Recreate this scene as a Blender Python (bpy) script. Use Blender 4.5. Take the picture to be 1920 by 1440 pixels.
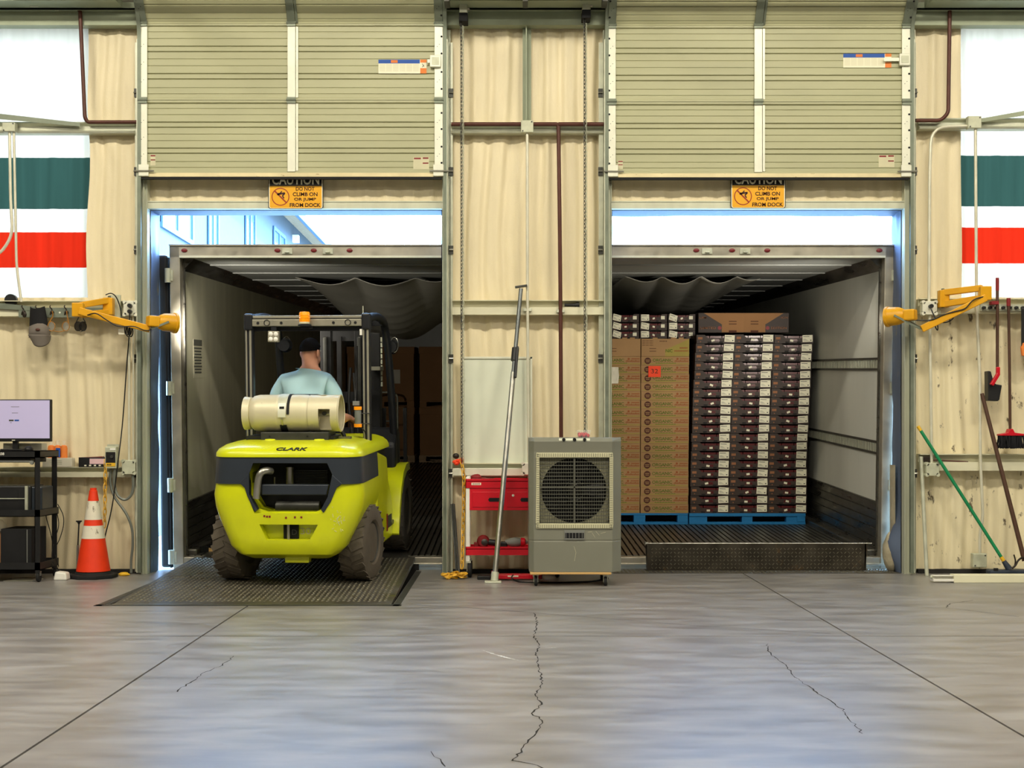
import bpy, bmesh, math, random
from mathutils import Vector, Matrix, noise

random.seed(7)
PI = math.pi
for o in list(bpy.data.objects):
    bpy.data.objects.remove(o)
scene = bpy.context.scene
COL = scene.collection

# ------------------------------------------------------------------ camera
D, F, H, CX, HY = 11.0, 2475.0, 1.142, 950.0, 818.0     # wall distance, focal px, eye height, vanishing point (1920x1440)
cam_data = bpy.data.cameras.new('camera')
cam = bpy.data.objects.new('camera', cam_data)
COL.objects.link(cam)
cam.location = (0, -D, H)
cam.rotation_euler = (PI / 2, 0, 0)
cam_data.sensor_width = 36.0
cam_data.lens = F / 1920.0 * 36.0
cam_data.shift_x = (960 - CX) / 1920.0
cam_data.shift_y = (HY - 720) / 1920.0
cam_data.clip_end = 500
scene.camera = cam

# ------------------------------------------------------------------ exposure
vs = scene.view_settings
vs.view_transform = 'Standard'
vs.look = 'None'
vs.gamma = 1.0
vs.use_curve_mapping = False
vs.exposure = 0.0

# ------------------------------------------------------------------ sky and sun
world = bpy.data.worlds.new('sky')
scene.world = world
world.use_nodes = True
wn = world.node_tree
wn.nodes.clear()
wo = wn.nodes.new('ShaderNodeOutputWorld')
wb = wn.nodes.new('ShaderNodeBackground')
wb.inputs['Color'].default_value = (0.29, 0.55, 1.0, 1)
wb.inputs['Strength'].default_value = 34.0
wn.links.new(wb.outputs[0], wo.inputs[0])

sun_data = bpy.data.lights.new('sun', 'SUN')
sun_data.energy = 5.0
sun_data.angle = 0.01
sun_data.color = (1, 0.95, 0.86)
sun = bpy.data.objects.new('sun', sun_data)
COL.objects.link(sun)
sun.rotation_euler = Vector((-0.75, 0.25, -0.8)).to_track_quat('-Z', 'Y').to_euler()
sun.location = (20, -10, 30)

# ------------------------------------------------------------------ helpers
def P(px, py, Y=0.0):
    s = (D + Y) / F
    return Vector(((px - CX) * s, Y, H - (py - HY) * s))
def PX(px, Y=0.0): return (px - CX) * (D + Y) / F
def PZ(py, Y=0.0): return H - (py - HY) * (D + Y) / F

def lin(c):
    c /= 255.0
    return c / 12.92 if c <= 0.04045 else ((c + 0.055) / 1.055) ** 2.4
def rgb(r, g, b): return (lin(r), lin(g), lin(b))

def mat(name, col, rough=0.55, metal=0.0, var=0.12, scale=6.0, stretch=(1, 1, 1), bump=0.0, bscale=60.0,
        bstretch=(1, 1, 1), spec=0.4, dirt=None, coat=0.0, rvar=0.0, emit=0.0):
    m = bpy.data.materials.new(name)
    m.use_nodes = True
    nt = m.node_tree
    N, L = nt.nodes, nt.links
    b = N['Principled BSDF']
    b.inputs['Roughness'].default_value = rough
    b.inputs['Metallic'].default_value = metal
    b.inputs['Specular IOR Level'].default_value = spec
    b.inputs['Coat Weight'].default_value = coat
    tc = N.new('ShaderNodeTexCoord')
    mp = N.new('ShaderNodeMapping')
    mp.inputs['Scale'].default_value = stretch
    L.new(tc.outputs['Object'], mp.inputs['Vector'])
    n1 = N.new('ShaderNodeTexNoise')
    n1.inputs['Scale'].default_value = scale
    n1.inputs['Detail'].default_value = 5
    L.new(mp.outputs[0], n1.inputs['Vector'])
    r1 = N.new('ShaderNodeMapRange')
    r1.inputs['From Min'].default_value = 0.3
    r1.inputs['From Max'].default_value = 0.7
    L.new(n1.outputs['Fac'], r1.inputs['Value'])
    mx = N.new('ShaderNodeMix')
    mx.data_type = 'RGBA'
    mx.inputs[6].default_value = tuple(max(0, c * (1 - var)) for c in col) + (1,)
    mx.inputs[7].default_value = tuple(min(1, c * (1 + var)) for c in col) + (1,)
    L.new(r1.outputs[0], mx.inputs[0])
    out = mx.outputs[2]
    if dirt:
        dcol, amount, dscale, dstretch = dirt
        mp2 = N.new('ShaderNodeMapping')
        mp2.inputs['Scale'].default_value = dstretch
        L.new(tc.outputs['Object'], mp2.inputs['Vector'])
        n2 = N.new('ShaderNodeTexNoise')
        n2.inputs['Scale'].default_value = dscale
        n2.inputs['Detail'].default_value = 8
        n2.inputs['Roughness'].default_value = 0.65
        L.new(mp2.outputs[0], n2.inputs['Vector'])
        r2 = N.new('ShaderNodeMapRange')
        r2.inputs['From Min'].default_value = 1 - amount
        r2.inputs['From Max'].default_value = 1 - amount + 0.06
        L.new(n2.outputs['Fac'], r2.inputs['Value'])
        m2 = N.new('ShaderNodeMix')
        m2.data_type = 'RGBA'
        L.new(r2.outputs[0], m2.inputs[0])
        L.new(out, m2.inputs[6])
        m2.inputs[7].default_value = tuple(dcol) + (1,)
        out = m2.outputs[2]
    L.new(out, b.inputs['Base Color'])
    if rvar:
        r3 = N.new('ShaderNodeMapRange')
        r3.inputs['From Min'].default_value = 0.3
        r3.inputs['From Max'].default_value = 0.7
        r3.inputs['To Min'].default_value = max(0.02, rough - rvar)
        r3.inputs['To Max'].default_value = min(1, rough + rvar)
        L.new(n1.outputs['Fac'], r3.inputs['Value'])
        L.new(r3.outputs[0], b.inputs['Roughness'])
    if bump:
        mp3 = N.new('ShaderNodeMapping')
        mp3.inputs['Scale'].default_value = bstretch
        L.new(tc.outputs['Object'], mp3.inputs['Vector'])
        n3 = N.new('ShaderNodeTexNoise')
        n3.inputs['Scale'].default_value = bscale
        n3.inputs['Detail'].default_value = 3
        L.new(mp3.outputs[0], n3.inputs['Vector'])
        bp = N.new('ShaderNodeBump')
        bp.inputs['Strength'].default_value = bump
        bp.inputs['Distance'].default_value = 0.01
        L.new(n3.outputs['Fac'], bp.inputs['Height'])
        L.new(bp.outputs[0], b.inputs['Normal'])
    if emit:
        L.new(out, b.inputs['Emission Color'])
        b.inputs['Emission Strength'].default_value = emit
    return m

def glassy(name, col, rough=0.1, alpha=0.4, trans=False):
    m = bpy.data.materials.new(name)
    m.use_nodes = True
    b = m.node_tree.nodes['Principled BSDF']
    b.inputs['Base Color'].default_value = tuple(col) + (1,)
    b.inputs['Roughness'].default_value = rough
    if trans:
        b.inputs['Transmission Weight'].default_value = 0.9
        b.inputs['IOR'].default_value = 1.2
    else:
        b.inputs['Alpha'].default_value = alpha
    return m

def translucent(name, col, streak=0.25):
    m = bpy.data.materials.new(name)
    m.use_nodes = True
    nt = m.node_tree
    N, L = nt.nodes, nt.links
    N.remove(N['Principled BSDF'])
    tc = N.new('ShaderNodeTexCoord')
    mp = N.new('ShaderNodeMapping')
    mp.inputs['Scale'].default_value = (9, 1, 0.5)
    L.new(tc.outputs['Object'], mp.inputs['Vector'])
    n = N.new('ShaderNodeTexNoise')
    n.inputs['Scale'].default_value = 2.0
    n.inputs['Detail'].default_value = 6
    L.new(mp.outputs[0], n.inputs['Vector'])
    mx = N.new('ShaderNodeMix')
    mx.data_type = 'RGBA'
    mx.inputs[6].default_value = tuple(c * (1 - streak) for c in col) + (1,)
    mx.inputs[7].default_value = tuple(min(1, c * (1 + streak * 0.5)) for c in col) + (1,)
    L.new(n.outputs['Fac'], mx.inputs[0])
    t = N.new('ShaderNodeBsdfTranslucent')
    d = N.new('ShaderNodeBsdfDiffuse')
    L.new(mx.outputs[2], t.inputs['Color'])
    L.new(mx.outputs[2], d.inputs['Color'])
    ms = N.new('ShaderNodeMixShader')
    ms.inputs[0].default_value = 0.3
    L.new(t.outputs[0], ms.inputs[1])
    L.new(d.outputs[0], ms.inputs[2])
    L.new(ms.outputs[0], N['Material Output'].inputs['Surface'])
    return m

class MB:
    def __init__(s):
        s.v, s.f = [], []
    def add(s, vs, fs):
        o = len(s.v)
        s.v += [Vector(v) for v in vs]
        s.f += [[i + o for i in f] for f in fs]
        return s
    def box(s, x0, x1, y0, y1, z0, z1):
        if x0 > x1: x0, x1 = x1, x0
        if y0 > y1: y0, y1 = y1, y0
        if z0 > z1: z0, z1 = z1, z0
        return s.add([(x0, y0, z0), (x1, y0, z0), (x1, y1, z0), (x0, y1, z0), (x0, y0, z1), (x1, y0, z1), (x1, y1, z1), (x0, y1, z1)],
              [(0, 3, 2, 1), (4, 5, 6, 7), (0, 1, 5, 4), (1, 2, 6, 5), (2, 3, 7, 6), (3, 0, 4, 7)])
    def obox(s, c, size, R=None):
        hx, hy, hz = size[0] / 2, size[1] / 2, size[2] / 2
        R = R or Matrix.Identity(3)
        c = Vector(c)
        vs = [c + R @ Vector(p) for p in ((-hx, -hy, -hz), (hx, -hy, -hz), (hx, hy, -hz), (-hx, hy, -hz), (-hx, -hy, hz), (hx, -hy, hz), (hx, hy, hz), (-hx, hy, hz))]
        return s.add(vs, [(0, 3, 2, 1), (4, 5, 6, 7), (0, 1, 5, 4), (1, 2, 6, 5), (2, 3, 7, 6), (3, 0, 4, 7)])
    def bar(s, p0, p1, w, h, up=(0, 0, 1)):
        p0, p1 = Vector(p0), Vector(p1)
        d = (p1 - p0)
        y = d.normalized()
        x = y.cross(Vector(up))
        if x.length < 1e-4: x = y.cross(Vector((1, 0, 0)))
        x.normalize()
        z = x.cross(y)
        R = Matrix((x, y, z)).transposed()
        return s.obox((p0 + p1) / 2, (w, d.length, h), R)
    def tube(s, pts, r, n=10, caps=True, closed=False):
        pts = [Vector(p) for p in pts]
        m = len(pts)
        rs = r if isinstance(r, (list, tuple)) else [r] * m
        rings = []
        prev = None
        for i, p in enumerate(pts):
            if closed:
                t = pts[(i + 1) % m] - pts[i - 1]
            else:
                t = pts[min(i + 1, m - 1)] - pts[max(i - 1, 0)]
            t.normalize()
            if prev is None:
                a = Vector((0, 0, 1)) if abs(t.z) < 0.9 else Vector((1, 0, 0))
                nrm = a.cross(t).normalized()
            else:
                nrm = prev - t * prev.dot(t)
                if nrm.length < 1e-6:
                    nrm = Vector((1, 0, 0)).cross(t)
                nrm.normalize()
            prev = nrm
            bn = t.cross(nrm)
            rings.append([p + (nrm * math.cos(2 * PI * k / n) + bn * math.sin(2 * PI * k / n)) * rs[i] for k in range(n)])
        vs = [v for rg in rings for v in rg]
        fs = []
        for i in range(m if closed else m - 1):
            j = (i + 1) % m
            for k in range(n):
                k2 = (k + 1) % n
                fs.append((i * n + k, i * n + k2, j * n + k2, j * n + k))
        if caps and not closed:
            fs.append(tuple(range(n - 1, -1, -1)))
            fs.append(tuple((m - 1) * n + k for k in range(n)))
        return s.add(vs, fs)
    def cyl(s, p0, p1, r, r1=None, n=14):
        return s.tube([p0, p1], [r, r if r1 is None else r1], n)
    def lathe(s, prof, c=(0, 0, 0), axis='Z', n=24):
        c = Vector(c)
        vs, fs = [], []
        for r, h in prof:
            for k in range(n):
                a = 2 * PI * k / n
                ca, sa = math.cos(a) * r, math.sin(a) * r
                v = {'Z': (ca, sa, h), 'X': (h, ca, sa), 'Y': (sa, h, ca)}[axis]
                vs.append(c + Vector(v))
        for i in range(len(prof) - 1):
            for k in range(n):
                k2 = (k + 1) % n
                fs.append((i * n + k, i * n + k2, (i + 1) * n + k2, (i + 1) * n + k))
        if prof[0][0] > 1e-5: fs.append(tuple(range(n - 1, -1, -1)))
        if prof[-1][0] > 1e-5: fs.append(tuple((len(prof) - 1) * n + k for k in range(n)))
        return s.add(vs, fs)
    def prism(s, poly, d0, d1, plane='XZ'):
        def mp(a, b, d):
            return {'XZ': (a, d, b), 'YZ': (d, a, b), 'XY': (a, b, d)}[plane]
        n = len(poly)
        vs = [mp(a, b, d0) for a, b in poly] + [mp(a, b, d1) for a, b in poly]
        fs = [tuple(range(n)), tuple(range(2 * n - 1, n - 1, -1))]
        for i in range(n):
            j = (i + 1) % n
            fs.append((i, i + n, j + n, j))
        return s.add(vs, fs)
    def grid(s, fn, nu, nv):
        vs = [fn(i / nu, j / nv) for j in range(nv + 1) for i in range(nu + 1)]
        fs = [(j * (nu + 1) + i, j * (nu + 1) + i + 1, (j + 1) * (nu + 1) + i + 1, (j + 1) * (nu + 1) + i) for j in range(nv) for i in range(nu)]
        return s.add(vs, fs)
    def ribbon(s, pts, w, up=(0, 0, 1)):
        pts = [Vector(p) for p in pts]
        vs = []
        for i, p in enumerate(pts):
            t = (pts[min(i + 1, len(pts) - 1)] - pts[max(i - 1, 0)]).normalized()
            n = t.cross(Vector(up)).normalized()
            ww = w[i] if isinstance(w, list) else w
            vs += [p - n * ww / 2, p + n * ww / 2]
        return s.add(vs, [(2 * i, 2 * i + 1, 2 * i + 3, 2 * i + 2) for i in range(len(pts) - 1)])
    def ellipsoid(s, c, r, nu=14, nv=8, R=None):
        c = Vector(c)
        vs, fs = [], []
        for j in range(nv + 1):
            th = PI * j / nv
            for i in range(nu):
                a = 2 * PI * i / nu
                p = Vector((r[0] * math.sin(th) * math.cos(a), r[1] * math.sin(th) * math.sin(a), r[2] * math.cos(th)))
                vs.append(c + (R @ p if R else p))
        for j in range(nv):
            for i in range(nu):
                i2 = (i + 1) % nu
                fs.append((j * nu + i, (j + 1) * nu + i, (j + 1) * nu + i2, j * nu + i2))
        return s.add(vs, fs)
    def link(s, c, L, W, r, R, n=8, k=4):
        pts = []
        for i in range(n):
            a = 2 * PI * i / n
            x, z = math.cos(a), math.sin(a)
            p = Vector((x * W, 0, z * W + (L - W if z > 0.01 else (-(L - W) if z < -0.01 else 0))))
            pts.append(Vector(c) + R @ p)
        return s.tube(pts, r, k, closed=True)
    def mesh(s, name, smooth=0.0):
        me = bpy.data.meshes.new(name)
        me.from_pydata([tuple(v) for v in s.v], [], [tuple(f) for f in s.f])
        bm = bmesh.new()
        bm.from_mesh(me)
        bmesh.ops.remove_doubles(bm, verts=bm.verts, dist=1e-6)
        bmesh.ops.recalc_face_normals(bm, faces=bm.faces)
        bm.to_mesh(me)
        bm.free()
        if smooth:
            me.polygons.foreach_set('use_smooth', [True] * len(me.polygons))
            me.set_sharp_from_angle(angle=math.radians(smooth))
        me.update()
        return me
    def build(s, name, m, parent=None, smooth=0.0, bevel=0.0, kind=None, M=None, seg=2):
        o = bpy.data.objects.new(name, s.mesh(name, smooth))
        COL.objects.link(o)
        o.data.materials.append(m)
        if parent is not None: o.parent = parent
        if M is not None: o.matrix_local = M
        if bevel:
            bv = o.modifiers.new('bevel', 'BEVEL')
            bv.width = bevel
            bv.segments = seg
            bv.limit_method = 'ANGLE'
            bv.angle_limit = math.radians(40)
        if kind: o['kind'] = kind
        return o

def tag(o, label=None, cat=None, group=None, kind=None):
    if label: o['label'] = label
    if cat: o['category'] = cat
    if group: o['group'] = group
    if kind: o['kind'] = kind
    return o
def thing(name, label, cat, group=None, loc=None, M=None, kind=None):
    o = bpy.data.objects.new(name, None)
    o.empty_display_size = 0.1
    COL.objects.link(o)
    if loc is not None: o.location = loc
    if M is not None: o.matrix_world = M
    return tag(o, label, cat, group, kind)
def place(me, name, m, parent=None, M=None, kind=None):
    o = bpy.data.objects.new(name, me)
    COL.objects.link(o)
    if m and not me.materials: me.materials.append(m)
    if parent is not None: o.parent = parent
    if M is not None: o.matrix_local = M
    if kind: o['kind'] = kind
    return o
def copy_tree(o, parent=None, label=None, M=None):
    c = o.copy()
    COL.objects.link(c)
    c.parent = parent
    if label: c['label'] = label
    if M is not None: c.matrix_local = M
    for ch in o.children:
        copy_tree(ch, c)
    return c

_font_cache = {}
def text_mesh(body, w=None, h=None, fat=0.0, depth=0.0006, spacing=1.0, shear=0.0):
    key = (body, w, h, fat, depth, spacing, shear)
    if key in _font_cache: return _font_cache[key]
    cu = bpy.data.curves.new('lettering', 'FONT')
    cu.body = body
    cu.size = 1.0
    cu.offset = fat
    cu.extrude = 0.0
    cu.align_x = 'CENTER'
    cu.space_character = spacing
    cu.shear = shear
    cu.resolution_u = 3
    ob = bpy.data.objects.new('lettering_tmp', cu)
    COL.objects.link(ob)
    bpy.context.view_layer.update()
    dg = bpy.context.evaluated_depsgraph_get()
    me = bpy.data.meshes.new_from_object(ob.evaluated_get(dg))
    bpy.data.objects.remove(ob)
    bpy.data.curves.remove(cu)
    xs = [v.co.x for v in me.vertices]
    ys = [v.co.y for v in me.vertices]
    x0, x1, y0, y1 = min(xs), max(xs), min(ys), max(ys)
    sx = w / (x1 - x0) if w else None
    sy = h / (y1 - y0) if h else None
    sx = sx or sy
    sy = sy or sx
    for v in me.vertices:      # lies in the XZ plane, facing -Y
        v.co = Vector(((v.co.x - (x0 + x1) / 2) * sx, 0, (v.co.y - (y0 + y1) / 2) * sy))
    bm = bmesh.new()
    bm.from_mesh(me)
    r = bmesh.ops.extrude_face_region(bm, geom=bm.faces[:])
    for e in r['geom']:
        if isinstance(e, bmesh.types.BMVert): e.co.y += max(depth, 0.0006)
    bmesh.ops.recalc_face_normals(bm, faces=bm.faces)
    bm.to_mesh(me)
    bm.free()
    me.name = 'lettering'
    me.materials.clear()
    _font_cache[key] = me
    return me
def text(body, loc, m, parent, w=None, h=None, fat=0.0, rot=None, spacing=1.0, shear=0.0, name='lettering', depth=0.0006):
    me = text_mesh(body, w, h, fat, depth, spacing, shear)
    M = Matrix.Translation(loc)
    if rot is not None: M = M @ rot
    if me.materials and me.materials[0] != m: me = me.copy(); me.materials.clear()
    return place(me, name, m, parent, M)

def sweep(mb, prof, path):
    """profile (a across X, b along the in-plane normal) swept along a path in the YZ plane; path items are (x, y, z)"""
    n = len(prof)
    pts = [Vector(p) for p in path]
    vs, fs = [], []
    for i, p in enumerate(pts):
        t = (pts[min(i + 1, len(pts) - 1)] - pts[max(i - 1, 0)]).normalized()
        nr = Vector((1, 0, 0)).cross(t).normalized()
        vs += [p + Vector((a, 0, 0)) + nr * b for a, b in prof]
    for i in range(len(pts) - 1):
        for k in range(n):
            k2 = (k + 1) % n
            fs.append((i * n + k, i * n + k2, (i + 1) * n + k2, (i + 1) * n + k))
    fs.append(tuple(range(n)))
    fs.append(tuple((len(pts) - 1) * n + k for k in range(n - 1, -1, -1)))
    return mb.add(vs, fs)

def arc(c, r, a0, a1, n, fn):
    return [fn(c, r, a0 + (a1 - a0) * i / n) for i in range(n + 1)]
def smooth_path(pts, sub=6):
    pts = [Vector(p) for p in pts]
    out = []
    for i in range(len(pts) - 1):
        p0, p1, p2, p3 = pts[max(i - 1, 0)], pts[i], pts[i + 1], pts[min(i + 2, len(pts) - 1)]
        for k in range(sub):
            t = k / sub
            out.append(0.5 * ((2 * p1) + (p2 - p0) * t + (2 * p0 - 5 * p1 + 4 * p2 - p3) * t * t + (3 * p1 - p0 - 3 * p2 + p3) * t ** 3))
    out.append(pts[-1])
    return out
def bend(pts, r=0.06, n=5):
    """polyline with rounded corners"""
    pts = [Vector(p) for p in pts]
    out = [pts[0]]
    for i in range(1, len(pts) - 1):
        a, b, c = pts[i - 1], pts[i], pts[i + 1]
        d0, d1 = (a - b), (c - b)
        rr = min(r, d0.length * 0.45, d1.length * 0.45)
        p0, p1 = b + d0.normalized() * rr, b + d1.normalized() * rr
        for k in range(n + 1):
            t = k / n
            out.append((1 - t) ** 2 * p0 + 2 * t * (1 - t) * b + t * t * p1)
    out.append(pts[-1])
    return out
def RZ(a): return Matrix.Rotation(a, 4, 'Z')
def RX(a): return Matrix.Rotation(a, 4, 'X')
def RY(a): return Matrix.Rotation(a, 4, 'Y')
def TR(x, y, z): return Matrix.Translation((x, y, z))

# ------------------------------------------------------------------ materials
M = {}
M['liner'] = mat('liner_vinyl', rgb(228, 214, 178), 0.42, var=0.05, scale=3, stretch=(3, 1, .6), bump=0.25, bscale=220, bstretch=(1, 1, .35), spec=0.5)
M['liner_worn'] = mat('liner_vinyl_worn', rgb(230, 218, 182), 0.45, var=0.06, scale=3, stretch=(3, 1, .6), bump=0.25, bscale=220, bstretch=(1, 1, .35),
                      dirt=(rgb(92, 80, 62), 0.395, 7.5, (1.6, 1, .8)), spec=0.5)
M['door_panel'] = mat('door_steel', rgb(174, 173, 138), 0.45, var=0.05, scale=4, stretch=(.4, 1, 2), spec=0.4, dirt=(rgb(120, 115, 85), 0.27, 9, (1, 1, 1)))
M['galv'] = mat('galvanized', rgb(196, 198, 178), 0.42, 0.3, 0.12, 14, rvar=.1)
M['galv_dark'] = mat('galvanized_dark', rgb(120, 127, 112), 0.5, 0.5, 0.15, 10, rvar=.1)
M['stile'] = mat('stile_zinc', rgb(222, 222, 204), 0.4, 0.15, 0.06, 10)
M['rail'] = mat('bottom_rail', rgb(214, 200, 158), 0.42, 0.2, 0.12, 6, dirt=(rgb(150, 130, 95), 0.36, 14, (1, 1, 3)))
M['rubber'] = mat('black_rubber', rgb(22, 22, 22), 0.8, var=0.3, scale=12)
M['black'] = mat('black_paint', rgb(26, 26, 27), 0.45, var=0.25, scale=10)
M['black_matte'] = mat('black_matte', rgb(18, 18, 20), 0.85, var=0.2, scale=10)
M['beam'] = mat('beam_primer', rgb(150, 158, 134), 0.5, 0.1, 0.08, 5, dirt=(rgb(95, 95, 80), 0.32, 7, (1, 1, 2)))
M['girt'] = mat('girt_paint', rgb(218, 214, 186), 0.4, 0.08, 0.1, 5, stretch=(.5, 1, 3), dirt=(rgb(140, 132, 105), 0.33, 9, (.6, 1, 3)))
M['jamb'] = mat('jamb_paint', rgb(198, 200, 178), 0.42, 0.1, 0.08, 5, stretch=(2, 1, .4), dirt=(rgb(105, 100, 85), 0.31, 14, (1, 1, .5)))
M['pipe_brown'] = mat('pipe_brown', rgb(84, 48, 38), 0.45, 0.2, 0.15, 12)
M['conduit'] = mat('conduit_steel', rgb(216, 213, 192), 0.35, 0.2, 0.08, 10)
M['boxsteel'] = mat('junction_box_steel', rgb(190, 192, 168), 0.45, 0.15, 0.12, 18)
M['reveal'] = mat('reveal_vinyl', rgb(196, 204, 214), 0.5, var=0.08, scale=5, bump=.15, bscale=30)
M['yellow_arm'] = mat('yellow_enamel', rgb(216, 156, 14), 0.38, var=0.08, scale=9, dirt=(rgb(120, 84, 20), 0.28, 20, (1, 1, 1)))
M['white'] = mat('white_paint', rgb(232, 230, 220), 0.5, var=0.05)
M['cream'] = mat('cream_plastic', rgb(206, 200, 166), 0.5, var=0.06)
M['forkyellow'] = mat('forklift_paint', rgb(206, 212, 16), 0.32, var=0.06, scale=5, coat=.3, dirt=(rgb(130, 124, 30), 0.29, 10, (1, 1, 1)))
M['navy'] = mat('navy_plastic', rgb(44, 50, 58), 0.35, var=0.1, scale=6)
M['guard'] = mat('guard_black', rgb(34, 35, 38), 0.4, 0.2, 0.15, 8)
M['guardgrey'] = mat('guard_grey', rgb(150, 146, 130), 0.45, 0.4, 0.12, 8)
M['tire'] = mat('tire_rubber', rgb(92, 84, 72), 0.85, var=0.15, scale=8, bump=.3, bscale=40)
M['steel'] = mat('bare_steel', rgb(170, 168, 158), 0.3, 0.9, 0.1, 10)
M['dark_steel'] = mat('dark_steel', rgb(74, 74, 70), 0.45, 0.6, 0.2, 10)
M['tank'] = mat('tank_paint', rgb(206, 198, 168), 0.42, 0.15, 0.06, 5, dirt=(rgb(110, 98, 74), 0.34, 11, (1, 1, 1.6)))
M['orange_lens'] = mat('amber_lens', rgb(240, 146, 20), 0.15, var=0.1, scale=20, emit=0.25)
M['red'] = mat('red_enamel', rgb(196, 18, 36), 0.35, var=0.07, scale=6)
M['red_dark'] = mat('dark_red', rgb(128, 26, 30), 0.55, var=0.2, scale=14)
M['red_lamp'] = mat('red_lens', rgb(112, 30, 34), 0.3, var=0.1)
M['cone'] = mat('cone_orange', rgb(232, 58, 20), 0.5, var=0.08, scale=8, dirt=(rgb(96, 36, 20), 0.31, 16, (1, 1, 2.5)))
M['cone_white'] = mat('cone_sleeve', rgb(224, 216, 196), 0.45, var=0.05, dirt=(rgb(120, 108, 84), 0.42, 18, (1, 1, .5)))
M['wood'] = mat('pine_wood', rgb(206, 166, 104), 0.6, var=0.12, scale=4, stretch=(1, 6, 12))
M['cooler'] = mat('cooler_plastic', rgb(122, 122, 108), 0.5, var=0.05, scale=3, bump=.08, bscale=300)
M['cooler_trim'] = mat('cooler_frame', rgb(196, 192, 158), 0.5, var=0.05)
M['kraft'] = mat('kraft_board', rgb(164, 128, 86), 0.8, var=0.06, scale=5)
M['kraft_dark'] = mat('kraft_bin', rgb(158, 116, 76), 0.85, var=0.08, scale=3)
M['print_green'] = mat('print_green', rgb(96, 116, 44), 0.8, var=0.05)
M['print_olive'] = mat('print_olive', rgb(158, 142, 70), 0.8, var=0.05)
M['print_brown'] = mat('print_brown', rgb(84, 48, 34), 0.8, var=0.08)
M['print_rust'] = mat('print_rust', rgb(150, 86, 48), 0.8, var=0.08)
M['tray'] = mat('tray_board', rgb(58, 46, 40), 0.6, var=0.1, scale=9)
M['tray_logo'] = mat('tray_logo', rgb(150, 100, 66), 0.7, var=0.05)
M['fruit'] = mat('dark_fruit', rgb(86, 26, 28), 0.3, var=0.4, scale=60)
M['label'] = mat('white_label', rgb(236, 232, 206), 0.6, var=0.03)
M['label_ink'] = mat('label_ink', rgb(70, 70, 62), 0.7, var=0.1)
M['neon'] = mat('neon_paper', rgb(250, 76, 40), 0.7, var=0.04)
M['pallet_blue'] = mat('pallet_blue', rgb(26, 118, 178), 0.6, var=0.1, scale=6, stretch=(1, 1, 4), dirt=(rgb(70, 140, 150), 0.35, 12, (1, 1, 3)))
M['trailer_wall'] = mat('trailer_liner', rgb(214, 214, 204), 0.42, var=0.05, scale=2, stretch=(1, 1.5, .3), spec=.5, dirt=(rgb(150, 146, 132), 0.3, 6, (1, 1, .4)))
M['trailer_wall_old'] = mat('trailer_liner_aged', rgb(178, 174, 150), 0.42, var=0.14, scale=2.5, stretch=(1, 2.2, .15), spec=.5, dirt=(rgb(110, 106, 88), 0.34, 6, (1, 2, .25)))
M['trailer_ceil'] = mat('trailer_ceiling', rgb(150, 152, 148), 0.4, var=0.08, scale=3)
M['alum'] = mat('aluminium', rgb(186, 180, 164), 0.38, 0.7, 0.1, 9, rvar=.1)
M['alum_dark'] = mat('aluminium_dirty', rgb(92, 90, 84), 0.36, 0.75, 0.25, 5, stretch=(1, .5, 3), rvar=.15)
M['floor_rib'] = mat('duct_floor_metal', rgb(112, 110, 104), 0.38, 0.8, 0.2, 4, stretch=(3, .4, 1), rvar=.12)
M['plate'] = mat('tread_plate', rgb(62, 57, 48), 0.42, 0.6, 0.35, 6, rvar=.15, dirt=(rgb(96, 74, 48), 0.42, 5, (1, 1, 1)))
M['plate_floor'] = mat('leveler_plate', rgb(92, 88, 80), 0.38, 0.6, 0.25, 3, rvar=.15)
M['lug'] = mat('tread_lug', rgb(124, 118, 100), 0.4, 0.7, 0.2, 8)
M['chute'] = mat('chute_fabric', rgb(148, 146, 136), 0.4, var=0.08, scale=3, spec=.5)
M['skin'] = mat('skin', rgb(206, 148, 120), 0.55, var=0.05, scale=20)
M['hair'] = mat('hair_black', rgb(16, 14, 14), 0.9, var=0.3, scale=60, bump=.6, bscale=150, spec=.08)
M['shirt'] = mat('shirt_cotton', rgb(186, 224, 232), 0.85, var=0.04, scale=6, bump=.1, bscale=200)
M['jeans'] = mat('trousers', rgb(40, 44, 58), 0.85, var=0.1)
M['board'] = mat('board_laminate', rgb(214, 218, 200), 0.28, var=0.05, scale=3, dirt=(rgb(170, 172, 150), 0.34, 6, (1, 1, .5)))
M['green'] = mat('green_handle', rgb(14, 128, 78), 0.4, var=0.06)
M['yellow'] = mat('yellow_plastic', rgb(226, 178, 40), 0.5, var=0.06)
M['chain_yellow'] = mat('chain_yellow', rgb(224, 172, 52), 0.45, var=0.06)
M['brownwood'] = mat('dark_handle', rgb(78, 52, 38), 0.5, var=0.15, scale=8)
M['bristle'] = mat('bristle_black', rgb(20, 20, 24), 0.9, var=0.3, scale=80)
M['bristle_green'] = mat('bristle_green', rgb(20, 64, 58), 0.9, var=0.3, scale=80)
M['blue_block'] = mat('broom_block', rgb(42, 52, 66), 0.6, var=0.15)
M['cap_grey'] = mat('cap_grey', rgb(116, 108, 100), 0.85, var=0.06)
M['amber'] = mat('amber_plastic', rgb(176, 118, 40), 0.3, var=0.1)
M['clear'] = glassy('clear_plastic', (.9, .95, .95), 0.08, 0.14)
M['lens_dark'] = glassy('dark_lens', (.02, .02, .02), 0.1, 0.92)
M['hook'] = mat('hook_steel', rgb(52, 44, 38), 0.4, 0.5, 0.2)
M['grey_plastic'] = mat('grey_plastic', rgb(120, 122, 116), 0.5, var=0.06)
M['cable'] = mat('cable_black', rgb(18, 18, 18), 0.55, var=0.1)
M['flex'] = mat('flex_conduit', rgb(116, 120, 112), 0.45, 0.2, 0.1)
M['sign_yellow'] = mat('sign_yellow', rgb(230, 166, 10), 0.45, var=0.02)
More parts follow.
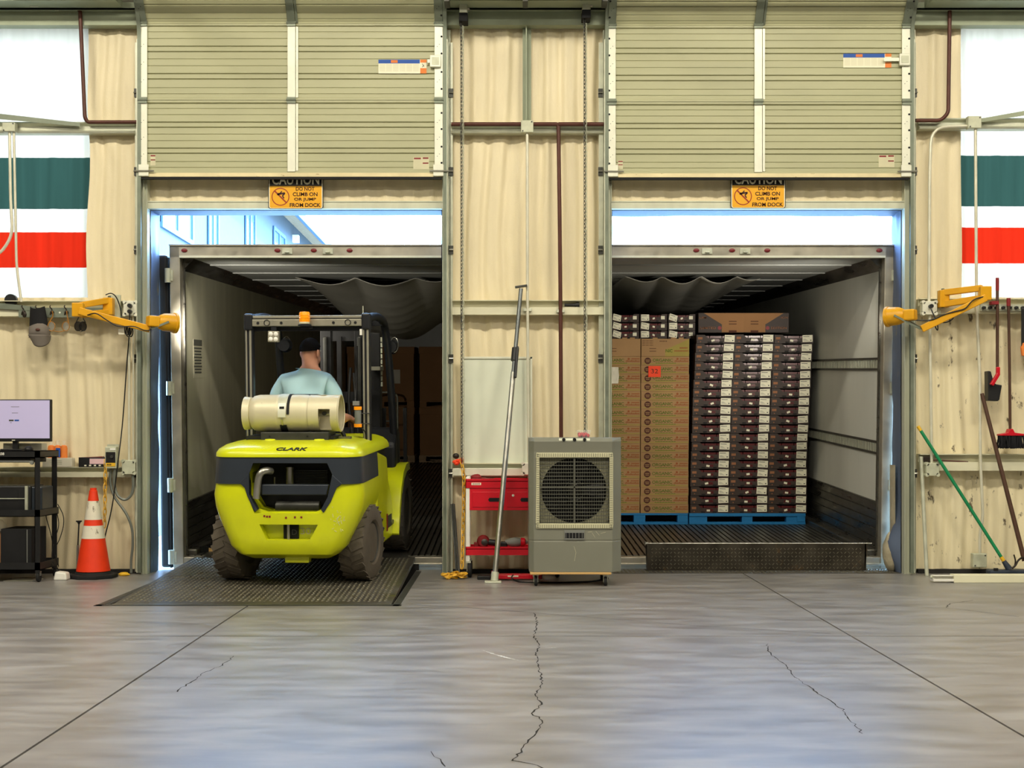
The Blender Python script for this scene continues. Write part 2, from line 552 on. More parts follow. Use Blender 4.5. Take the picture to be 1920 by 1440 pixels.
M['sign_red'] = mat('sign_red', rgb(150, 40, 14), 0.5, var=0.02)
M['sign_black'] = mat('sign_black', rgb(20, 18, 18), 0.5, var=0.02)
M['sign_brown'] = mat('sign_ink', rgb(62, 18, 14), 0.5, var=0.02)
M['blue_print'] = mat('blue_print', rgb(38, 84, 168), 0.6, var=0.05)
M['orange_print'] = mat('orange_print', rgb(226, 126, 54), 0.6, var=0.05)
M['pink'] = mat('pink_carton', rgb(226, 188, 192), 0.6, var=0.05)
M['paper'] = mat('paper', rgb(226, 220, 200), 0.8, var=0.05)
M['seal_blue'] = mat('dock_seal_vinyl', rgb(88, 100, 122), 0.55, var=0.1, scale=4, stretch=(1, 1, .5), dirt=(rgb(116, 116, 110), 0.36, 6, (1, 1, .7)))
M['foam'] = mat('seal_foam', rgb(176, 166, 140), 0.9, var=0.15, scale=10, bump=.5, bscale=30)
M['crack'] = mat('crack_dark', rgb(40, 38, 36), 0.95, var=0.2)
M['bench_white'] = mat('white_channel', rgb(226, 222, 192), 0.45, var=0.05)
M['concrete_wall'] = mat('shell_board', rgb(176, 172, 158), 0.8, var=0.08)
# ------------------------------------------------------------------ key dimensions
DOOR = {1: (PX(280), PX(830)), 2: (PX(1146), PX(1692))}      # clear openings in X
HEAD_Z = PZ(393)
WT = 0.25                                                    # wall thickness
TRY, TRZ, TH = 0.40, 0.106, math.atan(126 / 2475.0)          # trailer rear plane, trailer floor height, slope of the yard
TRX = {1: -1.575, 2: 2.012}
TM = {k: TR(TRX[k], TRY, TRZ) @ RX(TH) for k in (1, 2)}
def tz(py, y): return H - (py - HY) * (D + TRY + y) / F - TRZ - y * math.sin(TH)
def tx(px, y, k): return (px - CX) * (D + TRY + y) / F - TRX[k]
def G(px, py, Z=0.0):
    d = F * (H - Z) / (py - HY)
    return Vector(((px - CX) * d / F, d - D, Z))

# ------------------------------------------------------------------ floor
def concrete():
    m = bpy.data.materials.new('sealed_concrete')
    m.use_nodes = True
    nt = m.node_tree
    N, L = nt.nodes, nt.links
    b = N['Principled BSDF']
    tc = N.new('ShaderNodeTexCoord')
    def nz(scale, stretch, det=6):
        mp = N.new('ShaderNodeMapping')
        mp.inputs['Scale'].default_value = stretch
        L.new(tc.outputs['Object'], mp.inputs['Vector'])
        n = N.new('ShaderNodeTexNoise')
        n.inputs['Scale'].default_value = scale
        n.inputs['Detail'].default_value = det
        n.inputs['Roughness'].default_value = 0.6
        L.new(mp.outputs[0], n.inputs['Vector'])
        return n
    a = nz(1.2, (1, 1, 1))
    s = nz(2.2, (1.0, 3.2, 1), 8)
    r = N.new('ShaderNodeValToRGB')
    r.color_ramp.elements[0].position = 0.36
    r.color_ramp.elements[0].color = rgb(116, 113, 110) + (1,)
    r.color_ramp.elements[1].position = 0.66
    r.color_ramp.elements[1].color = rgb(150, 147, 144) + (1,)
    L.new(s.outputs['Fac'], r.inputs['Fac'])
    mx = N.new('ShaderNodeMix')
    mx.data_type = 'RGBA'
    mx.blend_type = 'MULTIPLY'
    mx.inputs[0].default_value = 0.35
    r2 = N.new('ShaderNodeValToRGB')
    r2.color_ramp.elements[0].position = 0.35
    r2.color_ramp.elements[0].color = (.62, .6, .58, 1)
    r2.color_ramp.elements[1].position = 0.65
    r2.color_ramp.elements[1].color = (1, 1, 1, 1)
    L.new(a.outputs['Fac'], r2.inputs['Fac'])
    L.new(r.outputs[0], mx.inputs[6])
    L.new(r2.outputs[0], mx.inputs[7])
    # thin scuffs
    k = nz(9, (1.0, 5, 1), 3)
    r3 = N.new('ShaderNodeMapRange')
    r3.inputs['From Min'].default_value = 0.70
    r3.inputs['From Max'].default_value = 0.76
    r3.inputs['To Max'].default_value = 0.55
    L.new(k.outputs['Fac'], r3.inputs['Value'])
    m2 = N.new('ShaderNodeMix')
    m2.data_type = 'RGBA'
    L.new(r3.outputs[0], m2.inputs[0])
    L.new(mx.outputs[2], m2.inputs[6])
    m2.inputs[7].default_value = rgb(70, 68, 68) + (1,)
    L.new(m2.outputs[2], b.inputs['Base Color'])
    rr = N.new('ShaderNodeMapRange')
    rr.inputs['From Min'].default_value = 0.3
    rr.inputs['From Max'].default_value = 0.7
    rr.inputs['To Min'].default_value = 0.28
    rr.inputs['To Max'].default_value = 0.42
    L.new(s.outputs['Fac'], rr.inputs['Value'])
    L.new(rr.outputs[0], b.inputs['Roughness'])
    b.inputs['Specular IOR Level'].default_value = 1.0
    b.inputs['IOR'].default_value = 1.6
    bp = N.new('ShaderNodeBump')
    bp.inputs['Strength'].default_value = 0.05
    bp.inputs['Distance'].default_value = 0.01
    L.new(s.outputs['Fac'], bp.inputs['Height'])
    L.new(bp.outputs[0], b.inputs['Normal'])
    return m
M['concrete'] = concrete()
floor = thing('floor', 'grey sealed concrete floor with saw-cut joints and cracks', None, kind='structure')
JX0, JX1, JY = -1.743, 1.968, -3.46
PIT = (-2.72, -0.77, -2.05)
g = 0.006
EDGE = 0.30
slabs = [
    [(-12, -20), (JX0 - g, -20), (JX0 - g, JY - g), (-12, JY - g)],
    [(JX0 + g, -20), (JX1 - g, -20), (JX1 - g, JY - g), (JX0 + g, JY - g)],
    [(JX1 + g, -20), (12, -20), (12, JY - g), (JX1 + g, JY - g)],
    [(-12, JY + g), (JX0 - g, JY + g), (JX0 - g, PIT[2]), (PIT[0], PIT[2]), (PIT[0], EDGE), (-12, EDGE)],
    [(JX0 + g, JY + g), (JX1 - g, JY + g), (JX1 - g, EDGE), (PIT[1], EDGE), (PIT[1], PIT[2]), (JX0 + g, PIT[2])],
    [(JX1 + g, JY + g), (12, JY + g), (12, EDGE), (JX1 + g, EDGE)],
]
for poly in slabs:
    MB().prism(poly, -0.25, 0.0, 'XY').build('slab', M['concrete'], floor)
base = MB()
base.box(-12, PIT[0], -20, EDGE - .02, -0.24, -0.012)
base.box(PIT[1], 12, -20, EDGE - .02, -0.24, -0.012)
base.box(PIT[0], PIT[1], -20, PIT[2] - .01, -0.24, -0.012)
base.box(PIT[0], PIT[1], PIT[2], EDGE, -0.7, -0.65)
base.box(PIT[0] - .02, PIT[1] + .02, EDGE - .04, EDGE, -0.7, .05)  # pit end wall, added to stop yard daylight leaking under the leveler
base.box(PIT[0] - .02, PIT[0], PIT[2], EDGE, -0.7, -.02).box(PIT[1], PIT[1] + .02, PIT[2], EDGE, -0.7, -.02).box(PIT[0], PIT[1], PIT[2] - .03, PIT[2], -.7, -.02)
base.build('joint_filler_light_block', M['crack'], floor)
def crack(pxs, w, jit, seed):
    random.seed(seed)
    pts = []
    for (x0, y0), (x1, y1) in zip(pxs[:-1], pxs[1:]):
        a, b = G(x0, y0), G(x1, y1)
        n = max(2, int((b - a).length / 0.035))
        for i in range(n):
            p = a.lerp(b, i / n) + Vector((random.uniform(-jit, jit), random.uniform(-jit, jit), 0.0008))
            pts.append(p)
    ws = [w * random.uniform(.35, 1.5) for _ in pts]
    MB().ribbon(pts, ws).build('crack', M['crack'], floor)
crack([(1002, 1150), (1008, 1170), (1000, 1192), (1012, 1210), (1004, 1224), (1010, 1250), (1018, 1282), (1004, 1305), (1018, 1318), (998, 1338), (1018, 1352), (1000, 1380), (975, 1410), (955, 1432)], .006, .008, 1)
crack([(1438, 1208), (1440, 1222), (1470, 1245), (1488, 1268), (1530, 1298), (1580, 1330), (1620, 1380)], .005, .008, 2)
crack([(1775, 1139), (1780, 1132), (1830, 1125)], .005, .006, 3)
crack([(440, 1230), (415, 1248), (380, 1262), (360, 1278), (325, 1300)], .005, .008, 4)
crack([(760, 1133), (900, 1141), (1100, 1157), (1300, 1173), (1570, 1189)], .004, .002, 5)
crack([(1510, 1133), (1680, 1136), (1790, 1141), (1920, 1158)], .004, .003, 6)
crack([(960, 1425), (1010, 1435), (1060, 1460)], .004, .006, 7)
crack([(810, 1410), (830, 1432), (845, 1445)], .005, .008, 8)

M['scuff'] = mat('pale_scuff', rgb(214, 214, 212), .6, var=.15, scale=30)
for pxs, w in ((((902, 1218), (925, 1226), (950, 1233), (976, 1239)), .028), (((1145, 1142), (1230, 1140), (1300, 1140), (1372, 1138)), .02), (((1020, 1215), (1050, 1214)), .016), (((715, 1146), (830, 1139)), .012), (((1040, 1127), (1280, 1117)), .01)):
    random.seed(int(w * 1000))
    pts = []
    for (x0, y0), (x1, y1) in zip(pxs[:-1], pxs[1:]):
        for i in range(10): pts.append(G(x0 + (x1 - x0) * i / 10, y0 + (y1 - y0) * i / 10, .0009))
    MB().ribbon(pts, [w * random.uniform(.1, 1) * math.sin(PI * (i + .5) / len(pts)) for i in range(len(pts))]).build('scuff_mark', M['scuff'], floor)
# ------------------------------------------------------------------ dock levelers
def lugs(mb, x0, x1, v0, v1, pitch, fn, seed=0):
    """raised lozenges on a plate; fn(u, v, h) maps plate coordinates to space"""
    nu, nv = int((x1 - x0) / pitch), int((v1 - v0) / pitch)
    for i in range(nu):
        for j in range(nv):
            u, v = x0 + (i + .5) * pitch, v0 + (j + .5) * pitch
            a = PI / 4 if (i + j) % 2 else -PI / 4
            l, w, h = pitch * .42, pitch * .13, pitch * .07
            ca, sa = math.cos(a), math.sin(a)
            q = [(-l, 0), (0, -w), (l, 0), (0, w)]
            vs = [fn(u + ca * x - sa * y, v + sa * x + ca * y, 0) for x, y in q] + [fn(u + ca * x * .6 - sa * y * .5, v + sa * x * .6 + ca * y * .5, h) for x, y in q]
            mb.add(vs, [(4, 5, 6, 7), (0, 1, 5, 4), (1, 2, 6, 5), (2, 3, 7, 6), (3, 0, 4, 7)])
lev = thing('dock_leveler', 'steel tread-plate dock leveler ramp under the forklift', 'dock leveler', loc=(0, PIT[2], 0))
LS = 0.115 / 2.55                      # slope up to the trailer bed
def levp(u, v, h): return Vector((u, v, v * LS + h))
LX0, LX1 = PIT[0] + .045, PIT[1] - .014
pl = MB()
pl.add([levp(LX0, 0.02, 0), levp(LX1, 0.02, 0), levp(LX1, 2.35, 0), levp(LX0, 2.35, 0), levp(LX0, 0.02, -.03), levp(LX1, 0.02, -.03), levp(LX1, 2.35, -.03), levp(LX0, 2.35, -.03)],
       [(0, 1, 2, 3), (7, 6, 5, 4), (0, 4, 5, 1), (1, 5, 6, 2), (2, 6, 7, 3), (3, 7, 4, 0)])
pl.build('deck_plate', M['plate_floor'], lev)
lg = MB()
lugs(lg, LX0 + .02, LX1 - .02, .12, 2.33, .036, levp)
lg.build('tread_lugs', M['lug'], lev, kind='stuff')
lip = MB()
lip.add([levp(LX0 + .06, 2.35, 0), levp(LX1 - .06, 2.35, 0), levp(LX1 - .1, 2.85, .012), levp(LX0 + .1, 2.85, .012), levp(LX0 + .06, 2.35, -.02), levp(LX1 - .06, 2.35, -.02), levp(LX1 - .1, 2.85, -.004), levp(LX0 + .1, 2.85, -.004)],
        [(0, 1, 2, 3), (7, 6, 5, 4), (0, 4, 5, 1), (1, 5, 6, 2), (2, 6, 7, 3), (3, 7, 4, 0)])
lip.build('lip', M['plate_floor'], lev)
MB().box(LX0, LX1, -.012, .012, -.03, .004).build('hinge_rod', M['steel'], lev)
fr = MB()
fr.box(PIT[0] - .06, PIT[1] + .06, -.07, -.012, -.06, .003)
fr.box(PIT[0] - .05, PIT[0] - .004, -.07, 2.2, -.06, .003)
fr.box(PIT[1] + .004, PIT[1] + .05, -.07, 2.2, -.06, .003)
fr.build('curb_angle', M['dark_steel'], lev)

lv2 = thing('dock_leveler', 'raised black diamond-plate dock lip standing in front of the pallets', 'dock leveler', loc=(0, 0, 0))
bx0, bx1 = PX(1216, .16), PX(1628, .16)
zb, zt = 0.008, PZ(1019, .16)
body = MB()
tp = .035
body.prism([(bx0, zb), (bx1 - .03, zb), (bx1, zt), (bx0, zt)], .16, .18, 'XZ')
body.prism([(.16, zb), (.16, zt), (.30, zt), (.30, zt - .05), (.22, zb)], bx0 - .012, bx0, 'YZ')
body.prism([(.16, zb), (.16, zt), (.30, zt), (.30, zt - .05), (.22, zb)], bx1 - .03, bx1 - .018, 'YZ')
body.build('lip_plate', M['plate'], lv2)
lg = MB()
lugs(lg, bx0 + .015, bx1 - .04, zb + .005, zt - .01, .032, lambda u, v, h: Vector((u, .16 - h, v)))
lg.build('tread_lugs', M['lug'], lv2, kind='stuff')
MB().cyl((bx0 - .02, .165, zt), (bx1 + .03, .165, zt), .006).build('edge_rod', M['steel'], lv2, smooth=40)
MB().box(bx0 - .03, bx0, .17, .2, zt - .01, zt + .012).build('hook', M['steel'], lv2)
sp = MB()
sp.box(PX(1150), DOOR[2][1] - .02, -.02, .34, -.02, .004)
sp.build('sill_plate', M['plate_floor'], lv2)
lg = MB()
lugs(lg, PX(1155), DOOR[2][1] - .03, -.01, .33, .036, lambda u, v, h: Vector((u, v, .004 + h)))
lg.build('tread_lugs', M['lug'], lv2, kind='stuff')

# ------------------------------------------------------------------ shell of the building
wall = thing('wall_back', 'dock wall lined with wrinkled cream vinyl insulation', None, kind='structure')
WZ0, WZ1 = PZ(562), PZ(41)
W1R, W2L = PX(168), PX(1799)
sh = MB()
def wbox(x0, x1, z0, z1): sh.box(x0, x1, .13, WT, z0, z1)
wbox(-12, -7, -1.3, 7.2)
wbox(-7, W1R, -1.3, WZ0); wbox(-7, W1R, WZ1, 7.2)
wbox(W1R, DOOR[1][0], -1.3, 7.2)
wbox(DOOR[1][0], DOOR[1][1], HEAD_Z, 7.2)
wbox(DOOR[1][1], DOOR[2][0], -1.3, 7.2)
wbox(DOOR[2][0], DOOR[2][1], HEAD_Z, 7.2)
wbox(DOOR[2][1], W2L, -1.3, 7.2)
wbox(W2L, 7, -1.3, WZ0); wbox(W2L, 7, WZ1, 7.2)
wbox(7, 12, -1.3, 7.2)
sh.build('siding', M['concrete_wall'], wall)
dk = MB()
dk.box(DOOR[1][0], PIT[0], .3, .32, -1.3, 0).box(PIT[1], 12, .3, .32, -1.3, -.01).box(-12, DOOR[1][0], .3, .32, -1.3, -.01)
dk.build('dock_face', M['concrete_wall'], wall)

def liner(x0, x1, z0, z1, seed, m, amp=.006, folds=(), edge_l=0, edge_r=0):
    nu, nv = max(8, int((x1 - x0) / .013)), max(6, int((z1 - z0) / .04))
    def fn(u, v):
        x, z = x0 + (x1 - x0) * u, z0 + (z1 - z0) * v
        q = Vector((x * 1.7 + seed * 13, z * .55, seed))
        ph = noise.noise(q) * 3.0
        y = amp * math.sin(2 * PI * x / .19 + ph) + amp * .5 * math.sin(2 * PI * x / .083 + 2 * ph)
        y += amp * 1.2 * noise.noise(Vector((x * 4, z * .8, seed + 5)))
        for zf in folds:
            d = z - zf
            k = math.exp(-abs(d) / .22)
            y += k * amp * 1.5 * noise.noise(Vector((x * 16 + d * 5, z * 2.5, seed + 9)))
        e = 0
        if edge_l: e += edge_l * noise.noise(Vector((z * 1.3, seed, 3))) * (1 - u)
        if edge_r: e += edge_r * noise.noise(Vector((z * 1.3, seed, 7))) * u
        return (x + e, min(y, .026) + .022, z)
    o = MB().grid(fn, nu, nv).build('liner_sheet', m, wall, smooth=60)
    return o
G1, G2, G3 = PZ(246), PZ(582), PZ(884)
jL0, jR1 = PX(262), PX(1718)
liner(W1R - .02, jL0 + .02, WZ0 - .05, PZ(30), 1, M['liner'], .009, (G1, G2), edge_l=.035)
liner(-8, jL0 + .02, 0.03, WZ0 + .02, 2, M['liner'], .010, (G2, G3))
liner(PX(838), PX(1140), 0.03, PZ(30), 3, M['liner'], .011, (G1, G2, G3))
liner(jR1 - .02, W2L + .02, WZ0 - .05, PZ(30), 4, M['liner'], .010, (G1, G2), edge_r=.012)
liner(jR1 - .02, 8, 0.035, WZ0 + .02, 5, M['liner_worn'], .012, (G2, G3))
for k in (1, 2):
    liner(DOOR[k][0] - .06, DOOR[k][1] + .06, PZ(384), PZ(300), 5 + k, M['liner'], .006)
bs = MB()
bs.box(-8, DOOR[1][0] - .1, -.012, .02, 0, .035).box(DOOR[1][1] + .08, DOOR[2][0] - .08, -.012, .02, 0, .035).box(DOOR[2][1] + .13, 8, -.012, .02, 0, .035)
tag(bs.build('baseboard_back', M['crack']), 'dark dirty strip along the foot of the dock wall', None, kind='structure')

# corrugated daylight panels with painted stripes
def corr(x):
    t = (x / .305) % 1.0
    a = .018 * max(0, 1 - abs(t - .5) / .16) if abs(t - .5) < .16 else 0
    a = min(a, .012)
    for c in (.08, .24, .76, .92):
        if abs(t - c) < .03: a += .003
    return a
M['day_white'] = translucent('daylight_panel', (.34, .21, .115), .20)
M['day_green'] = translucent('daylight_panel_green', (.013, .0205, .0105), .35)
M['day_red'] = translucent('daylight_panel_red', (.26, .006, .0012), .3)
def daylight(idx, x0, x1, bands, label):
    w = thing('window_%d' % idx, label, None, kind='structure', loc=(0, 0, 0))
    for py0, py1, m in bands:
        z0, z1 = PZ(py1), PZ(py0)
        nu = int((x1 - x0) / .0152)
        def fn(u, v):
            x = x0 + (x1 - x0) * u
            ed = .004 * noise.noise(Vector((x * 9, py0, 1)))
            return (x, .105 - corr(x), z0 + (z1 - z0) * v + ed * (v * 2 - 1) * 0)
        MB().grid(fn, nu, 1).build('corrugated_sheet', M[m], w, smooth=30)
    return w
daylight(1, -7, W1R + .01, [(36, 291, 'day_white'), (291, 388, 'day_green'), (388, 432, 'day_white'), (432, 499, 'day_red'), (499, 566, 'day_white')], 'translucent corrugated panel striped green and red behind the wall hooks')
daylight(2, W2L - .01, 7, [(36, 287, 'day_white'), (287, 383, 'day_green'), (383, 423, 'day_white'), (423, 491, 'day_red'), (491, 566, 'day_white')], 'translucent corrugated panel striped green and red above the hanging brooms')

# rest of the hall (behind and beside the camera)
tag(MB().box(-12.2, 12.2, -20.2, WT, 7.0, 7.2).build('ceiling', M['concrete_wall']), 'pale hall ceiling', None, kind='structure')
tag(MB().box(-12.2, -12, -20, WT, 0, 7.0).build('wall_left', M['concrete_wall']), 'pale side wall of the hall', None, kind='structure')
tag(MB().box(12, 12.2, -20, WT, 0, 7.0).build('wall_right', M['concrete_wall']), 'pale side wall of the hall', None, kind='structure')
tag(MB().box(-12, 12, -20.2, -20, 0, 7.0).build('wall_front', M['concrete_wall']), 'pale wall behind the viewer', None, kind='structure')
tag(MB().box(-150, 150, WT + .1, 260, -1.6, -1.45).build('ground', mat('asphalt', rgb(150, 148, 140), .9, var=.1)), 'paved truck yard outside', None, kind='structure')

# lamps of the hall
M['lamp_lens'] = mat('lamp_lens', (.9, .85, .7), .5, var=0, emit=2.0)
def lamp(x, y, power, tilt):
    t = thing('high_bay_lamp', 'white linear high bay lamp hung under the hall ceiling', 'lamp', 'lamps under the hall ceiling', loc=(x, y, 6.35))
    MB().box(-.8, .8, -.2, .2, .02, .12).build('housing', M['white'], t, bevel=.01)
    MB().box(-.76, .76, -.17, .17, .004, .02).build('lens', M['lamp_lens'], t)
    for s in (-.6, .6): MB().cyl((s, 0, .1), (s, 0, .7), .006, n=6).build('hanger', M['steel'], t)
    ld = bpy.data.lights.new('lamp_light', 'AREA')
    ld.shape = 'RECTANGLE'
    ld.size, ld.size_y = 1.6, .5
    ld.energy = power
    ld.color = (1.0, .925, .76)
    lo = bpy.data.objects.new('lamp_light', ld)
    COL.objects.link(lo)
    lo.parent = t
    lo.location = (0, 0, -.02)
    lo.rotation_euler = (tilt, 0, 0)
for x, y, p in ((-5.4, -4.6, 290), (-1.4, -4.6, 240), (2.8, -4.6, 240), (6.4, -4.6, 215), (-5.0, -9.0, 170), (0, -9.0, 170), (5.0, -9.0, 170), (-2.5, -14.5, 130), (3.5, -14.5, 130)):
    lamp(x, y, p, math.radians(20))

# beams
TN = [0]
def trim(mb, m, label, **kw):
    TN[0] += 1
    return tag(mb.build('trim_%d' % TN[0], m, **kw), label, None, kind='structure')
zb0, zb1 = PZ(47, -.1), PZ(22, -.1)
b = MB().box(-8, 8, -.10, .0, zb0, zb1).box(-8, 8, -.16, .0, zb1, zb1 + .012).box(-8, 8, -.16, -.148, zb1, zb1 + .06)
trim(b, M['beam'], 'grey-green steel header beam above the wall lining')
for x0, x1 in ((-8, PX(240)), (PX(846), PX(1128)), (PX(1722), 8)):
    trim(MB().box(x0, x1, -.34, -.16, PZ(4, -.3), PZ(4, -.3) + .5), M['beam'], 'grey-green steel angle along the top of the wall')

# girts : Z-shaped rails
def girt(x0, x1, zc0, zc1, style, label):
    mb = MB()
    if style == 'round':
        pr = [(0.0, zc0), (-.085, zc0), (-.095, zc0 + .012), (-.06, zc0 + .03), (-.06, zc1 - .03), (-.095, zc1 - .012), (-.085, zc1), (0.0, zc1)]
        mb.prism(pr, x0, x1, 'YZ')
    else:
        zm = zc0 + (zc1 - zc0) * .52
        pr = [(0.0, zc0), (-.10, zc0), (-.10, zm), (-.045, zm), (-.045, zc1 - .006), (-.105, zc1 - .006), (-.105, zc1), (0.0, zc1)]
        mb.prism(pr, x0, x1, 'YZ')
    trim(mb, M['girt'] if style != 'round' else M['galv'], label)
girt(-8, PX(257), PZ(254), PZ(233), 'round', 'rolled steel wall girt crossing the daylight panel by the hooks')
girt(PX(846), PX(1130), PZ(254), PZ(237), 'round', 'rolled steel wall girt between the two dock doors')
girt(PX(1718), 8, PZ(246), PZ(226), 'round', 'rolled steel wall girt crossing the daylight panel above the brooms')
girt(-8, PX(257), PZ(595), PZ(566), 'z', 'cream wall girt carrying the hook rail')
girt(PX(849), PX(1130), PZ(592), PZ(565), 'z', 'cream wall girt between the doors at head height')
girt(PX(1718), 8, PZ(589), PZ(562), 'z', 'cream wall girt carrying the tool rack')
girt(-8, PX(257), PZ(894), PZ(875), 'z', 'low cream wall girt with boxes on it beside the cart')
girt(PX(849), PX(1130), PZ(894), PZ(868), 'z', 'low cream wall girt behind the red tool cart')
girt(PX(1718), 8, PZ(882), PZ(851), 'z', 'low cream wall girt behind the green broom')

# door frames : jambs, header channels, reveals
for k in (1, 2):
    x0, x1 = DOOR[k]
    lw = PX(268) - PX(280) if k == 1 else PX(1130) - PX(1146)
    rw = PX(845) - PX(830) if k == 1 else PX(1712) - PX(1692)
    for side, xa, xb in (('l', x0 + lw, x0), ('r', x1, x1 + rw)):
        mb = MB().box(xa, xb, -.05, .02, 0, PZ(60))
        xm = (xa + xb) / 2
        mb.box(xm - .006, xm + .006, -.075, -.05, 0, PZ(60))
        mb.box(xa, xa + .006, -.062, -.05, 0, PZ(60)).box(xb - .006, xb, -.062, -.05, 0, PZ(60))
        trim(mb, M['jamb'], 'grey-green steel jamb of the dock door opening')
    trim(MB().box(x0, x1, -.05, .02, HEAD_Z, PZ(380)).box(x0, x1, -.056, -.05, PZ(381), PZ(379)), M['jamb'], 'grey-green steel header channel over the dock opening')
# reveals with sagging vinyl seals
def reveal_side(x, sgn, seed, bulge):
    def fn(u, v):
        z = v * HEAD_Z
        y = .02 + u * .24
        w = .012 * noise.noise(Vector((z * 1.6, u * 2, seed))) + .02 * u * noise.noise(Vector((z * .9, 1, seed)))
        bl = bulge * math.exp(-((z - .22) / .16) ** 2) * math.sin(PI * min(1, u * 1.2)) if bulge else 0
        yy = y + (.04 * noise.noise(Vector((z * 4, seed, 4))) if u > .9 else 0)
        return (x + sgn * (abs(w) + bl + .004), yy, z)
    return MB().grid(fn, 8, 70)
tag(reveal_side(DOOR[1][0], 1, 2.5, 0).build('trim_40', M['seal_blue'], smooth=50), 'torn blue vinyl dock seal beside the trailer with the forklift', None, kind='structure')
tag(reveal_side(DOOR[1][1], -1, 8.5, 0).build('trim_41', M['seal_blue'], smooth=50), 'blue vinyl dock seal behind the tool cart side', None, kind='structure')
tag(reveal_side(DOOR[2][0], 1, 4.5, 0).build('trim_42', M['seal_blue'], smooth=50), 'blue vinyl dock seal behind the cooler side', None, kind='structure')
tag(reveal_side(DOOR[2][1], -1, 6.5, .09).build('trim_43', M['seal_blue'], smooth=50), 'worn blue vinyl dock seal bulging at its foot', None, kind='structure')
fo = MB().ellipsoid((DOOR[2][1] - .045, .16, .17), (.075, .09, .17), 14, 10)
for v in fo.v: v += Vector((noise.noise(v * 14) * .02, noise.noise(v * 11) * .02, 0))
fs = thing('seal_foam', 'torn beige foam bursting from the foot of the dock seal', 'foam')
fo.build('foam_lump', M['foam'], fs, smooth=60)
def foam_strip(u, v):
    z = .15 + v * .75
    w = .022 * (0.5 + noise.noise(Vector((z * 5, 2, 3)))) * (1 - v * .6)
    return (DOOR[2][1] - .03 - w * math.sin(PI * u), .10 + u * .16, z)
MB().grid(foam_strip, 8, 40).build('foam_strip', M['foam'], fs, smooth=60)
for k in (1, 2):
    x0, x1 = DOOR[k]
    def fn(u, v, k=k):
        x = x0 + (x1 - x0) * u
        sag = (.03 if k == 2 else .004) * (abs(noise.noise(Vector((x * 1.3, 2, k)))) + .2) * v
        return (x, .02 + v * .24, HEAD_Z - .004 - sag)
    tag(MB().grid(fn, 40, 6).build('trim_%d' % (43 + k), M['seal_blue'], smooth=50), 'blue vinyl flap under the door header', None, kind='structure')
# ------------------------------------------------------------------ overhead sectional doors
DY = -.12
M['groove'] = M['black_matte']
def section_profile(zlo, zhi):
    """(y, z) outline of one door section, seen from the side; front towards -Y"""
    h = zhi - zlo
    pts = [(0.0, 0.0), (-.026, 0.0), (-.026, .016), (-.018, .022)]
    def flat(t): return (-.018, t * h)
    for t, w, d in ((.08, .008, .006), (.16, .008, .006), (.275, .010, .013), (.345, .010, -.004), (.445, .008, .006), (.535, .008, .006), (.63, .010, .013), (.70, .010, -.004), (.80, .008, .006), (.885, .008, .006)):
        if d < 0:
            d = .013
        pts += [(-.018, (t - w) * h), (-.018 + d, t * h - .001), (-.018 + d, t * h + .002), (-.018, (t + w) * h)]
    pts += [(-.018, h - .034), (-.010, h - .030), (-.010, h - .026), (-.026, h - .020), (-.026, h - .004), (0.0, h - .004)]
    return pts
def sticker_sheet(parent, Mloc, w, h):
    s = MB().box(-w / 2, w / 2, -.001, 0, -h / 2, h / 2).build('sticker', M['label'], parent, M=Mloc)
    MB().box(-w / 2, w * .36, -.0016, -.001, h * .22, h / 2).build('blue_band', M['blue_print'], s)
    MB().box(-w * .24, -w * .10, -.0022, -.0016, h * .26, h * .46).build('logo_patch', M['orange_print'], s)
    MB().box(w * .37, w / 2, -.0016, -.001, -h / 2, -h * .12).build('orange_patch', M['orange_print'], s)
    MB().box(w * .37, w / 2, -.0016, -.001, h * .28, h / 2).build('warning_band', M['orange_print'], s)
    pic = MB().bar((w * .41, -.0015, h * .2), (w * .45, -.0015, -.02 * h), .004, .0008, (0, 1, 0)).bar((w * .45, -.0015, h * .12), (w * .41, -.0015, -.05 * h), .004, .0008, (0, 1, 0))
    pic.build('pictogram', M['label_ink'], s)
    ln = MB()
    for c in range(6):
        for r in range(5):
            x = -w * .48 + c * w * .14
            ln.box(x, x + w * .12, -.0014, -.001, h * (.12 - r * .11), h * (.155 - r * .11))
    ln.build('fine_print', M['cream'], s, kind='stuff')
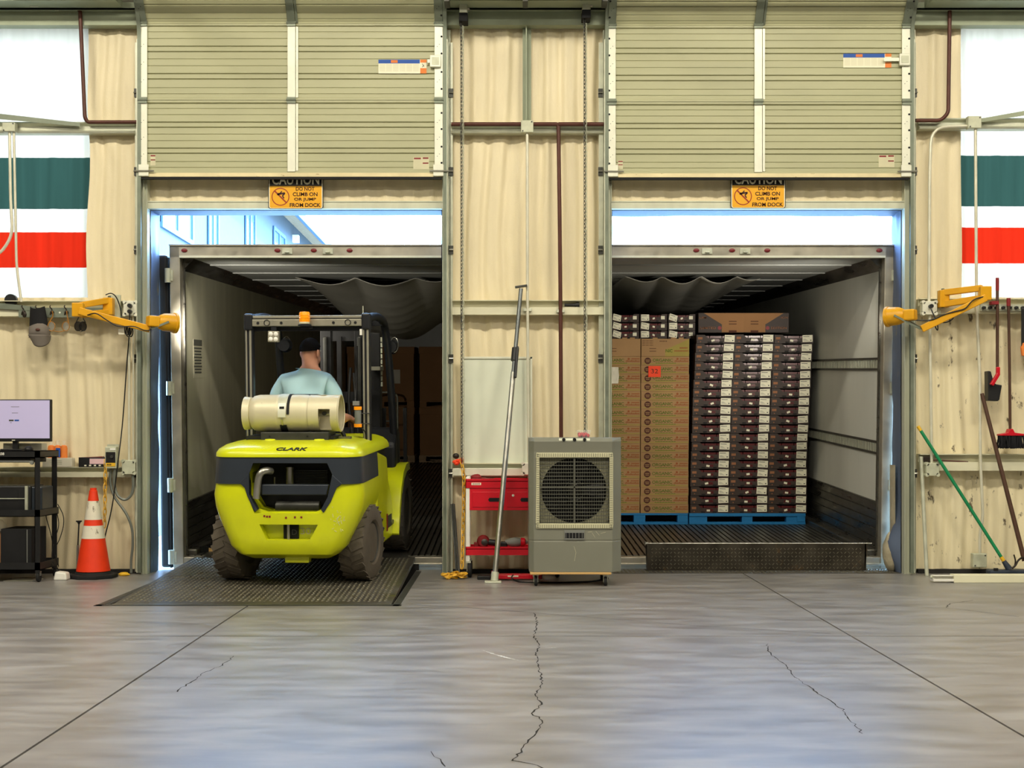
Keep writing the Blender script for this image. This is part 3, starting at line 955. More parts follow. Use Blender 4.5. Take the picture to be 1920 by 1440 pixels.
def overhead_door(idx, pl, pc, pr, zb, zj, zt, label):
    """pl = (outer, inner) px of left stile, pc = centre stile, pr = right stile"""
    dr = thing('door_%d' % idx, label, None, kind='structure', loc=(0, DY, 0))
    xa, xb = PX(pl[0], DY), PX(pr[1], DY)
    def secs(n, z0, z1, Mx=None):
        pr_ = section_profile(z0, z1)
        o = MB().prism(pr_, xa, xb, 'YZ').build('door_section', M['door_panel'], dr, M=Mx or TR(0, 0, z0))
        h = z1 - z0
        for a, b in (pl, pc, pr):
            x0, x1 = PX(a, DY), PX(b, DY)
            st = MB().box(x0, x1, -.034, -.024, .012, h - .006)
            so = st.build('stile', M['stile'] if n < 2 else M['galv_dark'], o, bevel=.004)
            if (a, b) != pc:
                ho = MB()
                edge = x0 + .012 if (a, b) == pl else x1 - .012
                for t in (.14, .36, .60, .82):
                    ho.cyl((edge, -.036, t * h), (edge, -.0335, t * h), .0085, n=10)
                for t in (.25, .48, .71):
                    for q in (-.012, .006):
                        ho.cyl((x0 + .035 + q, -.036, t * h + q), (x0 + .035 + q, -.0335, t * h + q), .003, n=6)
                ho.build('bolt_holes', M['black_matte'], so, kind='stuff')
            else:
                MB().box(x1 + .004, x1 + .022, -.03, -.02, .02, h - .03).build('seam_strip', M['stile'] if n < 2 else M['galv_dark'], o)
            # hinge at the upper joint
            hx = (x0 + x1) / 2
            hb = MB().box(hx - .036, hx + .036, -.046, -.034, h - .03, h + .02)
            hb.cyl((hx - .04, -.045, h - .003), (hx + .04, -.045, h - .003), .008, n=10)
            hb.build('hinge', M['galv_dark'], o, smooth=40)
        return o
    s0 = secs(0, zb + .03, zj)
    s1 = secs(1, zj, zt)
    s2 = secs(2, zt, zt + .61, TR(0, .0, zt) @ RX(math.radians(38)))
    s3 = secs(3, zt, zt + .61, TR(0, -.61 * math.sin(math.radians(38)), zt + .61 * math.cos(math.radians(38))) @ RX(math.radians(78)))
    # bottom rail and seal
    MB().box(xa, xb, -.032, .004, zb, zb + .034).build('bottom_rail', M['rail'], dr, bevel=.003)
    sl = MB().box(xa + .01, xb - .01, -.03, .0, zb - .018, zb).build('bottom_seal', M['rubber'], dr)
    for px in (xa + .0, xb - .08):
        MB().box(px, px + .085, -.046, -.03, zb + .004, zb + .10).build('corner_bracket', M['stile'], dr, bevel=.004)
        MB().cyl((px - .03, -.05, zb + .045), (px + .13, -.05, zb + .045), .007, n=8).build('roller_shaft', M['steel'], dr, smooth=40)
    return dr, xa, xb
d1, a1, b1 = overhead_door(1, (262, 278), (540, 555), (815, 831), PZ(333, DY), PZ(189, DY), PZ(45, DY), 'raised sectional steel door over the forklift bay')
d2, a2, b2 = overhead_door(2, (1139, 1154), (1413, 1428), (1689, 1705), PZ(334, DY), PZ(192, DY), PZ(49, DY), 'raised sectional steel door over the pallet bay')
for dr, px, py in ((d1, 755, 126), (d2, 1625, 115)):
    c = P(px, py, DY)
    sticker_sheet(dr, TR(c.x, -.019, c.z), 90 / 227.5, 26 / 227.5)
for dr, px, py, flip in ((d1, 817, 118, 0), (d2, 1693, 115, 1)):
    c = P(px, py, DY)
    l = MB().box(c.x - .045, c.x + .045, -.06, -.034, c.z - .05, c.z + .05).build('latch_box', M['stile'], dr, bevel=.006)
    MB().box(c.x - .17 if flip else c.x - .065, c.x - .04, -.05, -.042, c.z - .012, c.z + .016).build('latch_bar', M['stile'], l)
    MB().box(c.x - .03, c.x + .03, -.064, -.06, c.z - .03, c.z + .03).build('cover', M['boxsteel'], l)
def small_notice(dr, px, py, w, h, two):
    c = P(px, py, DY)
    s = MB().box(c.x - w / 2, c.x + w / 2, -.0195, -.0185, c.z - h / 2, c.z + h / 2).build('notice', M['cream'], dr)
    r = MB().box(c.x - w * .46, c.x - w * .02 if two else c.x + w * .46, -.0202, -.0195, c.z + h * .33, c.z + h * .46)
    if two:
        r.box(c.x + w * .1, c.x + w * .46, -.0202, -.0195, c.z + h * .36, c.z + h * .48)
        r.box(c.x + w * .1, c.x + w * .46, -.0202, -.0195, c.z - h * .04, c.z + h * .06)
    else:
        r.box(c.x - w * .46, c.x + w * .46, -.0202, -.0195, c.z - h * .04, c.z + h * .06)
    r.build('red_bands', M['red_dark'], s)
small_notice(d1, 790, 307, .13, .10, True)
small_notice(d1, 288, 301, .042, .09, False)
small_notice(d2, 1661, 303, .13, .10, True)
small_notice(d2, 1163, 310, .04, .07, False)

# tracks
def track(x, sgn, label, zc):
    R = .42
    y0 = -.13
    path = [(x, y0, .02), (x, y0, 1.2), (x, y0, 2.4), (x, y0, zc)]
    for i in range(1, 11):
        a = (PI / 2) * i / 10
        path.append((x, y0 - R * (1 - math.cos(a)), zc + R * math.sin(a)))
    path.append((x, y0 - R - 2.4, zc + R))
    t = thing('door_track', label, 'door track')
    ch = MB()
    s = sgn
    prof = [(0, -.028), (0, .028), (s * .030, .028), (s * .030, .020), (s * .005, .020), (s * .005, -.020), (s * .022, -.020), (s * .022, -.028)]
    sweep(ch, prof, path)
    ch.build('channel', M['galv_dark'], t, smooth=30)
    an = MB().box(x - s * .006, x - s * .0, -.158, -.055, .02, zc).box(x - s * .045, x, -.062, -.055, .02, zc)
    an.build('mounting_angle', M['galv'], t)
    for z in (.8, 1.75, 2.65, 3.3, 3.95):
        MB().box(x - s * .05, x - s * .012, -.075, -.06, z, z + .07).build('bracket', M['dark_steel'], t)
        MB().cyl((x - s * .05, -.085, z + .035), (x - s * .015, -.085, z + .035), .007, n=8).build('bolt', M['steel'], t)
    return t
track(PX(259, -.13), 1, 'curved galvanized door track next to the wall hooks', PZ(75, -.13))
track(PX(838, -.13), -1, 'curved galvanized door track next to the long left chain and whiteboard', PZ(75, -.13))
track(PX(1134, -.13), 1, 'curved galvanized door track beside the brown pipe, above the cooler', PZ(75, -.13))
track(PX(1712, -.13), -1, 'curved galvanized door track beside the green broom', PZ(75, -.13))
# torsion shaft above the doors
sh = thing('torsion_shaft', 'dark door spring shaft along the top of the wall', 'door shaft', loc=(0, 0, 0))
MB().cyl((-4, -.42, PZ(-16, -.42)), (4.5, -.42, PZ(-16, -.42)), .016, n=12).build('shaft', M['dark_steel'], sh, smooth=40)
MB().cyl((PX(850, -.42), -.42, PZ(-16, -.42)), (PX(1120, -.42), -.42, PZ(-16, -.42)), .06, n=16).build('spring', M['black'], sh, smooth=40)
for px in (838, 985, 1134): MB().box(PX(px, -.4) - .02, PX(px, -.4) + .02, -.48, -.3, PZ(-30, -.4), PZ(8, -.4)).build('bearing_bracket', M['dark_steel'], sh)

# ------------------------------------------------------------------ caution signs
def caution(px0, px1, py0, py1, label):
    x0, x1, z0, z1 = PX(px0, -.07), PX(px1, -.07), PZ(py1, -.07), PZ(py0, -.07)
    w, h = x1 - x0, z1 - z0
    s = thing('caution_sign', label, 'sign', loc=((x0 + x1) / 2, -.07, (z0 + z1) / 2))
    def rr(w, h, r, n=5):
        pts = []
        for cx, cz, a0 in ((w / 2 - r, h / 2 - r, 0), (-w / 2 + r, h / 2 - r, 90), (-w / 2 + r, -h / 2 + r, 180), (w / 2 - r, -h / 2 + r, 270)):
            for i in range(n + 1):
                a = math.radians(a0 + 90 * i / n)
                pts.append((cx + r * math.cos(a), cz + r * math.sin(a)))
        return pts
    MB().prism(rr(w, h, .022), 0, .006, 'XZ').build('black_border', M['sign_black'], s)
    MB().prism(rr(w * .975, h * .975, .019), -.001, 0, 'XZ').build('white_border', M['label'], s)
    MB().prism(rr(w * .945, h * .945, .014), -.002, -.001, 'XZ').build('yellow_field', M['sign_yellow'], s)
    MB().box(-w * .4725, w * .4725, -.003, -.002, h * .085, h * .4725).build('black_band', M['sign_black'], s)
    text('CAUTION', (0, -.0042, h * .25), M['label'], s, w=w * .86, h=h * .27, fat=.022)
    for i, (ln, ww) in enumerate((('DO NOT', .34), ('CLIMB ON', .45), ('OR JUMP', .40), ('FROM DOCK', .56))):
        text(ln, (w * .172, -.0032, h * (.012 - .137 * i)), M['sign_brown'], s, w=w * ww, h=h * .098, fat=.022)
    cx, cz, r = -w * .277, -h * .19, h * .225
    ring = MB()
    n = 36
    vs, fs = [], []
    for i in range(n):
        a = 2 * PI * i / n
        for q, yy in ((r, -.003), (r * .90, -.003), (r * .90, -.002), (r, -.002)):
            vs.append((cx + q * math.cos(a), yy, cz + q * math.sin(a)))
    for i in range(n):
        j = (i + 1) % n
        for k in range(4):
            k2 = (k + 1) % 4
            fs.append((i * 4 + k, i * 4 + k2, j * 4 + k2, j * 4 + k))
    ring.add(vs, fs)
    ring.bar((cx - r * .67, -.0025, cz + r * .67), (cx + r * .67, -.0025, cz - r * .67), .001, r * .13, (0, 1, 0)) if False else ring.prism(
        [(cx - r * .71, cz + r * .60), (cx - r * .60, cz + r * .71), (cx + r * .71, cz - r * .60), (cx + r * .60, cz - r * .71)], -.0032, -.002, 'XZ')
    ring.build('prohibition_ring', M['sign_red'], s)
    fig = MB()
    for a, b, t in (((-.35, .30), (.0, .34), .10), ((.0, .34), (.5, .42), .09), ((.5, .42), (.22, .1), .08), ((.22, .1), (.40, -.18), .07), ((-.1, .32), (.16, .62), .06), ((-.35, .30), (-.1, .18), .10)):
        ax, az, bx, bz = cx + a[0] * r, cz + a[1] * r, cx + b[0] * r, cz + b[1] * r
        d = Vector((bx - ax, bz - az)).normalized()
        nx, nz = -d.y * t * r, d.x * t * r
        fig.prism([(ax + nx, az + nz), (ax - nx, az - nz), (bx - nx, bz - nz), (bx + nx, bz + nz)], -.0036, -.002, 'XZ')
    fig.build('diver_pictogram', M['sign_brown'], s)
    MB().box(-w * .3, w * .3, .006, .04, -h * .35, h * .3).build('backing', M['sign_black'], s)
caution(503, 606, 318, 392, 'yellow caution sign hanging over the forklift bay')
caution(1370, 1473, 317, 391, 'yellow caution sign hanging over the pallet bay')

# ------------------------------------------------------------------ chains and their brackets
def chain(name, label, cat, pts, pitch, W, r, m, twist0=0):
    mb = MB()
    pts = [Vector(p) for p in pts]
    k = 0
    carry = 0
    for a, b in zip(pts[:-1], pts[1:]):
        d = b - a
        L = d.length
        z = d.normalized()
        x = z.cross(Vector((0, 1, 0)))
        if x.length < .01: x = Vector((1, 0, 0))
        x.normalize()
        y = z.cross(x)
        R0 = Matrix((x, y, z)).transposed()
        t = carry
        while t < L:
            ang = (PI / 4 if k % 2 else -PI / 4) + twist0
            R = R0 @ Matrix.Rotation(ang, 3, 'Z')
            mb.link(a + z * t, pitch * .68, W, r, R)
            t += pitch
            k += 1
        carry = t - L
    t = thing(name, label, cat)
    mb.build('chain_links', m, t, smooth=60, kind='stuff')
    return t
CY = -.20
for px, py0, py1, lab in ((866, 38, 868, 'long galvanized hand chain hanging beside the whiteboard'), (1097, 33, 812, 'long galvanized hand chain hanging down behind the cooler')):
    t = chain('hand_chain', lab, 'chain', [P(px - 1.4, py0, CY), P(px - .5, py1, CY)], .031, .0085, .0032, M['dark_steel'])
    mb = MB()
    n = int((PZ(py0, CY) - PZ(py1, CY)) / .031)
    for i in range(n):
        p = P(px + 2.6, py1, CY).lerp(P(px + 1.6, py0 + 10, CY), i / n) + Vector((0, .012, .012))
        mb.link(p, .021, .0085, .0032, Matrix.Rotation((PI / 4 if i % 2 else -PI / 4), 3, 'Z'))
    mb.build('chain_links', M['galv'], t, smooth=60, kind='stuff')
for px, py, lab in ((869, 0, 'galvanized chain bracket above the long left chain'), (1099, 0, 'galvanized chain bracket above the chain behind the cooler')):
    t = thing('chain_hoist_bracket', lab, 'bracket')
    x, z = PX(px, CY), PZ(27 if px < 900 else 21, CY)
    MB().box(x - .033, x + .033, CY - .05, -.1, z, z + .6).build('housing', M['galv'], t, bevel=.004)
    MB().box(x - .035, x + .035, CY - .04, -.1, z - .065, z).build('chain_guide', M['black_matte'], t)
    MB().cyl((x + .033, CY - .02, z + .04), (x + .05, CY - .02, z + .04), .012, n=8).build('bolt', M['steel'], t)

# ------------------------------------------------------------------ pipes, conduits and boxes
def conduit(name, label, cat, pts, r, m, bendr=.07, straps=()):
    t = thing(name, label, cat)
    MB().tube(bend(pts, bendr), r, 10).build('tube', m, t, smooth=50)
    for p in straps:
        MB().box(p[0] - .035, p[0] + .035, p[1] - .008, p[1] + .014, p[2] - .012, p[2] + .012).build('strap', M['galv'], t, bevel=.003)
    return t
def jbox(name, label, px, py, w, h, depth, Y, m=None, lobes=False, knockouts=True):
    c = P(px, py, Y)
    t = thing(name, label, 'electrical box', loc=(c.x, Y, c.z))
    if lobes:
        k = .22
        pts = [(-w / 2 + w * k, -h / 2), (w / 2 - w * k, -h / 2), (w / 2, -h / 2 + h * k), (w / 2, h / 2 - h * k), (w / 2 - w * k, h / 2), (-w / 2 + w * k, h / 2), (-w / 2, h / 2 - h * k), (-w / 2, -h / 2 + h * k)]
        MB().prism(pts, 0, depth, 'XZ').build('box', m or M['boxsteel'], t, bevel=.003)
        for sx in (-1, 1):
            for sz in (-1, 1):
                MB().cyl((sx * w * .42, 0, sz * h * .42), (sx * w * .42, depth, sz * h * .42), .016, n=10).build('corner_lug', m or M['boxsteel'], t, smooth=40)
    else:
        MB().box(-w / 2, w / 2, 0, depth, -h / 2, h / 2).build('box', m or M['boxsteel'], t, bevel=.004)
    MB().box(-w * .46, w * .46, -.004, 0, -h * .46, h * .46).build('cover', m or M['boxsteel'], t, bevel=.002) if not lobes else None
    for sx, sz in ((-1, -1), (1, 1)):
        MB().cyl((sx * w * .36, -.008, sz * h * .36), (sx * w * .36, 0, sz * h * .36), .006, n=8).build('screw', M['dark_steel'], t)
    return t
JY1 = -.15
# centre bay
mb = MB()
mb.box(PX(980), PX(996), -.012, .0, PZ(240), PZ(28)).box(PX(985.5), PX(987.5), -.09, -.01, PZ(240), PZ(30))
tt = thing('vertical_strut', 'grey-green T-shaped steel strut above the square junction box', 'strut')
mb.build('t_section', M['beam'], tt)
jbox('junction_box', 'square grey junction box in the middle of the wall between the doors', 988.5, 237, 23 / 225, 23 / 225, .06, JY1)
conduit('conduit', 'thin steel conduit dropping from the square junction box past the whiteboard', 'conduit', [P(988.5, 246, -.12), P(989, 560, -.12), P(992, 1000, -.12)], .0125, M['conduit'], straps=[P(989, 581, -.12), P(991, 885, -.12)])
conduit('brown_pipe', 'brown pipe running across the wall and down behind the cooler', 'pipe', [P(846, 233, -.11), P(1047, 233, -.11)] + [P(1049.5, 420, -.12), P(1051, 580, -.12), P(1053, 1000, -.12)], .017, M['pipe_brown'], .02, straps=[P(1051, 583, -.12)])
conduit('brown_pipe', 'short brown pipe crossing behind the chain near the cooler side track', 'pipe', [P(1047, 233, -.12), P(1132, 233, -.12)], .017, M['pipe_brown'])
# left bay
conduit('brown_pipe', 'dark pipe dropping in front of the daylight panel by the hooks', 'pipe', [P(112, 16, -.12), P(150, 17, -.12), P(152, 60, -.12), P(159, 220, -.12), P(164, 229, -.11), P(257, 229, -.11)], .016, M['pipe_brown'], .03)
conduit('conduit', 'grey conduit slanting along the top corner above the daylight panel', 'conduit', [P(-60, -4, -.2), P(110, 17, -.13)], .016, M['galv'], straps=[P(64, 10, -.2)])
jbox('junction_box', 'grey junction box on the girt over two white conduits', 16, 238, 24 / 225, 17 / 225, .06, JY1)
conduit('conduit', 'pale conduit bending away towards the red painted stripe', 'conduit', [P(18, 246, -.12), P(20, 380, -.12), P(24, 440, -.12), P(0, 478, -.12), P(-60, 492, -.12)], .0125, M['conduit'], .16)
conduit('conduit', 'pale conduit running straight down the daylight panel to the hook rail', 'conduit', [P(26, 246, -.12), P(31, 500, -.12), P(40, 566, -.12)], .011, M['conduit'], .1)
mb = MB()
mb.add([P(-400, 168, -.2), P(150, 230, -.11), P(150, 237, -.11), P(-400, 188, -.2), P(-400, 168, -.14), P(150, 230, -.09), P(150, 237, -.09), P(-400, 188, -.14)], [(0, 1, 2, 3), (4, 7, 6, 5), (0, 4, 5, 1), (1, 5, 6, 2), (2, 6, 7, 3), (3, 7, 4, 0)])
tb = thing('brace_strap', 'grey diagonal brace meeting the girt by the hooks', 'brace')
mb.build('flat_bar', M['galv_dark'], tb)
mb = MB()
mb.add([P(1840, 222, -.11), P(2400, 122, -.2), P(2400, 144, -.2), P(1840, 229, -.11), P(1840, 222, -.09), P(2400, 122, -.14), P(2400, 144, -.14), P(1840, 229, -.09)], [(0, 1, 2, 3), (4, 7, 6, 5), (0, 4, 5, 1), (1, 5, 6, 2), (2, 6, 7, 3), (3, 7, 4, 0)])
tb = thing('brace_strap', 'grey diagonal brace meeting the girt above the brooms', 'brace')
mb.build('flat_bar', M['beam'], tb)
# right bay
conduit('brown_pipe', 'brown pipe stepping down the wall above the right yellow lamp arm', 'pipe', [P(1990, 1, -.12), P(1781, 2, -.12), P(1778, 212, -.12), P(1764, 226, -.11), P(1717, 226, -.11)], .016, M['pipe_brown'], .035)
jbox('junction_box', 'square grey junction box on the girt above the brooms', 1828, 229, 25 / 225, 23 / 225, .06, JY1)
conduit('conduit', 'steel conduit curving from the junction box down to the outlet by the yellow lamp arm', 'conduit', [P(1817, 236, -.12), P(1746, 238, -.12), P(1743, 330, -.12), P(1742, 568, -.12)], .0125, M['conduit'], .16)
conduit('conduit', 'steel conduit dropping from the outlet to a box on the low girt', 'conduit', [P(1743, 588, -.12), P(1745, 720, -.12), P(1747, 872, -.12)], .0125, M['conduit'])
conduit('conduit', 'long steel conduit running down past the green broom handle to a floor box', 'conduit', [P(1829, 240, -.12), P(1831, 580, -.12), P(1837, 700, -.12), P(1838, 860, -.12), P(1843, 970, -.11), P(1837, 1000, -.09), P(1837, 1042, -.08)], .0125, M['conduit'], .12)
jbox('outlet_box', 'eight-sided outlet box with a plug beside the right yellow lamp arm', 1743.5, 577, 27 / 225, 25 / 225, .05, -.16, M['stile'], lobes=True)
jbox('junction_box', 'eight-sided box with stamped cover on the low girt behind the green broom', 1749, 880, 24 / 225, 24 / 225, .05, -.16, M['boxsteel'], lobes=True)
jbox('junction_box', 'square box at the end of the long conduit near the floor', 1837.5, 1051, 26 / 225, 26 / 225, .06, -.10)
jbox('outlet_box', 'eight-sided outlet box with plugs beside the left yellow lamp arm', 243.5, 578, 24 / 225, 27 / 225, .05, -.16, M['stile'], lobes=True)
for px, py, n in ((243, 573, 1), (243, 584, 1), (1746, 574, 1)):
    c = P(px, py, -.185)
    t = thing('plug', 'black plug pushed into the outlet by the %s' % ('hooks' if px < 900 else 'brooms'), 'plug', 'plugs in the wall outlets')
    MB().cyl((c.x, -.20, c.z), (c.x, -.155, c.z), .017, n=10).build('plug_body', M['black'], t, smooth=40)
jbox('junction_box', 'eight-sided box on the low girt beside the control box', 241, 876, 25 / 225, 26 / 225, .05, -.16, M['boxsteel'], lobes=True)
conduit('conduit', 'thin steel conduit between the two eight-sided boxes beside the yellow lamp arm', 'conduit', [P(243, 592, -.12), P(242, 700, -.12), P(242, 863, -.12)], .010, M['conduit'])
conduit('conduit', 'slim steel conduit standing next to the door jamb near the control box', 'conduit', [P(250, 592, -.12), P(250, 863, -.12)], .007, M['conduit'])
# ------------------------------------------------------------------ semi trailers
IW, OW, TL, TH_IN = 1.21, 1.295, 16.0, 2.56
rib_mesh = MB()
rib_mesh.prism([(-.010, -.03), (.010, -.03), (.010, -.006), (.019, -.006), (.019, 0), (-.019, 0), (-.019, -.006), (-.010, -.006)], .07, TL - .05, 'XZ')
rib_mesh = rib_mesh.mesh('floor_rib')
rib_mesh.materials.append(M['floor_rib'])
def kick_profile(sgn):
    pts = [(sgn * IW, 0.0)]
    h = .46
    for i in range(6):
        a, b = i * h / 6, (i + 1) * h / 6
        pts += [(sgn * (IW - .014), a + .006), (sgn * (IW - .014), b - .006), (sgn * (IW - .007), b - .003)]
    pts += [(sgn * (IW - .014), h), (sgn * IW, h + .006)]
    return pts
def trailer(k, label):
    t = thing('semi_trailer', label, 'trailer', M=TM[k])
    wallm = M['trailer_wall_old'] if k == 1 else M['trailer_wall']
    MB().box(-OW, OW, .02, TL, -.18, -.03).build('floor_base', M['alum_dark'], t)
    n = 44
    for i in range(n):
        place(rib_mesh, 'floor_rib', None, t, TR(-IW + .05 + i * (2 * IW - .1) / (n - 1), 0, 0))
    sill = MB().box(-OW, OW, -.03, .065, -.13, -.005)
    sill.box(-OW, OW, -.045, -.03, -.075, -.055)
    sill.build('rear_sill', M['alum'], t, bevel=.004)
    for s in (-1, 1):
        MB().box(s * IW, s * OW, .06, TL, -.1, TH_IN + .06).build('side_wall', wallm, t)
        MB().box(s * (IW - .004), s * OW, -.04, .065, -.13, TH_IN + .1).build('rear_post', M['alum'], t, bevel=.006)
        MB().box(s * (IW - .016), s * IW, .062, .10, 0, TH_IN).build('post_trim', M['alum_dark'], t)
        MB().prism(kick_profile(s), .10, TL - .1, 'XZ').build('scuff_plate', M['alum_dark'], t)
        MB().box(s * (IW - .09), s * IW, .10, TL, -.02, .05).build('floor_curb', M['alum_dark'], t, bevel=.015)
        MB().prism([(s * IW, TH_IN), (s * (IW - .10), TH_IN), (s * IW, TH_IN - .10)], .065, TL, 'XZ').build('corner_cove', M['alum_dark'], t)
        # open swing door folded back along the outside
        dd = MB().box(s * (OW + .03), s * (OW + .115), .0, 1.22, -.1, TH_IN + .03).build('swing_door', M['black'], t, bevel=.02)
        MB().box(s * (OW + .02), s * (OW + .035), -.01, .05, -.1, TH_IN).build('door_gasket', M['rubber'], dd)
        for z in (2.53 - .12, 1.45, .62, .0):
            hg = MB().cyl((s * (OW + .012), -.05, z - .06), (s * (OW + .012), -.05, z + .06), .026, n=14)
            hg.box(s * (OW - .03), s * (OW + .01), -.052, -.04, z - .045, z + .045)
            hg.build('hinge', M['galv'], t, smooth=40)
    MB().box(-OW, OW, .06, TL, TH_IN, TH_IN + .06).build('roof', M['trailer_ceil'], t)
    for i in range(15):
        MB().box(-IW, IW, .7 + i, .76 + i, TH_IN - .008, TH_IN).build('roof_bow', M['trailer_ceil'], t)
    MB().box(-OW, OW, TL, TL + .1, -.1, TH_IN + .06).build('front_wall', M['trailer_wall'], t)
    hd = MB().box(-OW, OW, -.04, .065, TH_IN, TH_IN + .1).build('rear_header', M['alum'], t, bevel=.006)
    MB().box(-OW, OW, -.055, .08, TH_IN + .1, TH_IN + .112).build('roof_rail', M['alum'], hd)
    MB().box(-IW, IW, -.046, -.04, TH_IN, TH_IN + .018).build('drip_edge', M['stile'], hd)
    lights = ((355, 527, 594, 660), (1300, 1366, 1431, 1638))[k - 1]
    for px in lights:
        x = tx(px, 0, k)
        MB().lathe([(.0, -.052), (.02, -.051), (.026, -.047), (.026, -.04)], (0, 0, 0), 'Y', 16).build('marker_lamp', M['red_lamp'], hd, smooth=40, M=TR(x, 0, TH_IN + .062) @ Matrix.Diagonal((1, 1, .62, 1)))
    for px in ((545, 620), (1320, 1390))[k - 1]:
        x = tx(px, 0, k)
        kp = MB().box(x - .045, x + .045, -.052, -.04, TH_IN + .03, TH_IN + .08).box(x - .02, x + .02, -.075, -.052, TH_IN + .04, TH_IN + .052)
        kp.build('lock_keeper', M['galv'], hd, bevel=.004)
    return t
tr1 = trailer(1, 'open refrigerated trailer with the forklift driving in')
tr2 = trailer(2, 'open refrigerated trailer loaded with berry pallets')
# logistic tracks on the wall of the pallet trailer
for py0, py1 in ((671, 695), (826, 851)):
    z0, z1 = tz(py1, .15), tz(py0, .15)
    y0, y1 = .12, 9.0
    r = MB().box(IW - .012, IW, y0, y1, z1 - .02, z1).box(IW - .012, IW, y0, y1, z0, z0 + .02).box(IW - .004, IW, y0, y1, z0, z1)
    ro = r.build('logistic_track', M['dark_steel'], tr2)
    sl = MB()
    for i in range(150):
        y = y0 + .02 + i * .055
        sl.box(IW - .010, IW - .003, y, y + .022, z0 + .018, z1 - .018)
    sl.build('track_bars', M['galv'], ro, kind='stuff')
# decal on the old trailer wall
z0, z1 = tz(709, .62), tz(638, .62)
dc = MB().box(-IW, -IW + .001, .42, .76, z0, z1).build('safety_decal', M['trailer_wall_old'], tr1)
dk = MB().box(-IW + .001, -IW + .0022, .43, .75, z1 - .055, z1)
dk.build('decal_heading', M['label_ink'], dc)
ln = MB()
for i in range(9):
    w = .13 if i % 3 else .15
    ln.box(-IW + .001, -IW + .0022, .59 - w, .59 + w, z1 - .085 - i * .027, z1 - .07 - i * .027)
ln.build('decal_lines', M['label_ink'], dc, kind='stuff')

# canvas air chutes under the ceilings
def chute(k, x0, x1, ys, ye, bellies, sag, parent, scal):
    def fn(u, v):
        y = ys + (ye - ys) * v
        x = x0 + (x1 - x0) * u
        s = min(1, max(0, (y - ys) / 2.6))
        s = s * s * (3 - 2 * s)
        bowl = math.sin(PI * min(1, max(0, u))) ** .7
        sc = scal * abs(math.sin(PI * bellies * u)) * (1 - .55 * s)
        fold = .02 * math.sin(y * 22 + u * 2) * s * bowl * u
        tail = max(0, (v - .85) / .15)
        return (x, y + (.05 * math.sin(9 * u)) * (v == 0), TH_IN - .012 - sc * (0.3 + .7 * bowl) - sag * s * bowl * (1 - .25 * tail) + fold)
    o = MB().grid(fn, 48, 50).build('air_chute', M['chute'], parent, smooth=70)
    sd = o.modifiers.new('solid', 'SOLIDIFY')
    sd.thickness = .004
chute(1, tx(558, 2.2, 1), .95, 2.2, 7.0, 2.5, .50, tr1, .085)
chute(2, tx(1170, 2.0, 2), tx(1422, 2.0, 2), 2.0, 7.5, 3.6, .30, tr2, .075)

# ------------------------------------------------------------------ cargo in the left trailer
def wood_pallet(name, label, Mx, w, d, h, m, group):
    t = thing(name, label, 'pallet', group, M=Mx)
    for i in range(3):
        y = .05 + i * (d - .1) / 2
        MB().box(-w / 2, w / 2, y - .05, y + .05, 0, .018).build('board', m, t)
    for x in (-w / 2 + .06, 0, w / 2 - .06):
        for y in (.06, d / 2, d - .06):
            MB().box(x - .06, x + .06, y - .05, y + .05, .018, h - .02).build('block', m, t)
    for i in range(6):
        y = .05 + i * (d - .1) / 5
        MB().box(-w / 2, w / 2, y - .05, y + .05, h - .02, h).build('board', m, t)
    return t
PLW = mat('pallet_wood', rgb(176, 148, 112), .8, var=.15, scale=5, stretch=(1, 5, 8))
YB = 11.5
def bin_box(x0, x1, z0, z1, label):
    t = thing('cardboard_bin', label, 'box', M=TM[1] @ TR((x0 + x1) / 2, YB, z0))
    w, h = x1 - x0, z1 - z0
    MB().box(-w / 2 + .012, w / 2 - .012, .01, 1.0, 0, h - .10).build('bin_sleeve', M['kraft_dark'], t, bevel=.008)
    MB().box(-w / 2, w / 2, 0, 1.01, h - .12, h).build('bin_lid', M['kraft_dark'], t, bevel=.008)
    return t
cols = ((-1.19, -.018), (.058, 1.19))
names = (('lower brown bulk bin under the one with white paper', 'brown bulk bin with white paper taped on its front'),
         ('lower brown bulk bin marked with faint pen, on the trailer floor', 'upper brown bulk bin stacked beside the one with white paper'))
for (x0, x1), nm in zip(cols, names):
    wood_pallet('wooden_pallet', 'pale wooden pallet under the lower bulk bins', TM[1] @ TR((x0 + x1) / 2, YB - .02, 0), x1 - x0, 1.0, .12, PLW, 'pallets under the lower bulk bins')
    bin_box(x0, x1, .12, .95, nm[0])
    wood_pallet('wooden_pallet', 'dark wooden pallet between the stacked bulk bins', TM[1] @ TR((x0 + x1) / 2, YB, .95), x1 - x0 - .02, 1.0, .115, M['kraft_dark'], 'pallets between the bulk bins')
    b = bin_box(x0, x1, 1.065, 2.0, nm[1])
    if x0 < -1:
        c = tx(744, YB, 1) - (x0 + x1) / 2
        MB().box(c - .065, c + .065, -.002, .012, .30, .54).build('paper_sheet', M['paper'], b)
MB_t = thing('hand_truck', 'grey tubular hand truck standing before the bulk bins', 'hand truck', M=TM[1] @ TR(-.46, 10.6, 0))
ht = bend([(-.22, 0, .06), (-.22, 0, 1.23), (.22, 0, 1.23), (.22, 0, .06)], .12)
MB().tube(ht, .017, 8).build('frame_tube', M['galv'], MB_t, smooth=50)
for z in (.35, .75): MB().cyl((-.22, 0, z), (.22, 0, z), .013, n=8).build('rung', M['galv'], MB_t, smooth=40)
MB().box(-.2, .2, .0, .25, .012, .022).build('toe_plate', M['galv'], MB_t)
for s in (-.2, .2): MB().lathe([(.03, -.025), (.12, -.02), (.125, 0), (.12, .02), (.03, .025)], (s, -.08, .127), 'X', 16).build('wheel', M['rubber'], MB_t, smooth=40)

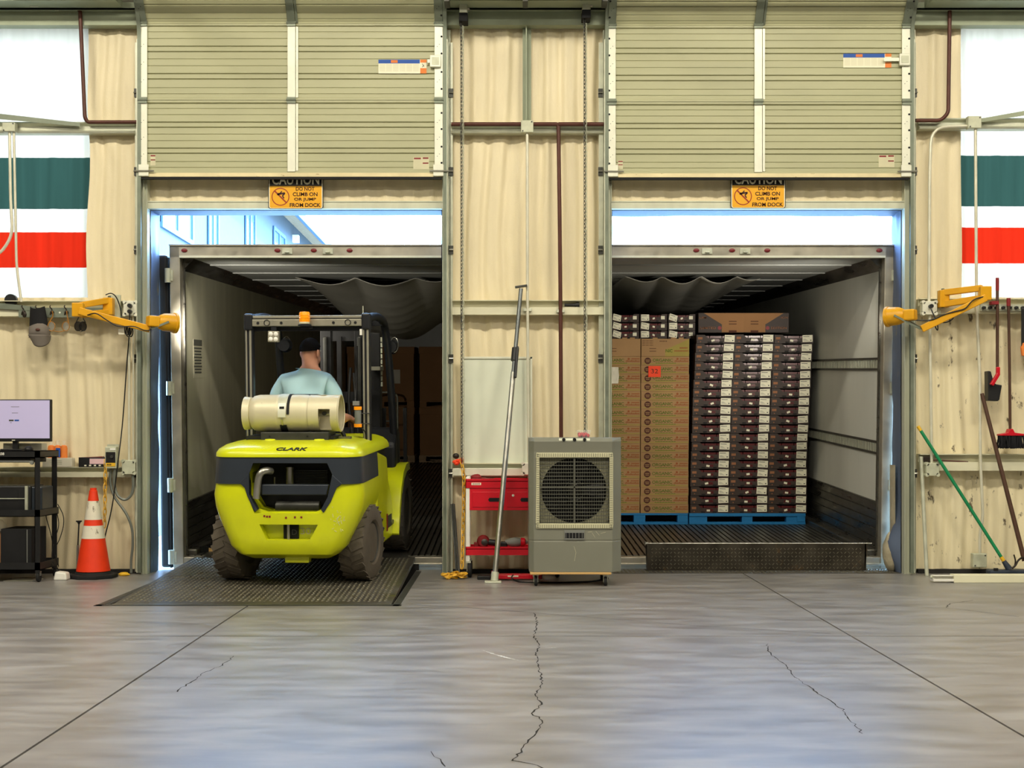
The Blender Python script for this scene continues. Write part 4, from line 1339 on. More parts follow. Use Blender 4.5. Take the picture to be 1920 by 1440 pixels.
# ------------------------------------------------------------------ cargo in the right trailer
YP = 2.33
T2 = TM[2]
# blue pallets
pb0, pb1 = tx(1292, YP, 2), tx(1510, YP, 2)
PH = tz(962, YP)
def blue_pallet(x0, x1, posts, label, skirt):
    t = thing('blue_pallet', label, 'pallet', M=T2 @ TR(0, YP, 0))
    for y in (0, .46, .92):
        MB().box(x0, x1, y, y + .09, .0, .022).build('bottom_board', M['pallet_blue'], t, bevel=.002)
        for a, b in posts:
            MB().box(a, b, y + .004, y + .095, .022, PH - .022).build('block', M['pallet_blue'], t, bevel=.004)
    for i in range(7):
        MB().box(x0, x1, i * .155, i * .155 + .09, PH - .022, PH).build('deck_board', M['pallet_blue'], t, bevel=.002)
    if skirt:
        MB().box(x0, x1, -.006, .004, PH - .034, PH - .001).build('edge_board', M['pallet_blue'], t, bevel=.002)
        MB().box(x0, x1, -.006, .004, .001, .026).build('edge_board', M['pallet_blue'], t, bevel=.002)
    return t
X = lambda p: tx(p, YP, 2)
p1 = blue_pallet(X(1108), X(1290), ((X(1108), X(1128)), (X(1188), X(1210)), (X(1270), X(1290))), 'blue pallet under the kraft organic cartons', False)
p2 = blue_pallet(pb0, pb1, ((X(1292), X(1326)), (X(1391), X(1411)), (X(1474), X(1510))), 'blue pallet under the stack of dark berry trays', True)
MB().box(X(1494), X(1507), -.0075, -.006, .03, .10).build('white_stencil', M['pallet_blue'], p2)

# kraft cartons
CW, CD, CH = .496, .42, (tz(669, YP) - PH) / 18
cb_mesh = MB().box(0, CW, 0, CD, .0008, CH - .0008).mesh('carton_body')
cb_mesh.materials.append(M['kraft'])
em_mesh = MB().lathe([(0.0001, -.0014), (.034, -.0014), (.034, 0)], (.068, 0, CH * .5), 'Y', 20).mesh('emblem')
em_mesh.materials.append(M['print_brown'])
eml = MB().box(.046, .09, -.002, -.0014, CH * .54, CH * .62).box(.05, .086, -.002, -.0014, CH * .36, CH * .44).mesh('emblem_lines')
eml.materials.append(M['kraft'])
band = MB().box(.02, CW - .004, -.0008, 0, CH * .12, CH * .22).box(.11, CW * .62, -.0008, 0, CH * .9, CH * .95).mesh('printed_band')
band.materials.append(M['print_olive'])
txt = text_mesh('ORGANIC', CW * .42, CH * .36, .02)
txt.materials.append(M['print_green'])
sub = MB()
for i in range(22): sub.box(.15 + i * .0095, .1575 + i * .0095, -.0012, 0, CH * .20, CH * (.27 + .04 * (i % 3 == 0)))
sub = sub.mesh('small_print')
sub.materials.append(M['print_green'])
rt = MB()
for i in range(8): rt.box(.405 + i * .0105, .4125 + i * .0105, -.0012, 0, CH * .66, CH * .80)
for i in range(13): rt.box(.345 + i * .0112, .3535 + i * .0112, -.0012, 0, CH * .40, CH * (.52 + .07 * (i % 4 == 1)))
rt.lathe([(0.0001, -.0012), (.012, -.0012), (.012, 0)], (.375, 0, CH * .72), 'Y', 10)
rt = rt.mesh('rust_print')
rt.materials.append(M['print_rust'])
def kraft_carton(Mx, label, group):
    t = thing('kraft_carton', label, 'carton', group, M=Mx)
    place(cb_mesh, 'carton_body', None, t)
    e = place(em_mesh, 'emblem', None, t)
    place(eml, 'emblem_lines', None, e)
    place(band, 'printed_band', None, t)
    place(txt, 'lettering', None, t, TR(CW * .45, -.0012, CH * .58))
    place(sub, 'small_print', None, t, kind='stuff')
    place(rt, 'rust_print', None, t, kind='stuff')
    return t
random.seed(3)
colx = (X(1290) - 2 * CW - .008, X(1290) - CW)
proto = None
for ci, cx in enumerate(colx):
    for r in range(18):
        Mx = T2 @ TR(cx + random.uniform(-.002, .002), YP + random.uniform(-.003, .003), PH + r * CH)
        lab = ('kraft carton lettered ORGANIC in the column behind the cooler', 'kraft carton lettered ORGANIC in the column beside the berry trays')[ci]
        if r == 0: lab = ('lowest organic carton, on the blue pallet, behind the cooler', 'lowest organic carton, on the blue pallet, beside the berry trays')[ci]
        if ci and r == int((tz(697, YP) - PH) / CH): lab = 'organic carton with the fluorescent orange note stuck on it'
        if proto is None:
            proto = kraft_carton(Mx, lab, 'organic cartons')
            tag(proto, group='organic cartons behind the cooler')
        else:
            c = copy_tree(proto, None, lab, Mx)
            c['group'] = ('organic cartons behind the cooler', 'organic cartons beside the berry trays')[ci]
zt0 = PH + 18 * CH
th = tz(636, YP) - zt0
for ci, cx in enumerate(colx):
    t = thing('kraft_carton', ('plain tall kraft carton on top of the column behind the cooler', 'tall kraft carton with a printed corner topping the organic cartons')[ci], 'carton', M=T2 @ TR(cx, YP, zt0))
    MB().box(0, CW, 0, CD, .001, th).build('carton_body', M['kraft'], t, bevel=.003)
    for q in (.24, .62, .78): MB().box(CW * q, CW * q + .05, 0, .02, th, th + .012).build('flap_tab', M['kraft'], t)
    m = MB()
    for i in range(2): m.box(CW * (.36 if ci == 0 else .17), CW * (.36 if ci == 0 else .17) + .07, -.001, 0, th * (.28 + .15 * i), th * (.31 + .15 * i))
    m.build('slot_marks', M['print_brown'], t)
    if ci:
        pc = MB().prism([(CW * .50, .002), (CW - .002, .002), (CW - .002, th * .98), (CW * .5, th * .38)], -.001, 0, 'XZ').build('printed_corner', M['print_olive'], t)
        text('NIC', (CW * .58, -.002, th * .32), M['print_green'], pc, w=.07, h=CH * .36, fat=.02)
        r_ = MB()
        for i in range(8): r_.box(CW * .8 + i * .0105, CW * .8 + .0075 + i * .0105, -.002, -.001, th * .44, th * .52)
        for i in range(13): r_.box(CW * .69 + i * .0112, CW * .69 + .0085 + i * .0112, -.002, -.001, th * .28, th * .35)
        r_.build('rust_print', M['print_rust'], pc, kind='stuff')
        w_ = MB()
        for rr_ in range(3):
            for i in range(9): w_.box(.012 + i * .013, .022 + i * .013 - (i % 3) * .002, -.001, 0, th * (.86 - .12 * rr_), th * (.90 - .12 * rr_))
        for i in range(5): w_.box(.19 + i * .016, .20 + i * .016, -.001, 0, th * .84, th * .89)
        w_.build('handwriting', M['print_brown'], t, kind='stuff')
ns = thing('neon_note', 'fluorescent orange note stuck on the organic cartons', 'note', M=T2 @ TR(X(1225.5), YP - .006, tz(697, YP)))
MB().box(-.064, .064, 0, .0015, -.057, .057).build('paper_sheet', M['neon'], ns)
text('32', (0, -.001, .004), M['print_brown'], ns, w=.07, h=.045)
gl = thing('white_slip', 'crumpled white slip stuck to the cartons near the door jamb', 'paper', M=T2 @ TR(X(1151), YP - .012, tz(704, YP)))
MB().grid(lambda u, v: ((u - .5) * .09 * (1 - .3 * abs(v - .5)), .008 * noise.noise(Vector((u * 4, v * 4, 2))), (v - .5) * .17), 8, 10).build('paper_sheet', M['paper'], gl, smooth=60)

# dark berry trays
TW, TD, TZH = .40, .50, (tz(628, YP) - PH) / 20
h1 = TZH - .004
tb = MB()
tb.prism([(0, 0), (TW, 0), (TW, h1), (TW * .80, h1), (TW * .73, h1 * .62), (TW * .29, h1 * .62), (TW * .21, h1), (0, h1)], 0, .006, 'XZ')
tb.prism([(0, 0), (TW, 0), (TW, h1), (TW * .80, h1), (TW * .73, h1 * .62), (TW * .29, h1 * .62), (TW * .21, h1), (0, h1)], TD - .006, TD, 'XZ')
tb.box(0, .006, .006, TD - .006, 0, h1).box(TW - .006, TW, .006, TD - .006, 0, h1).box(.006, TW - .006, .006, TD - .006, 0, .006)
tray_body = tb.mesh('tray_body')
tray_body.materials.append(M['tray'])
fr_ = MB()
for i in range(3):
    for j in range(3):
        fr_.box(.012 + i * .127, .012 + i * .127 + .12, .012 + j * .16, .012 + j * .16 + .15, .0065, h1 * .86)
punnets = fr_.mesh('fruit_punnets')
punnets.materials.append(M['fruit'])
logo = MB().box(TW * .035, TW * .15, -.001, 0, h1 * .46, h1 * .74).lathe([(.0001, -.001), (.006, -.001), (.006, 0)], (TW * .10, 0, h1 * .2), 'Y', 10).mesh('logo_print')
logo.materials.append(M['tray_logo'])
notch = MB().box(TW * .28, TW * .38, -.001, 0, .004, h1 * .20).mesh('vent_slot')
notch.materials.append(M['black_matte'])
redp = MB().prism([(TW * .40, h1 * .22), (TW * .60, h1 * .22), (TW * .58, h1 * .5), (TW * .42, h1 * .5)], -.0008, 0, 'XZ').mesh('red_print')
redp.materials.append(M['fruit'])
lab_mesh = MB().box(-.052, .052, -.002, 0, -h1 * .40, h1 * .40).mesh('white_label')
lab_mesh.materials.append(M['label'])
ink = MB().box(-.044, .02, -.0026, -.002, h1 * .2, h1 * .26).box(.026, .04, -.0026, -.002, -h1 * .27, -h1 * .16)
for i in range(4): ink.box(-.044, -.02 + .01 * i, -.0026, -.002, -h1 * (.05 + .07 * i), -h1 * (.03 + .07 * i))
ink = ink.mesh('label_print')
ink.materials.append(M['label_ink'])
stk = MB().box(-.017, .017, -.0022, 0, -.010, .010).mesh('price_sticker')
stk.materials.append(M['label'])
def berry_tray(Mx, label, group, rl=0, rs=0, sx=.47, sz=.3):
    t = thing('berry_tray', label, 'tray', group, M=Mx)
    place(tray_body, 'tray_body', None, t)
    place(punnets, 'fruit_punnets', None, t)
    place(logo, 'logo_print', None, t)
    place(notch, 'vent_slot', None, t)
    place(notch, 'vent_slot', None, t, TR(TW * .30, 0, 0))
    place(redp, 'red_print', None, t)
    l = place(lab_mesh, 'white_label', None, t, TR(TW * .85, 0, h1 * .56) @ RY(rl))
    place(ink, 'label_print', None, l)
    place(stk, 'price_sticker', None, t, TR(TW * sx, -.001, h1 * sz) @ RY(rs))
    return t
random.seed(11)
for c in range(3):
    for r in range(20):
        k = r / 19
        x = pb0 + .012 + c * (TW + .002) + .05 * k * k + random.uniform(-.004, .004)
        dz = 0
        if r == 19: dz = (.0, .004, .0)[c]
        Mx = T2 @ TR(x, YP + random.uniform(-.006, .006), PH + r * TZH + dz) @ RY(random.uniform(-.004, .004))
        where = ('in the stack column touching the kraft cartons', 'in the middle column of the tall berry stack', 'in the stack column facing the bare trailer wall')[c]
        lab = 'dark berry tray with white label ' + where
        if r == 0: lab = 'lowest berry tray, on the blue pallet, ' + where
        if r == 19: lab = 'topmost berry tray under the black sheet, ' + where
        berry_tray(Mx, lab, ('berry trays next to the kraft cartons', 'berry trays in the middle column', 'berry trays next to the trailer wall')[c],
                   random.uniform(-.06, .06), random.uniform(-.4, .4), random.uniform(.42, .5), random.uniform(.3, .42))
# black film over the top of the stack
sf = thing('top_sheet', 'black plastic sheet over the tall berry stack', 'sheet', M=T2 @ TR(pb0, YP, PH + 20 * TZH))
MB().grid(lambda u, v: (u * 1.27 - .01, v * .9 - .004, .004 + .012 * math.sin(PI * u) - (.012 * u)), 24, 4).build('film', M['black_matte'], sf, smooth=60)
# trays above the kraft cartons
zk = zt0 + th + .004
YK = YP + .12
for c in range(3):
    for r in range(3):
        x = X(1148) - .0 + c * (TW - .12 + .012)
        Mx = T2 @ TR(x, YK, zk + r * TZH * .93) @ Matrix.Diagonal((.70, .6, .92, 1))
        t = berry_tray(Mx, 'small dark berry tray resting above the kraft cartons', 'berry trays above the kraft cartons', random.uniform(-.25, .1), random.uniform(-.4, .4), .5, .45)
        for ch in t.children:
            if ch.name.startswith('white_label'):
                ch.matrix_local = TR(TW * .18, -.006, h1 * .55) @ RY(random.uniform(-.05, .3)) @ Matrix.Diagonal((1.15, 1, 1, 1))
        place(lab_mesh, 'white_label', None, t, TR(TW * .84, -.002, h1 * .55) @ Matrix.Diagonal((.55, 1, .55, 1)))
# limited edition cartons above the berry trays
zl = PH + 20 * TZH + .02
x0, x1 = X(1309), X(1479)
wl = (x1 - x0) / 2
hl = tz(588, YP + .1) - zl
for ci in range(2):
    t = thing('printed_carton', ('black and kraft carton lettered LIMITED above the berry trays', 'black and kraft carton lettered EDITION above the berry trays')[ci], 'carton', M=T2 @ TR(x0 + ci * wl, YP + .1, zl))
    MB().box(.001, wl - .001, 0, .5, 0, hl).build('carton_body', M['tray'], t, bevel=.003)
    s = (lambda q: q) if ci == 0 else (lambda q: wl - q)
    kp = MB().prism([(s(wl), .02 * hl), (s(wl * .52), .02 * hl), (s(wl * .52), hl * .42), (s(wl * .12), hl * .99), (s(wl), hl * .99)], -.0012, 0, 'XZ')
    kp.build('kraft_panel', M['kraft_dark'], t)
    text(('LIMITED', 'EDITION')[ci], (s(wl * .22), -.002, hl * .24), M['tray_logo'], t, w=.16, h=.024, fat=.01)
    text(('LIM', 'ION')[ci], (s(wl * .10), -.002, hl * .76), M['tray_logo'], t, w=.07, h=.022, fat=.01)
    MB().lathe([(.0001, -.002), (.02, -.002), (.02, 0)], (s(wl * .47), 0, hl * .24), 'Y', 14).build('red_dot', M['red_dark'], t)
    sm = MB()
    for i in range(2): sm.box(s(wl * .76) - .04, s(wl * .76) + .04, -.0022, -.001, hl * (.42 + .13 * i), hl * (.46 + .13 * i))
    sm.box(s(wl * .76) - .04, s(wl * .76) + .04, -.0022, -.001, 0, hl * .12)
    sm.build('slot_marks', M['print_brown'], t)

# ------------------------------------------------------------------ building across the yard
nb = thing('neighbour_building', 'pale stucco building with tall windows seen above the trailer', 'building', loc=(-9, 0, 0))
STU = mat('stucco', rgb(78, 84, 87), .9, var=.05)
SOF = mat('soffit', rgb(196, 172, 140), .9, var=.05)
TRIMB = mat('window_frame_blue', rgb(58, 84, 104), .6, var=.05)
GLS = mat('window_glass', rgb(92, 112, 126), .1, var=.1)
MB().box(-6, 0, 14, 90, -1.45, 10.05).build('wall', STU, nb)
eave = MB()
eave.add([(0, 14, 10.05), (0, 90, 10.05), (1.0, 90, 9.6), (1.0, 14, 9.6), (0, 14, 10.2), (0, 90, 10.2), (1.0, 90, 9.75), (1.0, 14, 9.75)], [(0, 3, 2, 1), (4, 5, 6, 7), (0, 1, 5, 4), (1, 2, 6, 5), (2, 3, 7, 6), (3, 0, 4, 7)])
ro = eave.build('roof_eave', SOF, nb)
for i in range(70):
    y = 36 + i * .55
    MB().add([(0.02, y, 10.02), (0.02, y + .12, 10.02), (.98, y + .12, 9.56), (.98, y, 9.56), (0.02, y, 10.05), (0.02, y + .12, 10.05), (.98, y + .12, 9.62), (.98, y, 9.62)], [(0, 1, 2, 3), (4, 7, 6, 5), (0, 4, 5, 1), (1, 5, 6, 2), (2, 6, 7, 3), (3, 7, 4, 0)]).build('rafter', SOF, ro)
MB().box(.98, 1.12, 14, 90, 9.5, 9.8).build('gutter', TRIMB, ro)
for px0, px1, zb_, zt_ in ((300, 360, 6.72, 9.1), (388, 408, 5.9, 9.1), (458, 477, 5.9, 9.1), (511, 533, 6.7, 9.1), (560, 574, 6.7, 8.9)):
    ya, yb = 9 * F / (950 - px0) - D, 9 * F / (950 - px1) - D
    w = MB()
    w.box(.0, .07, ya, ya + .18, zb_, zt_).box(.0, .07, yb - .18, yb, zb_, zt_).box(.0, .07, ya, yb, zb_ - .14, zb_).box(.0, .07, ya, yb, zt_, zt_ + .14)
    ym = (ya + yb) / 2
    w.box(.0, .06, ym - .08, ym + .08, zb_, zt_)
    wo_ = w.build('window', TRIMB, nb)
    MB().box(.0, .02, ya, yb, zb_, zt_).build('pane', GLS, wo_)
MB().box(0, .25, 9 * F / (950 - 548) - D, 9 * F / (950 - 548) - D + .35, 9.3, 9.6).build('wall_lamp', M['white'], nb)
# ------------------------------------------------------------------ forklift
FX0, FY0, FZ0, PSI = PX(563, -.9), -.9, .048, math.radians(3.8)
FM = TR(FX0, FY0, FZ0) @ RZ(-PSI) @ RX(TH)
def fx(px, yl): return (px - CX) * (D + FY0 + yl) / F - FX0 - yl * math.sin(PSI)
def fz(py, yl): return H - (py - HY) * (D + FY0 + yl) / F - FZ0 - yl * math.sin(TH)
def FP(px, py, yl): return Vector((fx(px, yl), yl, fz(py, yl)))
fk = thing('forklift', 'lime yellow forklift with a gas cylinder driving into the trailer', 'forklift', M=FM)

def boolean_cut(o, cutters):
    for c in cutters:
        md = o.modifiers.new('cut', 'BOOLEAN')
        md.operation = 'DIFFERENCE'
        md.solver = 'EXACT'
        md.object = c
    bpy.context.view_layer.update()
    dg = bpy.context.evaluated_depsgraph_get()
    me = bpy.data.meshes.new_from_object(o.evaluated_get(dg))
    old = o.data
    o.modifiers.clear()
    o.data = me
    if not me.materials:
        me.materials.append(old.materials[0])
    return o
def loft(mb, levels, n=7):
    """levels: (z, half width, rear y, front y, corner radius) -> rounded plan rings"""
    rings = []
    for z, w, yr, yf, r in levels:
        ring = [(w, yf, z), (-w, yf, z)]
        for i in range(n + 1):
            a = PI + (PI / 2) * i / n
            ring.append((-w + r + r * math.cos(a), yr + r + r * math.sin(a), z))
        for i in range(n + 1):
            a = 1.5 * PI + (PI / 2) * i / n
            ring.append((w - r + r * math.cos(a), yr + r + r * math.sin(a), z))
        rings.append(ring)
    m = len(rings[0])
    vs = [v for rg in rings for v in rg]
    fs = [tuple(range(m)), tuple((len(rings) - 1) * m + k for k in range(m - 1, -1, -1))]
    for i in range(len(rings) - 1):
        for k in range(m):
            k2 = (k + 1) % m
            fs.append((i * m + k, i * m + k2, (i + 1) * m + k2, (i + 1) * m + k))
    return mb.add(vs, fs)
YR = -.45
zz = lambda py: fz(py, YR)
xx = lambda px: fx(px, YR)
cw = loft(MB(), [(zz(1050), .30, YR + .10, .30, .06), (zz(1040), .37, YR + .02, .30, .08), (zz(1025), .43, YR, .30, .10), (zz(1000), .475, YR, .30, .12), (zz(975), .52, YR, .30, .13), (zz(955), .548, YR, .33, .14),
                 (zz(945), .555, YR, .33, .14), (zz(928), .562, YR, .33, .14), (zz(905), .552, YR + .012, .33, .15), (zz(858), .545, YR + .02, .33, .16)]).build('counterweight', M['forkyellow'], None, smooth=35)
open_poly = [(xx(a), zz(b)) for a, b in ((476, 868), (616, 868), (626, 889), (617, 931), (604, 955), (592, 960), (500, 960), (484, 955), (469, 928), (469, 887))]
cut1 = MB().prism(open_poly, YR - .2, YR + .30, 'XZ').build('cut1', M['black'])
cut2 = MB().prism([(xx(a), zz(b)) for a, b in ((487, 983), (598, 983), (582, 1012), (500, 1012))], YR - .2, YR + .09, 'XZ').build('cut2', M['black'])
U = MB().prism([(xx(a), zz(b)) for a, b in ((461, 900), (630, 904), (617, 936), (606, 962), (478, 962), (466, 930))], YR - .2, YR + .05, 'XZ').build('cut3', M['black'])
boolean_cut(cw, [cut1, cut2, U])
cw.data.polygons.foreach_set('use_smooth', [True] * len(cw.data.polygons))
cw.data.set_sharp_from_angle(angle=math.radians(30))
cw.parent = fk
nb_ = loft(MB(), [(zz(907), .556, YR - .004, .33, .15), (zz(880), .552, YR + .004, .33, .155), (zz(856), .548, YR + .012, .33, .16)]).build('rear_panel', M['navy'], None, smooth=35)
boolean_cut(nb_, [cut1])
nb_.parent = fk
for c in (cut1, cut2, U): bpy.data.objects.remove(c)
hood = loft(MB(), [(zz(857), .552, YR + .006, .9, .16), (zz(850), .55, YR + .006, .9, .16), (zz(843), .535, YR + .03, .9, .16), (zz(836), .50, YR + .10, .9, .16), (zz(831), .44, YR + .19, .9, .15), (zz(829), .36, YR + .27, .9, .12)]).build('hood', M['forkyellow'], fk, smooth=50)
sl = math.atan2(.09, zz(833) - zz(844))
text('CLARK', (xx(548), YR + .033, zz(841.5)), M['black'], hood, w=.225, h=.036, fat=.02, shear=.2, rot=RX(-math.radians(58)), depth=.004)
for px in (509, 602): MB().lathe([(.001, .03), (.035, .028), (.045, .018), (.048, 0)], (fx(px, -.15), -.15, zz(831) - .012), 'Z', 16).build('hood_stud', M['forkyellow'], hood, smooth=50)
for nm_, poly in (('panel_frame', ((626, 889), (645, 906), (634, 914), (623, 940), (609, 961), (604, 955), (617, 931))), ('panel_frame', ((469, 887), (450, 905), (460, 914), (465, 930), (479, 960), (484, 955), (469, 928)))):
    MB().prism([(xx(a), zz(b)) for a, b in poly], YR - .007, YR + .06, 'XZ').build(nm_, M['navy'], fk, bevel=.004)
# inside of the engine opening
MB().box(-.36, .30, YR + .26, YR + .30, zz(962), zz(866)).build('radiator', M['black_matte'], fk)
rd = MB()
for i in range(9): rd.box(-.02, .26, YR + .245, YR + .262, zz(912) + i * .012, zz(912) + i * .012 + .005)
rd.build('radiator_fins', M['dark_steel'], fk, kind='stuff')
pts = [FP(511, 883, YR + .05), FP(502, 882, YR + .01), FP(492, 886, YR - .01), FP(486, 900, YR - .015), FP(482, 934, YR - .005)]
MB().tube(smooth_path(pts, 5), .027, 12).build('exhaust_pipe', M['steel'], fk, smooth=50)
MB().cyl(FP(546, 875, YR + .2), FP(546, 912, YR + .2), .03, n=14).build('filter_pipe', M['steel'], fk, smooth=50)
MB().cyl(FP(517, 894, YR + .22), FP(517, 908, YR + .22), .006, n=8).build('hose', M['steel'], fk)
bar_ = MB()
bar_.prism([(xx(491), zz(908)), (xx(619), zz(908)), (xx(614), zz(928)), (xx(491), zz(928))], YR + .01, YR + .05, 'XZ')
bar_.build('lower_grille_bar', M['navy'], fk, bevel=.008)
MB().cyl(FP(520, 950, YR + .18), FP(602, 950, YR + .18), .045, n=16).build('muffler', M['dark_steel'], fk, smooth=50)
MB().cyl((xx(540), YR + .035, zz(1013)), (xx(540), YR + .035, zz(983)), .011, n=12).build('tow_pin', M['steel'], fk, smooth=40)
MB().box(xx(529), xx(557), YR + .06, YR + .088, zz(1012), zz(984)).build('tow_pocket', M['black_matte'], fk)
text('30', (xx(570), YR + .086, zz(998)), M['cream'], fk, w=.075, h=.045, fat=.0)
text('D', (xx(550), YR + .055, zz(999)), M['dark_steel'], fk, h=.04)
MB().box(xx(530), xx(576), YR + .08, YR + .16, zz(1058), zz(1046)).build('tow_tab', M['forkyellow'], fk, bevel=.004)
wr = MB()
for i, (a, b) in enumerate(((495, 967), (500, 968), (505, 968), (536, 970), (553, 969), (565, 969))): wr.box(xx(a), xx(a) + .014, YR - .002, YR + .004, zz(b) - .008, zz(b) + .006)
wr.build('worn_decal', M['red_dark'], fk, kind='stuff')
sc = MB()
random.seed(5)
for i in range(26):
    a, b = 628 + random.gauss(8, 8), 975 + random.gauss(0, 8)
    x = min(xx(a), .505)
    yb = YR - .001
    if x > .40: yb = YR + .13 - math.sqrt(max(0, .0169 - (x - .385) ** 2)) - .001
    sc.obox((x, yb, zz(b)), (random.uniform(.006, .03), .003, .003), Matrix.Rotation(random.uniform(-1.5, 1.5), 3, 'Y'))
sc.build('scratches', M['cream'], fk, kind='stuff')

# flank panels, steps, fenders
for s in (-1, 1):
    sd = MB().prism([(.30, fz(905, .3)), (.30, .20), (1.10, .20), (1.12, .40), (1.02, .56), (.86, .70), (.80, fz(860, .5)), (.3, fz(845, .3))], s * .47, s * .55, 'YZ').build('side_panel', M['forkyellow'], fk, bevel=.02)
    MB().box(s * .552, s * .555, .78, 1.0, .30, .40).build('warning_decal', M['label_ink'], sd)
    MB().box(s * .552, s * .5555, .74, .79, .28, .42).build('red_decal', M['red_dark'], sd)
    path = [(1.06, .21), (1.13, .42), (1.22, .58), (1.36, .70), (1.54, .76), (1.72, .765)]
    fe = MB()
    vs, fs = [], []
    for (y, z) in path:
        vs += [(s * .40, y, z), (s * .605, y, z), (s * .605, y - .012, z + .014), (s * .40, y - .012, z + .014)]
    for i in range(len(path) - 1):
        for k in range(4):
            k2 = (k + 1) % 4
            fs.append((i * 4 + k, i * 4 + k2, (i + 1) * 4 + k2, (i + 1) * 4 + k))
    fs += [(0, 1, 2, 3), tuple((len(path) - 1) * 4 + k for k in (3, 2, 1, 0))]
    fe.add(vs, fs)
    lipv = [(s * .60, y, z) for y, z in path]
    fe.prism([(y, z) for y, z in path] + [(y + .03, z - .05) for y, z in reversed(path[1:])], s * .592, s * .606, 'YZ')
    fe.build('fender', M['forkyellow'], fk, smooth=40)
    MB().box(s * .35, s * .56, .95, 1.3, .30, .34).build('step', M['guard'], fk, bevel=.01)
MB().box(-.5, .5, .3, 1.75, .42, .56).build('frame', M['guard'], fk, bevel=.02)
MB().box(-.50, .50, .95, 1.55, .54, .60).build('floor_plate', M['guard'], fk)
cowl = MB().prism([(1.45, .58), (1.75, .58), (1.75, 1.06), (1.60, 1.10), (1.45, .95)], -.48, .52, 'YZ').build('dash_cowl', M['guard'], fk, bevel=.03)
MB().box(fx(692, .9), fx(722, .9), .55, 1.0, fz(880, .8), fz(828, .8)).build('side_console', M['guard'], fk, bevel=.03)
MB().box(fx(696, .5) - .0, fx(706, .5), .44, .55, fz(900, .5), fz(850, .5)).build('rear_lamp_pod', M['navy'], fk, bevel=.02)
st = thing
# tires
def tire_mesh(R, W, lug):
    mb = MB()
    w = W / 2
    mb.lathe([(R * .52, -w * .78), (R * .60, -w * .96), (R * .82, -w), (R * .95, -w * .9), (R * .985, -w * .72), (R * .985, w * .72), (R * .95, w * .9), (R * .82, w), (R * .60, w * .96), (R * .52, w * .78)], (0, 0, 0), 'X', 40)
    n = 22
    for i in range(n):
        for s in (-1, 1):
            a = 2 * PI * (i + (.5 if s > 0 else 0)) / n
            Rm = Matrix.Rotation(a, 3, 'X')
            c = Rm @ Vector((s * w * .46, 0, R * .985))
            mb.obox(c, (w * 1.0, R * .155, lug * 2), Rm @ Matrix.Rotation(s * .42, 3, 'Z'))
    return mb.mesh('tire', smooth=35)
def rim_mesh(R, W):
    mb = MB()
    w = W / 2
    mb.lathe([(R * .10, w * .40), (R * .34, w * .42), (R * .44, w * .60), (R * .54, w * .86), (R * .545, w * .80), (R * .53, -w * .8), (R * .3, -w * .5), (R * .05, -w * .5)], (0, 0, 0), 'X', 28)
    for i in range(6):
        a = 2 * PI * i / 6
        mb.cyl((w * .42, R * .24 * math.cos(a), R * .24 * math.sin(a)), (w * .55, R * .24 * math.cos(a), R * .24 * math.sin(a)), .012, n=6)
    return mb.mesh('rim', smooth=40)
t_r, t_f, r_r, r_f = tire_mesh(.285, .21, .0045), tire_mesh(.345, .25, .006), rim_mesh(.285, .21), rim_mesh(.345, .25)
for nm, me_t, me_r, x, y, R, st_ in (('wheel', t_r, r_r, .475, 0, .285, -.13), ('wheel', t_r, r_r, -.475, 0, .285, -.13), ('wheel', t_f, r_f, .475, 1.65, .345, 0), ('wheel', t_f, r_f, -.475, 1.65, .345, 0)):
    Mx = TR(x, y, R + .006) @ RZ(st_) @ (RZ(PI) if x < 0 else Matrix.Identity(4))
    tw = place(me_t, 'tire', M['tire'], fk, Mx)
    place(me_r, 'rim', M['dark_steel'], tw)
MB().box(-.4, .4, -.05, .05, .22, .34).build('steer_axle', M['black'], fk)
# overhead guard
y0g, y1g = .30, 1.50
zr0, zr1 = fz(613, y0g), fz(594, y0g)
xl, xr = fx(463, y0g), fx(698, y0g)
for a, b in ((463, 478), (684, 698)):
    a0, a1 = fx(a, y0g), fx(b, y0g)
    ps = MB().box(a0, a1, y0g, y0g + .07, .98, zr0 + .02)
    po = ps.build('rear_post', M['guard'], fk, bevel=.008)
    xm = (a0 + a1) / 2
    MB().box(xm - .024, xm - .012, y0g - .006, y0g + .002, .98, zr0).build('post_groove', M['guardgrey'], po)
    MB().box(xm + .006, xm + .022, y0g - .006, y0g + .002, .98, zr0).build('post_groove', M['guardgrey'], po)
    MB().box(a0 - .003, a1 + .003, y0g - .02, y0g + .09, zr0 - .03, zr1 + .02).build('corner_casting', M['guard'], fk, bevel=.015)
rb = MB().box(xl + .06, xr - .06, y0g - .01, y0g + .05, zr0, zr1 - .025).build('rear_crossbar', M['guardgrey'], fk, bevel=.006)
MB().box(xl + .06, xr - .06, y0g + .0, y0g + .06, zr1 - .018, zr1 + .004).build('upper_crossbar', M['guardgrey'], fk, bevel=.004)
MB().box(xl + .06, xr - .06, y0g, y0g + .04, zr1 - .026, zr1 - .018).build('crossbar_gap', M['black_matte'], fk)
for px in (489, 533, 631, 672): MB().lathe([(.001, -.004), (.011, -.004), (.011, 0)], (fx(px, y0g), y0g - .01, (zr0 + zr1) / 2 - .014), 'Y', 12).build('bolt', M['black'], rb)
for px in (506, 658):
    ring = MB()
    c = Vector((fx(px, y0g), y0g - .014, (zr0 + zr1) / 2 - .012))
    ring.tube([c + Vector((.022 * math.cos(2 * PI * i / 20), 0, .022 * math.sin(2 * PI * i / 20))) for i in range(20)], .003, 6, closed=True)
    ring.build('hook_ring', M['black'], rb, smooth=50)
MB().box(xl + .02, xr - .02, y0g + .05, y0g + .12, zr0 - .035, zr0).build('rear_roof_bar', M['guard'], fk)
